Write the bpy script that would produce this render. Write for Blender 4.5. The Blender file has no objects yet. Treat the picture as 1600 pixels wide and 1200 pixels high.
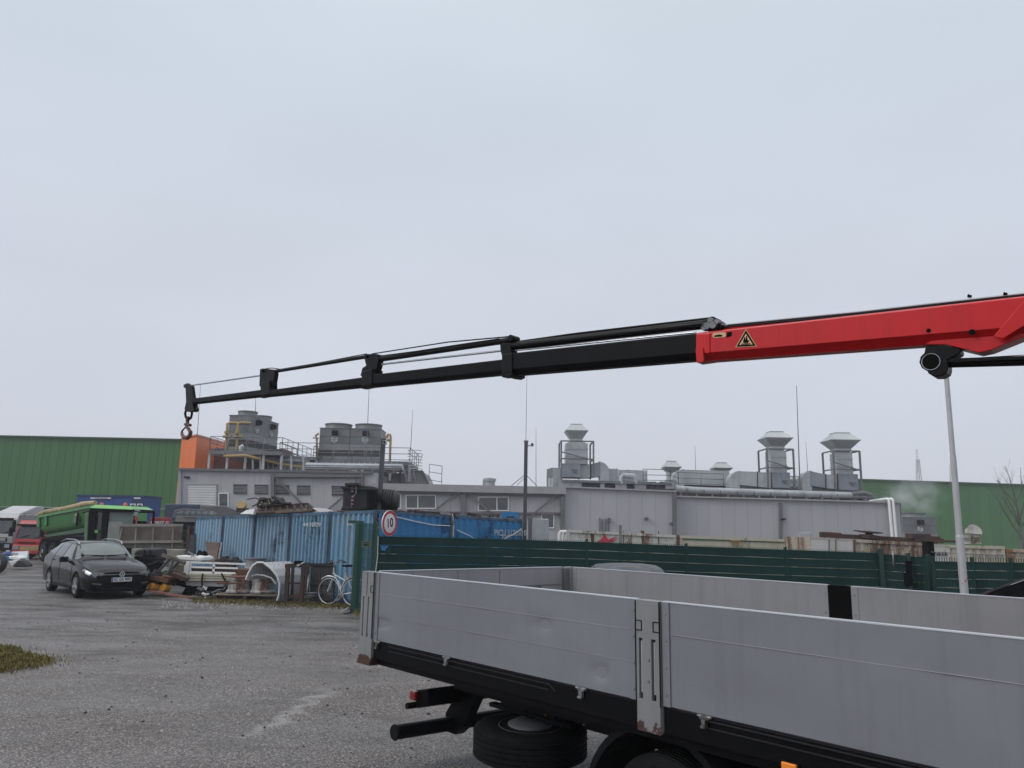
import bpy, bmesh, math, random
from mathutils import Vector, Matrix
random.seed(7)
SC = bpy.context.scene
COL = SC.collection
# ------------------------------------------------------------------ camera
F_PX = 1202.0
TH = math.atan(223 / F_PX)
RO = 0.0172
CAMP = Vector((0, 0, 2.1))
FW = Vector((0, math.cos(TH), math.sin(TH)))
UP0 = Vector((0, -math.sin(TH), math.cos(TH)))
RT = math.cos(RO) * Vector((1, 0, 0)) + math.sin(RO) * UP0
UP = math.cos(RO) * UP0 - math.sin(RO) * Vector((1, 0, 0))
cam = bpy.data.cameras.new('camera')
cam.sensor_width = 36
cam.lens = 36 * F_PX / 1600
cam.clip_start = 0.1
cam.clip_end = 3000
camo = bpy.data.objects.new('camera', cam)
COL.objects.link(camo)
camo.matrix_world = Matrix(((RT.x, UP.x, -FW.x, CAMP.x), (RT.y, UP.y, -FW.y, CAMP.y), (RT.z, UP.z, -FW.z, CAMP.z), (0, 0, 0, 1)))
SC.camera = camo
# ------------------------------------------------------------------ overcast sky + weak wide sun
SUN_EL, SUN_AZ = math.radians(36), math.radians(248)
wd = bpy.data.worlds.new('World')
SC.world = wd
wd.use_nodes = True
nt = wd.node_tree
nt.nodes.clear()
def wn(t): return nt.nodes.new(t)
sky = wn('ShaderNodeTexSky'); sky.sky_type = 'NISHITA'; sky.sun_disc = False
sky.sun_elevation = SUN_EL; sky.sun_rotation = SUN_AZ
bg1 = wn('ShaderNodeBackground'); bg1.inputs['Strength'].default_value = 0.06
nt.links.new(sky.outputs['Color'], bg1.inputs['Color'])
tc = wn('ShaderNodeTexCoord')
sep = wn('ShaderNodeSeparateXYZ'); nt.links.new(tc.outputs['Generated'], sep.inputs[0])
ramp = wn('ShaderNodeValToRGB')
cr = ramp.color_ramp
cr.elements[0].position = 0.0; cr.elements[0].color = (0.645, 0.67, 0.75, 1)
cr.elements[1].position = 1.0; cr.elements[1].color = (1.72, 1.74, 1.80, 1)
for p_, c_ in ((0.10, (0.65, 0.68, 0.765, 1)), (0.30, (0.66, 0.71, 0.80, 1)), (0.52, (0.655, 0.73, 0.82, 1)), (0.64, (0.68, 0.75, 0.83, 1)), (0.82, (1.35, 1.38, 1.44, 1))):
    e_ = cr.elements.new(p_); e_.color = c_
nt.links.new(sep.outputs['Z'], ramp.inputs['Fac'])
mp = wn('ShaderNodeMapping'); mp.inputs['Scale'].default_value = (1.2, 1.2, 3.0)
nt.links.new(tc.outputs['Generated'], mp.inputs['Vector'])
nz = wn('ShaderNodeTexNoise'); nz.inputs['Scale'].default_value = 1.6; nz.inputs['Detail'].default_value = 3; nz.inputs['Roughness'].default_value = 0.45
nt.links.new(mp.outputs[0], nz.inputs['Vector'])
mr = wn('ShaderNodeMapRange'); mr.inputs[1].default_value = 0.25; mr.inputs[2].default_value = 0.75; mr.inputs[3].default_value = 0.945; mr.inputs[4].default_value = 1.055
nt.links.new(nz.outputs['Fac'], mr.inputs[0])
mx = wn('ShaderNodeVectorMath'); mx.operation = 'SCALE'
nt.links.new(ramp.outputs['Color'], mx.inputs[0]); nt.links.new(mr.outputs[0], mx.inputs['Scale'])
bg2 = wn('ShaderNodeBackground'); bg2.inputs['Strength'].default_value = 1.0
nt.links.new(mx.outputs[0], bg2.inputs['Color'])
ms = wn('ShaderNodeMixShader'); ms.inputs[0].default_value = 0.93
nt.links.new(bg1.outputs[0], ms.inputs[1]); nt.links.new(bg2.outputs[0], ms.inputs[2])
wo = wn('ShaderNodeOutputWorld'); nt.links.new(ms.outputs[0], wo.inputs['Surface'])
sl = bpy.data.lights.new('sun', 'SUN'); sl.energy = 1.1; sl.angle = math.radians(24); sl.color = (1, 0.97, 0.93)
so = bpy.data.objects.new('sun', sl); COL.objects.link(so)
sd = Vector((math.sin(SUN_AZ) * math.cos(SUN_EL), math.cos(SUN_AZ) * math.cos(SUN_EL), math.sin(SUN_EL)))
so.rotation_euler = sd.to_track_quat('Z', 'Y').to_euler(); so.location = sd * 60
SC.view_settings.view_transform = 'Standard'; SC.view_settings.look = 'None'
SC.view_settings.exposure = 0.0; SC.view_settings.gamma = 1
SC.view_settings.use_curve_mapping = False
SC.cycles.max_bounces = 6; SC.cycles.diffuse_bounces = 3; SC.cycles.glossy_bounces = 3
SC.cycles.transparent_max_bounces = 12; SC.cycles.use_denoising = True
SC.cycles.caustics_reflective = False; SC.cycles.caustics_refractive = False
# ------------------------------------------------------------------ surveying: photo pixels (1600x1200) to world metres
def ray(px, py): return RT * ((px - 800) / F_PX) + UP * ((600 - py) / F_PX) + FW
def P(px, py, Y):
    d = ray(px, py); return CAMP + d * (Y / d.y)
def G(px, py, z=0.0):
    d = ray(px, py); return CAMP + d * ((z - CAMP.z) / d.z)
def VP(px, py, p0, dr):                       # vertical plane through p0 with heading dr
    n = Vector((dr[1], -dr[0])); d = ray(px, py)
    t = (n.x * (p0[0] - CAMP.x) + n.y * (p0[1] - CAMP.y)) / (n.x * d.x + n.y * d.y)
    return CAMP + d * t
# ------------------------------------------------------------------ mesh builder
class MB:
    def __init__(s): s.v = []; s.f = []; s.s = []
    def add(s, vs, fs, sm=False):
        o = len(s.v); s.v += [Vector(v) for v in vs]
        for f in fs: s.f.append([i + o for i in f]); s.s.append(sm)
        return s
    def hexa(s, p, sm=False):                 # p: bottom 4 (ccw), top 4
        return s.add(p, [(3, 2, 1, 0), (4, 5, 6, 7), (0, 1, 5, 4), (1, 2, 6, 5), (2, 3, 7, 6), (3, 0, 4, 7)], sm)
    def box(s, x0, x1, y0, y1, z0, z1, M=None):
        p = [(x0, y0, z0), (x1, y0, z0), (x1, y1, z0), (x0, y1, z0), (x0, y0, z1), (x1, y0, z1), (x1, y1, z1), (x0, y1, z1)]
        p = [Vector(q) for q in p]
        if M: p = [M @ q for q in p]
        return s.hexa(p)
    def cbox(s, c, d, M=None):
        c = Vector(c); m = Matrix.Translation(c)
        if M: m = m @ M
        return s.box(-d[0] / 2, d[0] / 2, -d[1] / 2, d[1] / 2, -d[2] / 2, d[2] / 2, m)
    def prism(s, poly, ext, sm=False):
        n = len(poly); ext = Vector(ext); a = [Vector(p) for p in poly]; b = [p + ext for p in a]
        fs = [list(range(n))[::-1], list(range(n, 2 * n))] + [(i, (i + 1) % n, n + (i + 1) % n, n + i) for i in range(n)]
        return s.add(a + b, fs, sm)
    def tube(s, pts, r, n=8, closed=False, caps=True, sm=True):
        pts = [Vector(p) for p in pts]; m = len(pts)
        rs = r if isinstance(r, (list, tuple)) else [r] * m
        vs = []; prev = None
        for i, p in enumerate(pts):
            if closed: t = pts[(i + 1) % m] - pts[i - 1]
            else: t = pts[min(i + 1, m - 1)] - pts[max(i - 1, 0)]
            t = t.normalized() if t.length > 1e-9 else Vector((0, 0, 1))
            if prev is None:
                a = Vector((0, 0, 1)) if abs(t.z) < .9 else Vector((1, 0, 0))
                u = t.cross(a).normalized()
            else:
                u = prev - t * prev.dot(t)
                u = u.normalized() if u.length > 1e-6 else t.cross(Vector((0, 0, 1))).normalized()
            prev = u; w = t.cross(u)
            for k in range(n):
                an = 2 * math.pi * k / n
                vs.append(p + (u * math.cos(an) + w * math.sin(an)) * rs[i])
        fs = []
        for i in range(m if closed else m - 1):
            j = (i + 1) % m
            for k in range(n):
                fs.append((i * n + k, i * n + (k + 1) % n, j * n + (k + 1) % n, j * n + k))
        s.add(vs, fs, sm)
        if caps and not closed:
            o = len(s.v) - len(vs)
            s.f.append([o + k for k in range(n)][::-1]); s.s.append(False)
            s.f.append([o + (m - 1) * n + k for k in range(n)]); s.s.append(False)
        return s
    def bar(s, a, b, w, h=None):              # rectangular bar a->b
        h = h or w; a = Vector(a); b = Vector(b); t = (b - a).normalized()
        up = Vector((0, 0, 1)) if abs(t.z) < .95 else Vector((0, 1, 0))
        u = t.cross(up).normalized() * (w / 2); v = u.normalized().cross(t) * (h / 2)
        return s.hexa([a - u - v, a + u - v, b + u - v, b - u - v, a - u + v, a + u + v, b + u + v, b - u + v])
    def lathe(s, prof, M=None, n=24, sm=True):
        vs = []; fs = []
        for r, h in prof:
            for k in range(n):
                a = 2 * math.pi * k / n; q = Vector((r * math.cos(a), r * math.sin(a), h)); vs.append(M @ q if M else q)
        for i in range(len(prof) - 1):
            for k in range(n): fs.append((i * n + k, i * n + (k + 1) % n, (i + 1) * n + (k + 1) % n, (i + 1) * n + k))
        fs.append(list(range(n))[::-1]); fs.append([(len(prof) - 1) * n + k for k in range(n)])
        return s.add(vs, fs, sm)
    def each(s, name, mat, parent=None, bevel=0):
        # every loose piece becomes a part of its own
        par = list(range(len(s.v)))
        def fd_(i):
            while par[i] != i: par[i] = par[par[i]]; i = par[i]
            return i
        for f in s.f:
            r0 = fd_(f[0])
            for i in f[1:]: par[fd_(i)] = r0
        gr = {}
        for k, f in enumerate(s.f): gr.setdefault(fd_(f[0]), []).append(k)
        out = []
        for ks in gr.values():
            m = MB(); ids = sorted({i for k in ks for i in s.f[k]}); mp_ = {i: j for j, i in enumerate(ids)}
            m.v = [s.v[i] for i in ids]; m.f = [[mp_[i] for i in s.f[k]] for k in ks]; m.s = [s.s[k] for k in ks]
            out.append(m.build(name, mat, parent, bevel=bevel))
        return out
    def build(s, name, mat, parent=None, local=False, bevel=0, label=None, auto=True):
        me = bpy.data.meshes.new(name)
        vs = s.v
        if parent is not None and not local:
            Mi = PM[parent].inverted(); vs = [Mi @ v for v in vs]
        me.from_pydata([tuple(v) for v in vs], [], s.f)
        me.validate()
        if len(me.polygons) == len(s.s): me.polygons.foreach_set('use_smooth', s.s)
        bm = bmesh.new(); bm.from_mesh(me); bmesh.ops.recalc_face_normals(bm, faces=bm.faces)
        for e in bm.edges:
            if len(e.link_faces) == 2 and e.calc_face_angle(0) > math.radians(38): e.smooth = False
        bm.to_mesh(me); bm.free()
        me.materials.append(mat)
        o = bpy.data.objects.new(name, me); COL.objects.link(o)
        if parent is not None: o.parent = parent
        PM[o] = (PM[parent] if parent is not None else Matrix.Identity(4))
        if bevel:
            b = o.modifiers.new('bevel', 'BEVEL'); b.width = bevel; b.segments = 2; b.limit_method = 'ANGLE'; b.angle_limit = math.radians(50)
        if label: o['label'] = label
        return o
PM = {}
def thing(name, label, cat, loc=(0, 0, 0), rz=0.0, group=None):
    o = bpy.data.objects.new(name, None); COL.objects.link(o); o.empty_display_size = .2
    o.location = loc; o.rotation_euler = (0, 0, rz); o['label'] = label; o['category'] = cat
    if group: o['group'] = group
    PM[o] = Matrix.Translation(Vector(loc)) @ Matrix.Rotation(rz, 4, 'Z')
    return o
def tag(o, label, cat, group=None):
    o['label'] = label; o['category'] = cat
    if group: o['group'] = group
    return o
def struct(o, kind='structure'): o['kind'] = kind; return o
def dup(src, loc, rz, label, group=None):
    r = src.copy(); COL.objects.link(r); r.location = loc; r.rotation_euler = (0, 0, rz); r['label'] = label
    if group: r['group'] = group
    def kids(a, b):
        for ch in [c for c in list(PM) if c.parent == a]:
            c = ch.copy(); COL.objects.link(c); c.parent = b
            PM[c] = Matrix.Identity(4); kids(ch, c)
    PM[r] = Matrix.Translation(Vector(loc)) @ Matrix.Rotation(rz, 4, 'Z')
    kids(src, r)
    return r
def text(body, size, M, name, mat, parent=None, ext=.002, local=False, sx=1.0, bold=0.0):
    cu = bpy.data.curves.new('txt', 'FONT'); cu.body = body; cu.size = size; cu.extrude = ext; cu.align_x = 'CENTER'; cu.align_y = 'CENTER'; cu.offset = bold
    cu.resolution_u = 3
    to = bpy.data.objects.new('txt', cu); COL.objects.link(to)
    dg = bpy.context.evaluated_depsgraph_get(); me = bpy.data.meshes.new_from_object(to.evaluated_get(dg))
    bpy.data.objects.remove(to); bpy.data.curves.remove(cu)
    mb = MB(); S = Matrix.Diagonal((sx, 1, 1, 1))
    mb.add([M @ S @ v.co for v in me.vertices], [list(p.vertices) for p in me.polygons])
    bpy.data.meshes.remove(me)
    return mb.build(name, mat, parent, local=local)
def frame(o, x, z):                            # matrix: local x->x, local y->z(up), local z->normal
    x = Vector(x).normalized(); z = Vector(z).normalized(); n = x.cross(z).normalized()
    o = Vector(o)
    return Matrix(((x.x, z.x, n.x, o.x), (x.y, z.y, n.y, o.y), (x.z, z.z, n.z, o.z), (0, 0, 0, 1)))
# ------------------------------------------------------------------ materials
def lin(c): return tuple(((v / 255) / 12.92 if v / 255 <= .04045 else ((v / 255 + .055) / 1.055) ** 2.4) for v in c)
class NT:
    def __init__(s, name):
        s.m = bpy.data.materials.new(name); s.m.use_nodes = True; s.t = s.m.node_tree
        s.b = s.t.nodes['Principled BSDF']; s.tc = s.n('ShaderNodeTexCoord')
    def n(s, t, **k):
        x = s.t.nodes.new(t)
        for a, b in k.items(): setattr(x, a, b)
        return x
    def l(s, a, b): s.t.links.new(a, b)
    def coord(s, sc=(1, 1, 1), rot=(0, 0, 0)):
        m = s.n('ShaderNodeMapping'); m.inputs['Scale'].default_value = sc; m.inputs['Rotation'].default_value = rot
        s.l(s.tc.outputs['Object'], m.inputs['Vector']); return m.outputs[0]
    def noise(s, vec, scale, detail=4, rough=.55):
        x = s.n('ShaderNodeTexNoise'); x.inputs['Scale'].default_value = scale; x.inputs['Detail'].default_value = detail; x.inputs['Roughness'].default_value = rough
        s.l(vec, x.inputs['Vector']); return x.outputs['Fac']
    def rng(s, v, a, b, c, d):
        x = s.n('ShaderNodeMapRange'); s.l(v, x.inputs[0])
        for i, q in enumerate((a, b, c, d)): x.inputs[i + 1].default_value = q
        return x.outputs[0]
    def mix(s, f, a, b, mode='MIX'):
        x = s.n('ShaderNodeMix', data_type='RGBA', blend_type=mode)
        for sock, val in ((x.inputs[0], f), (x.inputs[6], a), (x.inputs[7], b)):
            if hasattr(val, 'is_output'): s.l(val, sock)
            elif isinstance(val, (int, float)): sock.default_value = val
            else: sock.default_value = (*val, 1)
        return x.outputs[2]
    def math(s, op, a, b=0.0):
        x = s.n('ShaderNodeMath', operation=op)
        for sock, val in ((x.inputs[0], a), (x.inputs[1], b)):
            if hasattr(val, 'is_output'): s.l(val, sock)
            else: sock.default_value = val
        return x.outputs[0]
    def bump(s, h, st, dist=.01):
        x = s.n('ShaderNodeBump'); x.inputs['Strength'].default_value = st; x.inputs['Distance'].default_value = dist
        s.l(h, x.inputs['Height']); s.l(x.outputs[0], s.b.inputs['Normal'])
def M(name, col, rough=.6, metal=0.0, var=.15, vs=1.5, dirt=None, dirtc=(.10, .06, .035), dscale=2.0, streak=0.0, bump=0.0, bs=30, coat=0.0, spec=.5):
    t = NT(name); c = t.coord(); t.b.inputs['Specular IOR Level'].default_value = spec
    col = tuple(col)
    a = tuple(v * (1 - var) for v in col); b = tuple(min(1, v * (1 + var)) for v in col)
    out = t.mix(t.rng(t.noise(c, vs, 5), .3, .7, 0, 1), a, b)
    if streak:
        sc = t.coord((7, 7, .35)); st = t.rng(t.noise(sc, 2.2, 5, .65), .48, .72, 0, streak)
        out = t.mix(st, out, tuple(v * .45 for v in col))
    if dirt:
        d = t.rng(t.noise(t.coord((1, 1, .55)), dscale, 8, .7), 1 - dirt - .06, 1 - dirt + .06, 0, 1)
        out = t.mix(d, out, dirtc)
        t.l(t.rng(d, 0, 1, rough, .9), t.b.inputs['Roughness'])
    else:
        t.l(t.rng(t.noise(c, vs * 3, 4), .3, .7, max(.05, rough - .08), min(1, rough + .1)), t.b.inputs['Roughness'])
    t.l(out, t.b.inputs['Base Color']); t.b.inputs['Metallic'].default_value = metal
    t.b.inputs['Coat Weight'].default_value = coat
    if bump: t.bump(t.noise(c, bs, 4), bump, .01)
    return t.m
def panel_mat(name, col, pitch, seam=.03, var=.05, rough=.55, off=0.0, dark=.76, streak=.24):
    t = NT(name); sx = t.n('ShaderNodeSeparateXYZ'); t.l(t.tc.outputs['Object'], sx.inputs[0])
    xs = t.math('DIVIDE', t.math('ADD', sx.outputs[0], off + 500 * pitch), pitch)
    fr = t.math('FRACT', xs); line = t.math('LESS_THAN', fr, seam / pitch)
    wn_ = t.n('ShaderNodeTexWhiteNoise', noise_dimensions='1D'); t.l(t.math('FLOOR', xs), wn_.inputs['W'])
    v = t.rng(wn_.outputs['Value'], 0, 1, 1 - var, 1 + var)
    base = t.n('ShaderNodeVectorMath', operation='SCALE'); base.inputs[0].default_value = col; t.l(v, base.inputs['Scale'])
    st = t.rng(t.noise(t.coord((3, 3, .18)), 1.4, 6, .65), .45, .75, 0, streak)
    o = t.mix(st, base.outputs[0], tuple(q * .6 for q in col))
    o = t.mix(t.rng(t.noise(t.coord(), .35, 5), .35, .7, 0, .18), o, tuple(q * .75 for q in col))
    o = t.mix(line, o, tuple(q * dark for q in col))
    t.l(o, t.b.inputs['Base Color']); t.b.inputs['Roughness'].default_value = rough
    t.bump(t.math('SUBTRACT', 1.0, line), .5, .02)
    return t.m
def rust_mat(name, paint, rust=(.16, .075, .04), amt=.5, sc=1.6, rough=.6, vert=1.0, metal=0.0):
    t = NT(name)
    n1 = t.noise(t.coord((1, 1, .35 * vert)), sc, 8, .72)
    n2 = t.noise(t.coord((1, 1, 1)), sc * 9, 5, .7)
    f = t.rng(t.math('ADD', t.math('MULTIPLY', n1, .75), t.math('MULTIPLY', n2, .25)), 1 - amt - .05, 1 - amt + .03, 0, 1)
    r = t.mix(t.rng(n2, .3, .7, 0, 1), tuple(v * .5 for v in rust), tuple(v * 1.3 for v in rust))
    p = t.mix(t.rng(t.noise(t.coord((4, 4, .5)), 1.2, 5), .35, .7, 0, .5), paint, tuple(v * .7 for v in paint))
    t.l(t.mix(f, p, r), t.b.inputs['Base Color']); t.l(t.rng(f, 0, 1, rough, .92), t.b.inputs['Roughness'])
    t.b.inputs['Metallic'].default_value = metal
    t.bump(n2, .3, .01)
    return t.m
def glass_mat(name, col=(.05, .06, .06), rough=.08):
    t = NT(name); t.l(t.mix(t.rng(t.noise(t.coord(), 1.3, 3), .3, .7, 0, 1), tuple(v * .7 for v in col), tuple(v * 1.4 for v in col)), t.b.inputs['Base Color'])
    t.b.inputs['Roughness'].default_value = rough; t.b.inputs['Specular IOR Level'].default_value = .6
    t.b.inputs['Coat Weight'].default_value = .3
    return t.m
m_black = M('black_paint', (.0035, .0035, .0045), .45, var=.3, dirt=None, spec=.10)
m_blackm = M('black_matt', (.005, .005, .006), .7, var=.3, vs=4, spec=.12)
m_rubber = M('rubber', (.0055, .0055, .006), .7, var=.35, vs=9, bump=.15, bs=40, spec=.15)
m_steel = M('steel', (.30, .31, .33), .42, .75, vs=2)
m_chrome = M('chrome', (.55, .56, .58), .18, 1.0, var=.05)
m_galv = M('galvanised', (.36, .375, .39), .5, .35, var=.22, vs=1.3, streak=.3)
m_galvd = M('galvanised_dark', (.15, .155, .165), .55, .3, var=.25, vs=1.8, streak=.35)
m_rust = rust_mat('rusty_steel', (.05, .035, .03), (.13, .06, .035), .55, 2.5)
m_dkrust = rust_mat('dark_rust', (.025, .02, .02), (.075, .04, .028), .5, 3)
m_white = M('white_paint', (.62, .62, .60), .5, var=.08, dirt=.33, dirtc=(.30, .27, .22), dscale=2.5)
m_whitef = M('white_frame', (.74, .74, .73), .5, var=.05)
m_glass = glass_mat('window_glass')
m_lensr = M('red_lens', (.30, .012, .012), .25, var=.1, coat=.5)
m_orange_lens = M('orange_lens', (.9, .25, .02), .3, var=.1, coat=.5)
m_wood = M('weathered_wood', (.16, .13, .10), .85, var=.3, vs=4, streak=.5, bump=.3)
m_dark = M('dark_recess', (.004, .004, .004), .9, spec=.1)
# ================================================================== GROUND
def ground_material():
    t = NT('wet_asphalt_and_gravel')
    c = t.coord()
    sp = t.n('ShaderNodeSeparateXYZ'); t.l(t.tc.outputs['Object'], sp.inputs[0])
    big = t.noise(t.coord((1, 1, 1)), .33, 6, .6)
    mid = t.noise(t.coord((1, 1.6, 1)), 1.3, 6, .65)
    fine = t.noise(c, 38, 3, .6)
    # yard gravel takes over beyond the asphalt: ragged border
    yy = t.math('ADD', sp.outputs[1], t.math('MULTIPLY', sp.outputs[0], -.10))
    gmask = t.rng(t.math('ADD', yy, t.math('MULTIPLY', t.math('SUBTRACT', big, .5), 9)), 13.2, 16.5, 0, 1)
    asph = t.mix(t.rng(mid, .3, .7, 0, 1), (.102, .085, .073), (.145, .122, .107))
    asph = t.mix(t.rng(big, .42, .66, 0, .5), asph, (.150, .133, .122))
    grav = t.mix(t.rng(mid, .3, .68, 0, 1), (.050, .042, .037), (.138, .120, .109))
    base = t.mix(gmask, asph, grav)
    # stones of the surface: light and dark grains
    for sc, thr, col, am in ((54, .44, (.52, .49, .46), .85), (36, .40, (.34, .29, .26), .85), (40, .48, (.012, .011, .011), .95), (24, .28, (.46, .43, .40), .8), (17, .30, (.020, .018, .018), .9), (60, .5, (.30, .28, .27), .9)):
        v = t.n('ShaderNodeTexVoronoi'); v.inputs['Scale'].default_value = sc; t.l(t.coord((1, 1, 1), (0, 0, sc)), v.inputs['Vector'])
        w = t.n('ShaderNodeSeparateColor'); t.l(v.outputs['Color'], w.inputs[0])
        k = t.math('MULTIPLY', t.rng(v.outputs['Distance'], thr - .06, thr + .05, 1, 0), t.rng(w.outputs[0], .70, .76, 0, am))
        base = t.mix(k, base, col)
    base = t.mix(t.rng(fine, .3, .7, 0, .55), base, (.055, .052, .053))
    # cracks in the asphalt
    vc = t.n('ShaderNodeTexVoronoi', feature='DISTANCE_TO_EDGE'); vc.inputs['Scale'].default_value = .22
    wv = t.n('ShaderNodeMix', data_type='VECTOR'); wv.inputs[0].default_value = .12
    nzc = t.n('ShaderNodeTexNoise'); nzc.inputs['Scale'].default_value = 1.1; nzc.inputs['Detail'].default_value = 5; t.l(c, nzc.inputs['Vector'])
    t.l(c, wv.inputs[4]); sca = t.n('ShaderNodeVectorMath', operation='SCALE'); sca.inputs['Scale'].default_value = 9; t.l(nzc.outputs['Color'], sca.inputs[0]); t.l(sca.outputs[0], wv.inputs[5])
    t.l(wv.outputs[1], vc.inputs['Vector'])
    # pale worn streak in the asphalt
    A_, B_s = G(398, 1150), G(508, 1078); dv_ = (B_s - A_); Ln = dv_.length; dv_.normalize(); nv_ = Vector((-dv_.y, dv_.x, 0))
    ds = t.n('ShaderNodeVectorMath', operation='SUBTRACT'); ds.inputs[1].default_value = A_; t.l(c, ds.inputs[0])
    dn = t.n('ShaderNodeVectorMath', operation='DOT_PRODUCT'); dn.inputs[1].default_value = nv_; t.l(ds.outputs[0], dn.inputs[0])
    dl = t.n('ShaderNodeVectorMath', operation='DOT_PRODUCT'); dl.inputs[1].default_value = dv_; t.l(ds.outputs[0], dl.inputs[0])
    wob = t.math('MULTIPLY', t.math('SUBTRACT', t.noise(t.coord(), 2.2, 4), .5), 1.1)
    across = t.rng(t.math('ABSOLUTE', t.math('ADD', dn.outputs['Value'], wob)), .02, .17, 1, 0)
    along = t.math('MULTIPLY', t.rng(dl.outputs['Value'], -.2, .3, 0, 1), t.rng(dl.outputs['Value'], Ln - .4, Ln + .3, 1, 0))
    base = t.mix(t.math('MULTIPLY', t.math('MULTIPLY', across, along), .8), base, (.30, .285, .275))
    # ruts and damp bands across the gravel yard; pale bands paint puddle sheen
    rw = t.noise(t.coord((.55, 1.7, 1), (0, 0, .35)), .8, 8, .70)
    base = t.mix(t.math('MULTIPLY', t.rng(rw, .50, .60, 0, .85), t.rng(gmask, 0, 1, .25, 1)), base, (.040, .035, .033))
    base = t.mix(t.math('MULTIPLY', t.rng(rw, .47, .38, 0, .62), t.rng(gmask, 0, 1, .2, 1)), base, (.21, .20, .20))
    base = t.mix(t.rng(t.noise(t.coord((.7, 1.3, 1)), .8, 8, .72), .54, .66, 0, .62), base, (.052, .044, .039))
    cm = t.math('MULTIPLY', t.rng(vc.outputs['Distance'], .002, .006, .6, 0), t.math('SUBTRACT', 1.0, gmask))
    cm = t.math('MULTIPLY', cm, t.rng(mid, .45, .6, 0, 1))
    base = t.mix(cm, base, (.035, .033, .033))
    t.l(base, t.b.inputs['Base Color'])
    wet = t.rng(t.noise(t.coord((.6, 1.5, 1)), .55, 5, .6), .42, .62, 0, 1)
    rg = t.math('SUBTRACT', t.rng(fine, .3, .7, .62, .85), t.math('MULTIPLY', wet, .42))
    t.l(rg, t.b.inputs['Roughness']); t.b.inputs['Specular IOR Level'].default_value = .6
    vh = t.n('ShaderNodeTexVoronoi'); vh.inputs['Scale'].default_value = 42; t.l(c, vh.inputs['Vector'])
    hb = t.math('ADD', t.math('MULTIPLY', t.math('SUBTRACT', fine, vh.outputs['Distance']), .6), t.math('MULTIPLY', t.noise(t.coord((.8, 2.2, 1)), 1.8, 6, .6), t.math('ADD', t.math('MULTIPLY', gmask, 5.0), .5)))
    t.bump(hb, .85, .04)
    return t.m
def sst(x): x = max(0, min(1, x)); return x * x * (3 - 2 * x)
def gz(x, y): return -0.9 * sst((y - 22.5) / 9) * sst((x + 1) / 5)
mb = MB()
xs = [-300, -200, -120, -70, -50] + [-40 + 2 * i for i in range(50)] + [65, 80, 120, 200, 300]
ys = [-60, -30, -10] + [0 + 1.5 * i for i in range(30)] + [50, 60, 80, 120, 200, 300, 420]
vs = [(x, y, gz(x, y)) for y in ys for x in xs]
W = len(xs)
mb.add(vs, [(j * W + i, j * W + i + 1, (j + 1) * W + i + 1, (j + 1) * W + i) for j in range(len(ys) - 1) for i in range(W - 1)], True)
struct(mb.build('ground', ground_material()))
# loose stones lying on the yard (stuff)
def rock(mb, c, r):
    o = []
    for k in range(8):
        an = k * math.pi / 4; rr = r * random.uniform(.7, 1.2)
        o.append((c[0] + rr * math.cos(an), c[1] + rr * math.sin(an) * .8, c[2] - .003))
    t = [(c[0] + (q[0] - c[0]) * .55, c[1] + (q[1] - c[1]) * .55, c[2] + r * random.uniform(.5, .9)) for q in o]
    mb.add(o + t, [tuple(range(8, 16))] + [(i, (i + 1) % 8, 8 + (i + 1) % 8, 8 + i) for i in range(8)])
m_stone = M('dark_stones', (.035, .032, .034), .8, var=.5, vs=40)
m_stone2 = M('pale_stones', (.33, .31, .29), .75, var=.4, vs=40)
for nm, mt, n in (('dark_gravel', m_stone, 420), ('pale_gravel', m_stone2, 700)):
    mb = MB()
    for i in range(n):
        if random.random() < .35: x, y = random.uniform(-6, 3), random.uniform(5, 13)
        else: x, y = random.uniform(-17, 2), random.uniform(9, 23)
        rock(mb, (x, y, 0.0), random.uniform(.008, .022) * (1.15 if nm[0] == 'd' else .95))
    if nm[0] == 'p':
        for i in range(500):
            q = G(random.uniform(250, 640), random.uniform(936, 952)); rock(mb, (q.x, q.y, 0), random.uniform(.012, .03))
    struct(mb.build(nm, mt), 'stuff')
# grass island at the left edge and weeds by the scrap row
def grass(name, region, n, h, mat):
    mb = MB()
    for i in range(n):
        q = region()
        if q is None: continue
        a = random.uniform(0, 6.28); L = h * random.uniform(.5, 1.3); w = random.uniform(.004, .009)
        d = Vector((math.cos(a), math.sin(a), 0)); le = random.uniform(.2, .9) * L; sd_ = Vector((-d.y, d.x, 0)) * w
        b = Vector((q[0], q[1], q[2] if len(q) > 2 else 0)); m_ = b + d * le * .4 + Vector((0, 0, L * .7)); e = b + d * le + Vector((0, 0, L))
        mb.add([b - sd_, b + sd_, m_ + sd_ * .7, m_ - sd_ * .7, e], [(0, 1, 2, 3), (3, 2, 4)])
    return struct(mb.build(name, mat), 'stuff')
m_grass = M('grass', (.125, .105, .032), .85, var=.5, vs=3, spec=.2)
m_grassdry = M('dry_grass', (.16, .14, .05), .85, var=.45, vs=3)
gc = G(-30, 1040)
def greg():
    a = random.uniform(0, 6.28); r = math.sqrt(random.random())
    if random.random() < .05: r *= random.uniform(1.0, 1.3)
    ex = 1.0 + .12 * math.sin(3 * a + 1) + .08 * math.sin(7 * a) + random.gauss(0, .05); x, y = ex * r * math.cos(a) * 1.75, ex * r * math.sin(a) * 2.1
    return (gc.x - 1.15 + x - .12 * y, gc.y - .25 + y, .05 * (1 - r * r))
grass('grass', greg, 34000, .055, m_grass)
struct(None or MB().lathe([(2.1, .0), (1.5, .03), (.4, .06)], Matrix.Translation((gc.x - 1.15, gc.y, -.012)) @ Matrix.Diagonal((.78, .93, 1, 1)), 40).build('grass_mound', M('soil', (.05, .055, .02), .95, var=.4, vs=5)))
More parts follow.
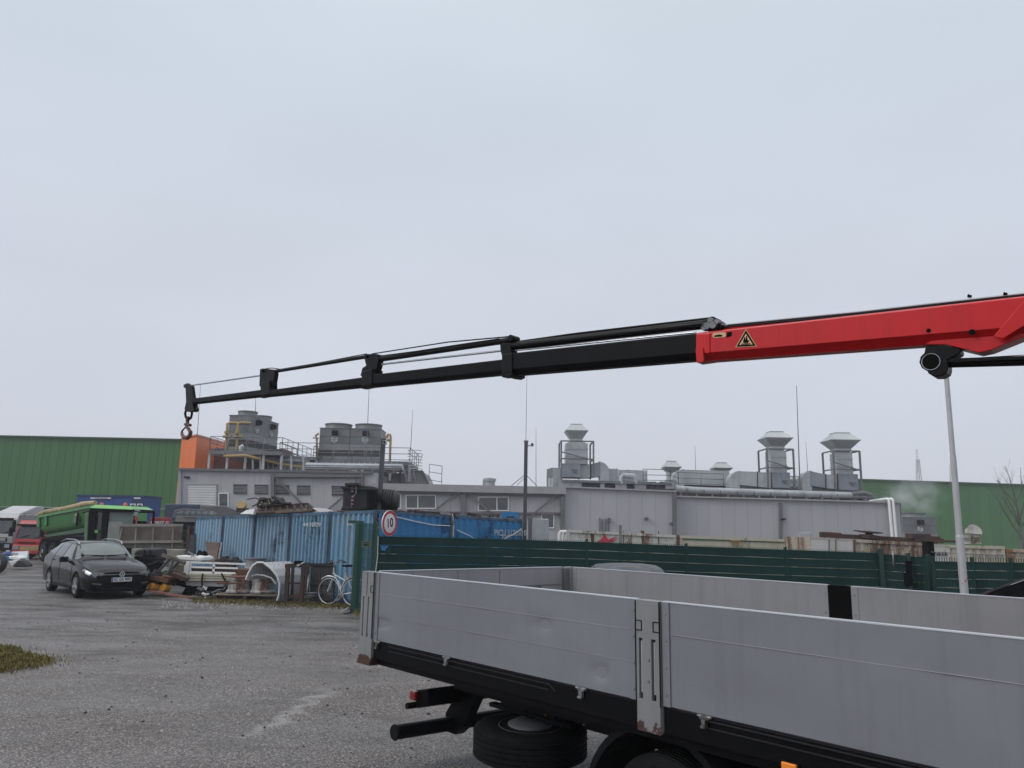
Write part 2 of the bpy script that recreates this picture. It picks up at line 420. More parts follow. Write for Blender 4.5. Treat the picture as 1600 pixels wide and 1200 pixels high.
def wreg():
    px = random.uniform(300, 640); q = G(px, 937 + (px - 300) * .045 + random.gauss(0, 3.0)); return (q.x, q.y)
grass('weeds', wreg, 5200, .06, m_grass)
def wreg2():
    px = random.gauss(575, 9); q = G(px, 959 + random.gauss(0, 2.4)); return (q.x, q.y)
grass('dry_grass_tuft', wreg2, 1300, .10, m_grassdry)

# ================================================================== BUILDINGS (far)
YF = 60.0
def FPt(px, py, Y=YF): return P(px, py, Y)
m_wall = panel_mat('grey_wall_panels', (.40, .40, .41), 1.0, .035, off=.3)
m_wall2 = panel_mat('smooth_grey_panels', (.385, .385, .40), 1.0, .035, off=.1, var=.03, streak=.08)
m_trim = M('grey_trim', (.12, .122, .13), .55, var=.12)
m_trimlt = M('light_trim', (.30, .30, .31), .5, var=.08)
m_green = panel_mat('green_sheet', (.038, .145, .036), .75, .06, var=.10, rough=.5, dark=.5, streak=.3)
m_greenr = panel_mat('green_sheet_far', (.052, .155, .046), 1.35, .07, var=.08, rough=.5, dark=.7, streak=.2)
m_orange = panel_mat('orange_cladding', (.72, .16, .03), 1.0, .04, var=.05, dark=.7)
m_galvd0 = M('roof_fill_grey', (.11, .115, .12), .7, var=.3, vs=1.2, streak=.4)
m_roof = M('roof_felt', (.12, .12, .125), .9, var=.2)
def wall_block(b, pxa, pxb, ya_t, yb_t, Y, depth, mat, name='wall', zb=-1.2):
    a = P(pxa, ya_t, Y); c = P(pxb, yb_t, Y)
    mb = MB()
    mb.hexa([Vector((a.x, Y, zb)), Vector((c.x, Y, zb)), Vector((c.x, Y + depth, zb)), Vector((a.x, Y + depth, zb)), a, c, c + Vector((0, depth, 0)), a + Vector((0, depth, 0))])
    return mb.build(name, mat, b)
def frect(mb, x0, y0, x1, y1, Y, front, back):
    """box on a facade: pixel rect, standing proud (front) and set in (back) of plane Y"""
    a = P(x0, y1, Y); b = P(x1, y1, Y); c = P(x1, y0, Y); d = P(x0, y0, Y)
    q = [a, b, c, d]
    mb.hexa([Vector((p.x, Y - front, p.z)) for p in q] + [Vector((p.x, Y + back, p.z)) for p in q])
def fbar(mb, x0, y0, x1, y1, Y, w, d=None, off=.0):
    a = P(x0, y0, Y); b = P(x1, y1, Y); a.y -= off; b.y -= off
    mb.bar(a, b, d or w, w)
def window(b, x0, y0, x1, y1, Y, split=None):
    fm = MB(); t = 1.5
    frect(fm, x0, y0, x1, y0 + t, Y, .07, -.004); frect(fm, x0, y1 - t, x1, y1, Y, .07, -.004)
    frect(fm, x0, y0 + t, x0 + t, y1 - t, Y, .068, -.004); frect(fm, x1 - t, y0 + t, x1, y1 - t, Y, .068, -.004)
    if split: frect(fm, split - t / 2, y0 + t, split + t / 2, y1 - t, Y, .066, -.004)
    o = fm.build('window', m_whitef, b)
    g = MB(); frect(g, x0 + .6, y0 + .6, x1 - .6, y1 - .6, Y, .03, -.006); g.build('pane', m_glass, o)
    return o
# --- green hall behind, left
b = thing('green_hall', 'long green sheet-metal hall at the left edge behind the parked lorries', 'building', (P(140, 800, 75).x, 75, 0))
wall_block(b, -260, 312, 676, 687.3, 75, 40, m_green)
mb = MB(); fbar(mb, -260, 676.2, 312, 687.6, 74.9, .16, .3); mb.build('roof_edge', M('green_trim', (.03, .07, .035), .5), b)
mb = MB(); fbar(mb, -260, 788, 300, 796, 74.95, .07, .1); mb.build('base_rail', m_galv, b)
# --- orange block
b = thing('orange_building', 'orange clad block with slanting top between the green hall and the grey hall', 'building', (P(307, 700, 62.5).x, 62.5, 0))
c0 = P(308, 680.5, 62.5); cl = P(284, 685.5, 66); cr_ = P(354, 693, 73); bk = P(420, 700, 96)
pr = [c0, cr_, Vector((cr_.x - 5, cr_.y + 6, cr_.z)), cl + Vector((-.5, 9, 0)), cl]
mb = MB(); n = 5
mb.add([Vector((p.x, p.y, -1)) for p in pr] + [Vector(p) for p in pr], [(4, 3, 2, 1, 0), (5, 6, 7, 8, 9)] + [(i, (i + 1) % n, n + (i + 1) % n, n + i) for i in range(n)])
mb.build('wall', m_orange, b)
mb = MB(); mb.bar(c0 + Vector((-.02, -.05, .03)), cr_ + Vector((0, -.05, .03)), .12, .14); mb.bar(c0 + Vector((-.02, -.05, .03)), cl + Vector((0, -.05, .03)), .12, .14)
mb.build('roof_edge', M('orange_trim', (.5, .16, .06), .5), b)
mb = MB(); mb.cbox(P(385, 725, 70), (7.5, 2.5, 2.6)); mb.build('low_block', M('brick_red_wall', (.16, .05, .035), .8, var=.3, vs=1.2, streak=.5), b)
# --- grey hall A
b = thing('grey_hall', 'light grey panel hall with white roller door and five louvre vents', 'building', (P(430, 800, YF).x, YF, 0))
wall_block(b, 280, 588, 733.5, 738.6, YF, 26, m_wall)
mb = MB(); frect(mb, 279.5, 732.4, 284, 835, YF, .12, -.004); mb.build('corner_post', m_trimlt, b)
mb = MB(); fbar(mb, 279, 733.2, 583, 738.4, YF - .1, .18, .3); mb.build('roof_edge', m_trim, b)
mb = MB(); frect(mb, 293, 757.5, 338, 835, YF, .05, -.004); o = mb.build('roller_door', M('roller_door_white', (.62, .63, .61), .5, var=.04), b)
mb = MB(); frect(mb, 291.6, 756, 293, 835, YF, .1, -.004); frect(mb, 338, 756, 339.4, 835, YF, .1, -.004); frect(mb, 293, 756, 338, 757.5, YF, .1, -.004); mb.build('frame', m_trimlt, o)
mb = MB()
for i in range(9): fbar(mb, 293.4, 761 + i * 4, 337.6, 761.8 + i * 4, YF - .055, .025, .02)
mb.build('slat', m_trimlt, o)
window(b, 341.5, 770, 357.5, 800, YF)
for i, x in enumerate((365, 398, 431, 464, 518.5)):
    mb = MB(); y = 757.2 + (x - 365) * .0172
    frect(mb, x, y, x + 20.8, y + 13.6, YF, .02, -.004); o = mb.build('louvre', m_dark, b)
    mb = MB()
    for k in range(6):
        yy = y + .9 + k * 2.25; a = P(x + .5, yy, YF - .06); c = P(x + 20.3, yy + .35, YF - .06); e = Vector((0, .045, .075))
        mb.prism([a, c, c + e, a + e], (0, -.006, .012))
    frect(mb, x - .4, y - .5, x + 21.2, y, YF, .09, -.004); frect(mb, x - .4, y + 13.6, x + 21.2, y + 14.1, YF, .09, -.004)
    mb.build('blade', m_galvd, o)
mb = MB(); frect(mb, 424.5, 741, 430, 840, YF, .3, -.02); mb.build('column', m_trim, b)
mb = MB(); frect(mb, 430, 743, 568, 746, YF, .35, -.02); frect(mb, 430, 746.2, 568, 747.2, YF, .2, -.02); mb.build('beam', m_trim, b)
for q in ((430, 745, 476, 792), (567, 750, 512, 797)):
    mb = MB(); fbar(mb, *q, YF - .22, .13); mb.build('brace', m_trim, b)
mb = MB(); frect(mb, 565, 741, 568.5, 770, YF, .3, -.02); mb.build('column', m_trim, b)
mb = MB(); fbar(mb, 288, 745.5, 296, 746, YF - .1, .12); mb.build('wall_lamp', m_dark, b)
# upper block and sloping gable behind
b = thing('roof_block', 'small light grey upper block with sloping side behind the ladder', 'building', (P(640, 745, 66).x, 66, 0))
a = [P(582, 739, 66), P(627, 739, 66), P(660, 736.5, 66), P(693, 757, 66), P(582, 757, 66)]
for q in a: q.y = 66
a[-1].z = a[-2].z = 3
mb = MB(); mb.prism(a, (0, 6, 0)); mb.build('wall', panel_mat('ribbed_grey', (.24, .24, .245), .3, .05), b)
mb = MB(); mb.bar(a[2] + Vector((0, -.05, .03)), a[3] + Vector((0, -.05, .03)), .15, .15); mb.bar(a[0] + Vector((0, -.05, .03)), a[2] + Vector((0, -.05, .03)), .15, .12); frect(mb, 624, 738, 627.5, 757, 66, .1, 0); mb.build('roof_edge', m_trim, b)
# --- office wing
b = thing('office_wing', 'low grey office wing with white windows and outside steel bracing', 'building', (P(730, 800, YF).x, YF, 0))
wall_block(b, 588, 881, 768, 773, YF + .02, 22, m_wall)
mb = MB(); a = P(583, 755.2, YF); c = P(884, 761.4, YF); mb.hexa([a + Vector((0, -.5, -.55)), c + Vector((0, -.5, -.55)), c + Vector((0, 20, -.55)), a + Vector((0, 20, -.55)), a + Vector((0, -.5, 0)), c + Vector((0, -.5, 0)), c + Vector((0, 20, 0)), a + Vector((0, 20, 0))]); mb.build('roof', m_trimlt, b)
mb = MB()
for dy, w in ((7.3, .12), (9.6, .10), (12.2, .16)): fbar(mb, 588, 755.5 + dy, 880, 761.4 + dy, YF - .2, w, .3)
mb.build('eaves_beam', m_trim, b)
window(b, 634, 773, 681.5, 795, YF, 653); window(b, 747, 776, 795, 798.5, YF, 776.5); window(b, 845.5, 802.5, 866, 825.5, YF)
window(b, 700 - 91, 772, 712 - 91 + 6, 795, YF)
for x0, x1, y0, y1 in ((720, 728, 762.5, 842), (875.5, 881.5, 766, 842)):
    mb = MB(); frect(mb, x0, y0, x1, y1, YF, .35, -.02); mb.build('column', m_trim, b)
for q in ((719, 767, 675, 801), (729, 769, 767, 801), (875, 769, 826, 809)):
    mb = MB(); fbar(mb, *q, YF - .24, .13); mb.build('brace', m_trim, b)
mb = MB(); frect(mb, 612, 799.3, 720, 801.2, YF, .25, -.02); frect(mb, 728, 800.5, 875, 803, YF, .25, -.02); mb.build('beam', m_trim, b)
mb = MB(); mb.cbox(P(763, 757.5, 66), (.95, .9, .9)); mb.build('roof_vent', m_galv, b, bevel=.05)
mb = MB(); mb.lathe([(.42, 0), (.42, .5), (.5, .5), (.5, .72), (.1, .8)], Matrix.Translation(P(765, 762, 62)), 16); mb.build('roof_vent', m_galv, b)
# --- panel hall (right, two steps)
b = thing('panel_hall', 'windowless grey panel hall carrying the first exhaust stack', 'building', (P(965, 800, YF).x, YF, 0))
wall_block(b, 881, 1056, 761.5, 768.6, YF, 24, m_wall2)
mb = MB(); fbar(mb, 876, 760.6, 1056.5, 768, YF - .08, .12, .3); mb.build('roof_edge', m_trimlt, b)
a, c = P(876, 764, 66), P(1052, 753, 66); mb = MB(); mb.box(a.x, c.x, 66, 72, 4, c.z - .1); mb.build('roof_gap_fill', m_galvd0, b)  # dark box added to close the bright sky gap under the deck
mb = MB(); frect(mb, 1050.5, 772, 1056.5, 840, YF, .22, -.02); mb.build('downpipe', m_trim, b)
for x, y0, y1, w in ((937, 809, 832, .6), (941, 811, 832, .5), (946, 810, 832, .6), (951, 813, 832, .5)):
    mb = MB(); frect(mb, x - w, y0, x + w, y1, YF, .12, -.01); mb.build('vent_pipe', m_trim, b)
mb = MB(); frect(mb, 949.5, 809, 953, 816, YF, .3, -.01); frect(mb, 1007, 808, 1012, 812, YF, .3, -.01); frect(mb, 1046, 816, 1049, 819, YF, .25, -.01); mb.build('wall_box', m_galvd, b)
b = thing('panel_hall', 'long windowless grey panel hall under the two right exhaust stacks', 'building', (P(1230, 800, YF + .6).x, YF + .6, 0))
wall_block(b, 1056.2, 1405, 776.2, 785.6, YF + .6, 24, m_wall2)
mb = MB(); fbar(mb, 1056.8, 775.6, 1405.5, 785.2, YF + .5, .12, .3); mb.build('roof_edge', m_trimlt, b)
a, c = P(1062, 770, 66), P(1345, 764, 66); mb = MB(); mb.box(a.x, c.x, 66, 72, 4, c.z + .1); mb.build('roof_gap_fill', m_galvd0, b)  # same added dark filler against the sky showing below the ducts
mb = MB(); frect(mb, 1217, 786, 1221.5, 842, YF + .6, .2, -.02); mb.build('downpipe', m_trim, b)
mb = MB(); frect(mb, 1219, 810, 1226, 812, YF + .6, .35, -.02); mb.build('wall_lamp', m_dark, b)
mb = MB(); frect(mb, 1405.2, 786, 1408, 842, YF + .9, .0, 3); mb.build('corner_post', m_trim, b)
for x in (1389, 1395.2):
    mb = MB(); y0 = P(x, 781, YF + .3); mb.tube([P(x - 30, 783.5, YF + 2.0), P(x - 3, 779.5, YF + .5), P(x, 781, YF + .2), P(x + .2, 785, YF + .2), P(x + 5.0, 840, YF + .2)], .11, 10); mb.build('white_pipe', m_whitef, b)
# --- green hall right, far
b = thing('green_hall', 'pale green sheet-metal hall far off behind the right end of the grey hall', 'building', (P(1500, 800, 105).x, 105, 0))
wall_block(b, 1250, 1800, 746, 764, 105, 40, m_greenr)
mb = MB(); fbar(mb, 1250, 746.2, 1800, 764.2, 104.9, .2, .4); mb.build('roof_edge', M('green_trim_far', (.035, .085, .045), .5), b)
# --- lattice mast far away
b = thing('lattice_mast', 'faint lattice mast rising above the far green hall', 'mast', (P(1434, 745, 230).x, 230, 0))
mb = MB(); base = P(1434, 760, 230); top = P(1434, 718, 230)
for sx in (-1, 1):
    for sy in (-1, 1): mb.bar((base.x + sx * 1.2, 230 + sy * 1.2, 0), (top.x + sx * .3, 230 + sy * .3, top.z), .16)
for k in range(10):
    z0 = base.z - 4 + k * 1.5; w = 1.3 - k * .11
    mb.bar((base.x - w, 229, z0), (base.x + w, 229, z0 + 1.5), .1); mb.bar((base.x + w, 229, z0), (base.x - w, 229, z0 + 1.5), .1)
mb.build('mast_frame', M('faint_grey', (.38, .39, .42), .8), b)
# ================================================================== ROOF EQUIPMENT
m_tower = M('cooling_tower_grey', (.155, .165, .168), .5, .2, var=.18, vs=1.0, streak=.35)
m_towerlt = M('cooling_tower_band', (.22, .23, .235), .5, .2, var=.14, vs=1.0, streak=.25)
m_yellow = M('yellow_pipe', (.34, .23, .10), .55, var=.2)
m_logo = M('logo_pale', (.55, .58, .60), .5)
def railing(b, pts, h=1.1, name='railing', r=.028, step=1.5, mat=None):
    mb = MB(); pts = [Vector(p) for p in pts]
    for a, c in zip(pts[:-1], pts[1:]):
        L = (c - a).length; n = max(1, round(L / step))
        for hh in (h, h * .55, .12): mb.tube([a + Vector((0, 0, hh)), c + Vector((0, 0, hh))], r, 5)
        for i in range(n + 1):
            q = a.lerp(c, i / n); mb.tube([q, q + Vector((0, 0, h))], r, 5)
    return mb.build(name, mat or m_galvd, b)
def tower_unit(name, label, o, ux, uy, L, D, H, group, logo=True, legs=True):
    """one evaporative cooling cell; o = near-left base corner, ux along the front, uy to the back"""
    ux = Vector(ux).normalized(); uy = Vector(uy).normalized(); o = Vector(o); z = Vector((0, 0, 1))
    t = thing(name, label, 'cooling tower', o + ux * L / 2 + uy * D / 2, 0, group)
    def bx(mb, a0, a1, b0, b1, z0, z1):
        q = [o + ux * a + uy * bb + z * zz for zz in (z0, z1) for a, bb in ((a0, b0), (a1, b0), (a1, b1), (a0, b1))]
        mb.hexa(q)
    mb = MB(); bx(mb, 0, L, 0, D, .0, H * .14); mb.build('basin', m_towerlt, t)
    mb = MB(); bx(mb, .03, L - .03, .03, D - .03, H * .14, H * .33); lv = mb.build('louvre', m_dark, t)
    mb = MB()
    for k in range(7):
        zz = H * (.14 + .19 * (k + .3) / 7); bx(mb, .0, L, -.015, D + .015, zz, zz + .03)
    for a in (0, L * .5, L): bx(mb, a - .04 if a else 0, a + .04 if a < L else L, -.03, .02, H * .14, H * .33)
    mb.build('slat', m_galvd, lv)
    mb = MB(); bx(mb, 0, L, 0, D, H * .33, H * .54); mb.build('middle_panel', m_towerlt, t)
    mb = MB(); bx(mb, .0, L, .0, D, H * .54, H); bx(mb, -.03, L + .03, -.03, D + .03, H * .53, H * .55); bx(mb, -.03, L + .03, -.03, D + .03, H * .745, H * .76); bx(mb, -.04, L + .04, -.04, D + .04, H * .985, H + .02)
    mb.build('casing', m_tower, t)
    cx = o + ux * L / 2 + uy * D / 2 + z * (H + .02); r = min(L, D) * .44
    mb = MB(); mb.lathe([(r * 1.04, 0), (r, .08), (r, .34), (r * 1.05, .38), (r * 1.05, .45), (r * .95, .45), (r * .9, .15)], Matrix.Translation(cx), 28); mb.build('fan_cylinder', m_tower, t)
    mb = MB(); bx(mb, L * .42, L * .60, -.28, -.01, H * .78, H * .92); bx(mb, L * .46, L * .56, -.42, -.28, H * .8, H * .9); mb.build('fan_motor', m_blackm, t)
    if logo:
        c = o + ux * L * .5 - uy * .03 + z * H * .65
        mb = MB(); R_ = .26
        hexp = [c + ux * R_ * math.cos(k * math.pi / 3 + .52) + z * R_ * math.sin(k * math.pi / 3 + .52) for k in range(6)]
        mb.tube(hexp, .04, 6, closed=True); mb.bar(c - ux * .22 + z * .06, c + ux * .22 + z * .06, .03, .06); mb.bar(c - ux * .22 - z * .07, c + ux * .22 - z * .07, .03, .06)
        mb.build('logo', m_logo, t)
    return t
# left pair, turned
C1 = P(386, 706, 62); zl = C1.z; H1 = P(386, 648.4, 62).z - zl
ur = Vector((.145, .989, 0)); ul = Vector((-.989, .145, 0))
L1 = 2.65
far = C1 + ur * L1 * 2
for i in range(2):
    tower_unit('cooling_tower', ('grey cooling cell with yellow pipes at its narrow end, nearer one of the turned pair', 'grey cooling cell partly behind its twin, farther one of the turned pair')[i], C1 + ur * (i * (L1 + .03)), ur, ul, L1, 1.75, H1, 'cooling cells on the roof platforms')
t = thing('pipe_stand', 'pair of yellow riser pipes with valves at the end of the turned cooling cells', 'pipework', P(360, 706, 61.5), 0)
for x in (354.5, 371):
    mb = MB(); a = P(x - 1.5, 706, 61.4); c = P(x + .8, 662, 61.4); mb.tube([a, c, c + Vector((.15, .2, .12)), c + Vector((.9, .4, .1))], .11, 8); o = mb.build('riser_pipe', m_yellow, t)
    mb = MB(); q = P(x, 682, 61.3); mb.tube([q + Vector((-.3, 0, 0)), q + Vector((.35, 0, 0))], .12, 8); mb.lathe([(.18, -.1), (.18, .1)], Matrix.Translation(q + Vector((0, -.15, .3)))); mb.build('valve', m_yellow, o)
mb = MB(); mb.tube([P(376, 705, 61), P(376, 698, 61), P(380, 696.5, 61)], .14, 10); mb.build('white_elbow', m_logo, t)
# middle pair, facing us
C2 = P(497, 719.5, 64); H2 = P(497, 668.4, 64).z - C2.z
for i in range(2):
    tower_unit('cooling_tower', ('grey cooling cell facing the yard, left one of the middle pair', 'grey cooling cell facing the yard beside the ladder platform, right one of the middle pair')[i], C2 + Vector((i * 2.56, 0, 0)), (1, 0, 0), (0, 1, 0), 2.52, 2.6, H2, 'cooling cells on the roof platforms')
t = thing('pipe_stand', 'yellow hooked riser pipes between the middle cooling cells and the ladder', 'pipework', P(609, 720, 63.5), 0)
mb = MB(); mb.tube([P(609, 722, 63.4), P(610.5, 683, 63.4), P(609.5, 679, 63.4), P(606, 678.5, 63.4), P(605.5, 684, 63.4)], .1, 8); mb.build('riser_pipe', m_yellow, t)
mb = MB(); mb.tube([P(604, 687, 63.4), P(609, 688, 63.4)], .12, 8); mb.tube([P(602, 681, 63.4), P(606, 683, 63.4)], .1, 8); mb.build('valve', m_yellow, t)
t = thing('pipe_stand', 'yellow branch pipe at the left end of the middle cooling cells', 'pipework', P(494, 700, 63.5), 0)
mb = MB(); mb.tube([P(495, 716, 63.6), P(495, 684, 63.6), P(493, 681, 63.6), P(498, 677, 63.6)], .09, 8); mb.tube([P(489, 684, 63.5), P(498, 684.5, 63.5)], .06, 6); mb.build('riser_pipe', m_yellow, t)
# platforms
def platform(name, label, px0, px1, py, Y, depth, posts, rails=True, ht=1.1):
    a = P(px0, py, Y); c = P(px1, py + (px1 - px0) * .0172, Y); b = thing(name, label, 'platform', ((a.x + c.x) / 2, Y, a.z - 1.5))
    mb = MB(); mb.box(a.x, c.x, Y, Y + depth, a.z - .28, a.z)
    mb.build('deck', m_galvd, b)
    mb = MB()
    for i in range(posts + 1):
        x = a.x + (c.x - a.x) * i / posts
        for yy in (Y + .1, Y + depth - .2): mb.box(x - .09, x + .09, yy, yy + .15, 5.6, a.z - .28)
    mb.each('support_leg', m_galv, b)
    if rails: railing(b, [(a.x, Y + depth, a.z), (a.x, Y + .05, a.z), (c.x, Y + .05, a.z), (c.x, Y + depth, a.z)])
    return b
platform('roof_platform', 'steel roof platform with railing under the turned cooling cells', 327, 440, 703.5, 60.6, 9, 4)
platform('roof_platform', 'steel walkway between the turned and the middle cooling cells', 436, 494, 712.5, 62, 5, 3)
platform('roof_platform', 'steel roof platform with railing under the middle cooling cells', 489, 640, 718.5, 62.4, 6, 5)
# pipe bridge
t = thing('pipe_bridge', 'bundle of pipes running low across the roof of the grey hall', 'pipework', P(520, 735, 61.5), 0)
for y0, y1, r, m_ in ((725.5, 727.5, .10, m_logo), (729, 731, .07, m_galv), (732.5, 734, .09, m_galvd), (723.5, 726, .05, m_galv)):
    mb = MB(); mb.tube([P(478, y0, 61.6), P(629, y1, 61.6), P(630, y1 + 6, 61.6)], r, 8); mb.build('pipe', m_, t)
mb = MB()
for k in range(34):
    x = 400 + k * 6.8 + random.uniform(-2, 2); yb = 735.5 + (x - 400) * .014
    mb.cbox(P(x, yb - random.uniform(0, 6), 61.9), (random.uniform(.12, .5), .4, random.uniform(.12, .42)))
mb.each('valve_box', m_galvd, t)
mb = MB()
for k in range(26):
    x = 410 + k * 8.4; mb.bar(P(x, 722, 61.8), P(x + .2, 737, 61.8), .06)
mb.each('pipe_support', m_galv, t)
mb = MB(); mb.tube([P(350, 708, 60.4), P(350, 712.5, 60.4), P(384, 712, 60.4), P(420, 720, 61.2), P(440, 725, 61.6), P(478, 731, 61.9)], .12, 8); mb.build('yellow_pipe', m_yellow, t)
mb = MB(); mb.tube([P(400, 712, 61.2), P(440, 719.5, 61.6), P(484, 722, 61.9)], .14, 8); mb.tube([P(400, 717, 61.2), P(440, 723.5, 61.7), P(484, 727, 61.9)], .10, 8); mb.build('grey_pipe', m_galvd, t)
mb = MB()
for x in (395, 407, 412, 455, 474): mb.bar(P(x, 712, 61), P(x + .4, 737, 61), .14)
mb.each('pipe_support', m_galv, t)
# ladder with cage
t = thing('roof_ladder', 'steel stair ladder with cage leading up to the middle cooling platform', 'ladder', P(640, 753, 61), 0)
a0, a1, c0_, c1_ = P(636, 753, 61), P(649, 753.5, 61), P(630, 722, 61.4), P(642, 722, 61.4)
mb = MB(); mb.bar(a0, c0_, .09, .12); mb.bar(a1, c1_, .09, .12); mb.build('stringer', m_galvd, t)
mb = MB()
for k in range(11): mb.bar(a0.lerp(c0_, k / 11 + .03), a1.lerp(c1_, k / 11 + .03), .16, .04)
mb.build('rung', m_galvd, t)
mb = MB(); e0, e1 = P(645, 753, 60.8), P(643, 700, 60.8)
for dx in (-.2, .35, .7): mb.bar(e0 + Vector((dx, 0, 2.2)), e1 + Vector((dx, 0, -.4 - dx)), .05)
for k in range(7):
    q = e0.lerp(e1, .38 + k * .09); mb.tube([q + Vector((-.3, 0, 0)), q + Vector((-.2, -.4, 0)), q + Vector((.5, -.5, 0)), q + Vector((.8, 0, 0))], .03, 5)
mb.build('safety_cage', m_galv, t)
t = thing('roof_railing', 'thin scaffold railing at the low end of the sloping roof block', 'railing', P(683, 755, 68), 0)
railing(t, [P(670, 752, 68), P(690, 755, 68), P(690, 756, 72)], 1.5, step=.8)
# ---------------------------------------------------------------- exhaust stacks
m_duct = M('zinc_duct', (.42, .44, .45), .45, .35, var=.16, vs=1.2, streak=.25)
m_ductb = M('zinc_box', (.26, .285, .32), .5, .25, var=.12, vs=1.0, streak=.2)
m_cap = M('stack_cap_zinc', (.40, .425, .43), .45, .35, var=.12, vs=.8, streak=.2)
YS = 63.0; K = YS / 1222.0
def sq(c, w, z0, w1, z1, mb, d=None, d1=None):
    d = d or w; d1 = d1 or w1
    mb.hexa([(c.x - w / 2, c.y - d / 2, z0), (c.x + w / 2, c.y - d / 2, z0), (c.x + w / 2, c.y + d / 2, z0), (c.x - w / 2, c.y + d / 2, z0),
             (c.x - w1 / 2, c.y - d1 / 2, z1), (c.x + w1 / 2, c.y - d1 / 2, z1), (c.x + w1 / 2, c.y + d1 / 2, z1), (c.x - w1 / 2, c.y + d1 / 2, z1)])
def cap(t, c, zs, w, wn_):
    """mushroom cap: zs = neck bottom, neck top, wide, top"""
    mb = MB(); sq(c, wn_, zs[0], wn_, zs[1], mb); mb.build('neck', m_duct, t)
    mb = MB(); sq(c, wn_, zs[1], w, zs[2], mb); mb.build('lower_cone', m_cap, t)
    mb = MB(); sq(c, w + .06, zs[2], w + .06, zs[2] + .05, mb); sq(c, w, zs[2] + .05, wn_ * .95, zs[3], mb); sq(c, wn_ * .98, zs[3], wn_ * .98, zs[3] + .06, mb); mb.build('upper_cone', m_cap, t)
def stack(label, xc, ys, w_cap, w_neck, w_body, box, wbox, Y=YS):
    # ys: cap top, wide, neck top, neck bottom(body top), body bottom, box bottom
    z = [P(xc, y, Y).z for y in ys]; c = P(xc, ys[3], Y); c.y = Y
    t = thing('exhaust_stack', label, 'exhaust stack', (c.x, Y, z[5]), 0, 'mushroom capped exhaust stacks')
    cap(t, c, (z[3], z[2], z[1], z[0]), w_cap * K, w_neck * K)
    mb = MB(); wb = w_body * K; sq(c, wb * .8, z[3] - .0, wb * .8, z[3] - .12, mb); sq(c, wb, z[4] + .0, wb, z[3] - .12, mb)
    for k in range(1, 3):
        zz = z[4] + (z[3] - z[4]) * k / 3; sq(c, wb + .08, zz - .03, wb + .08, zz + .03, mb)
    mb.build('silencer', m_duct, t)
    bx = P(box[0], 700, Y).x; bx1 = P(box[1], 700, Y).x
    mb = MB(); mb.box(bx, bx1, Y - wb * .6, Y + wb * .6, z[5], z[4]); mb.box((bx + bx1) / 2 - .02, (bx + bx1) / 2 + .02, Y - wb * .6 - .03, Y - wb * .6, z[5], z[4]); o = mb.build('fan_box', m_ductb, t)
    mb = MB(); q = (bx + bx1) / 2 + .3; mb.box(q - .25, q + .2, Y - wb * .6 - .1, Y - wb * .6 - .03, z[5] + .5, z[5] + .62); mb.box(q - .1, q + .1, Y - wb * .6 - .12, Y - wb * .6 - .03, z[5] + .35, z[5] + .5); mb.build('bracket', m_galvd, o)
    mb = MB(); f_ = wb / 2 + .42
    for sx in (-1, 1):
        for sy in (-1, 1): mb.bar((c.x + sx * f_, Y + sy * f_, z[5]), (c.x + sx * f_, Y + sy * f_, z[3]), .13)
        for zz in (z[3], z[4] + .35): mb.bar((c.x + sx * f_, Y - f_, zz), (c.x + sx * f_, Y + f_, zz), .1)
    for zz in (z[3], z[4] + .35):
        mb.bar((c.x - f_, Y - f_, zz), (c.x + f_, Y - f_, zz), .1)
    mb.bar((c.x - f_, Y - f_ - .05, z[4] + .9), (c.x + f_, Y - f_ - .05, z[4] + .25), .09)
    mb.build('steel_frame', m_galvd, t)
    return t, z
S1_, z1_ = stack('tall exhaust stack with wide silencer at the left end of the panel hall', 900, (664.5, 675, 687, 692, 726, 747), 35, 19, 34, (877, 905), 28)
S2_, z2_ = stack('exhaust stack with braced frame, left one of the close pair at the right', 1211.5, (676, 686.5, 698.5, 703.5, 739, 763), 43, 22, 25, (1200, 1227), 27)
S3_, z3_ = stack('exhaust stack with braced frame, rightmost of the three tall ones', 1313.5, (678, 690, 702, 706.5, 741.5, 766), 46, 24, 25, (1302, 1331), 28)
def duct(b, x0, x1, yt0, yb0, yt1, yb1, name='duct', mat=None, Y=YS, d=1.1):
    a, b_, c, e = P(x0, yb0, Y), P(x1, yb1, Y), P(x1, yt1, Y), P(x0, yt0, Y)
    for q in (a, b_, c, e): q.y = Y - d / 2
    mb = MB(); mb.prism([a, b_, c, e], (0, d, 0))
    mb2 = (c - e).length
    for s_ in (0.0, 1.0):
        q0, q1 = a.lerp(b_, s_), e.lerp(c, s_); q0 = q0 + Vector((0, 0, -.04)); q1 = q1 + Vector((0, 0, .04))
        mb.prism([q0 + Vector((-.035, -.04, 0)), q0 + Vector((.035, -.04, 0)), q1 + Vector((.035, -.04, 0)), q1 + Vector((-.035, -.04, 0))], (0, d + .08, 0))
    return mb.build(name, mat or m_duct, b)
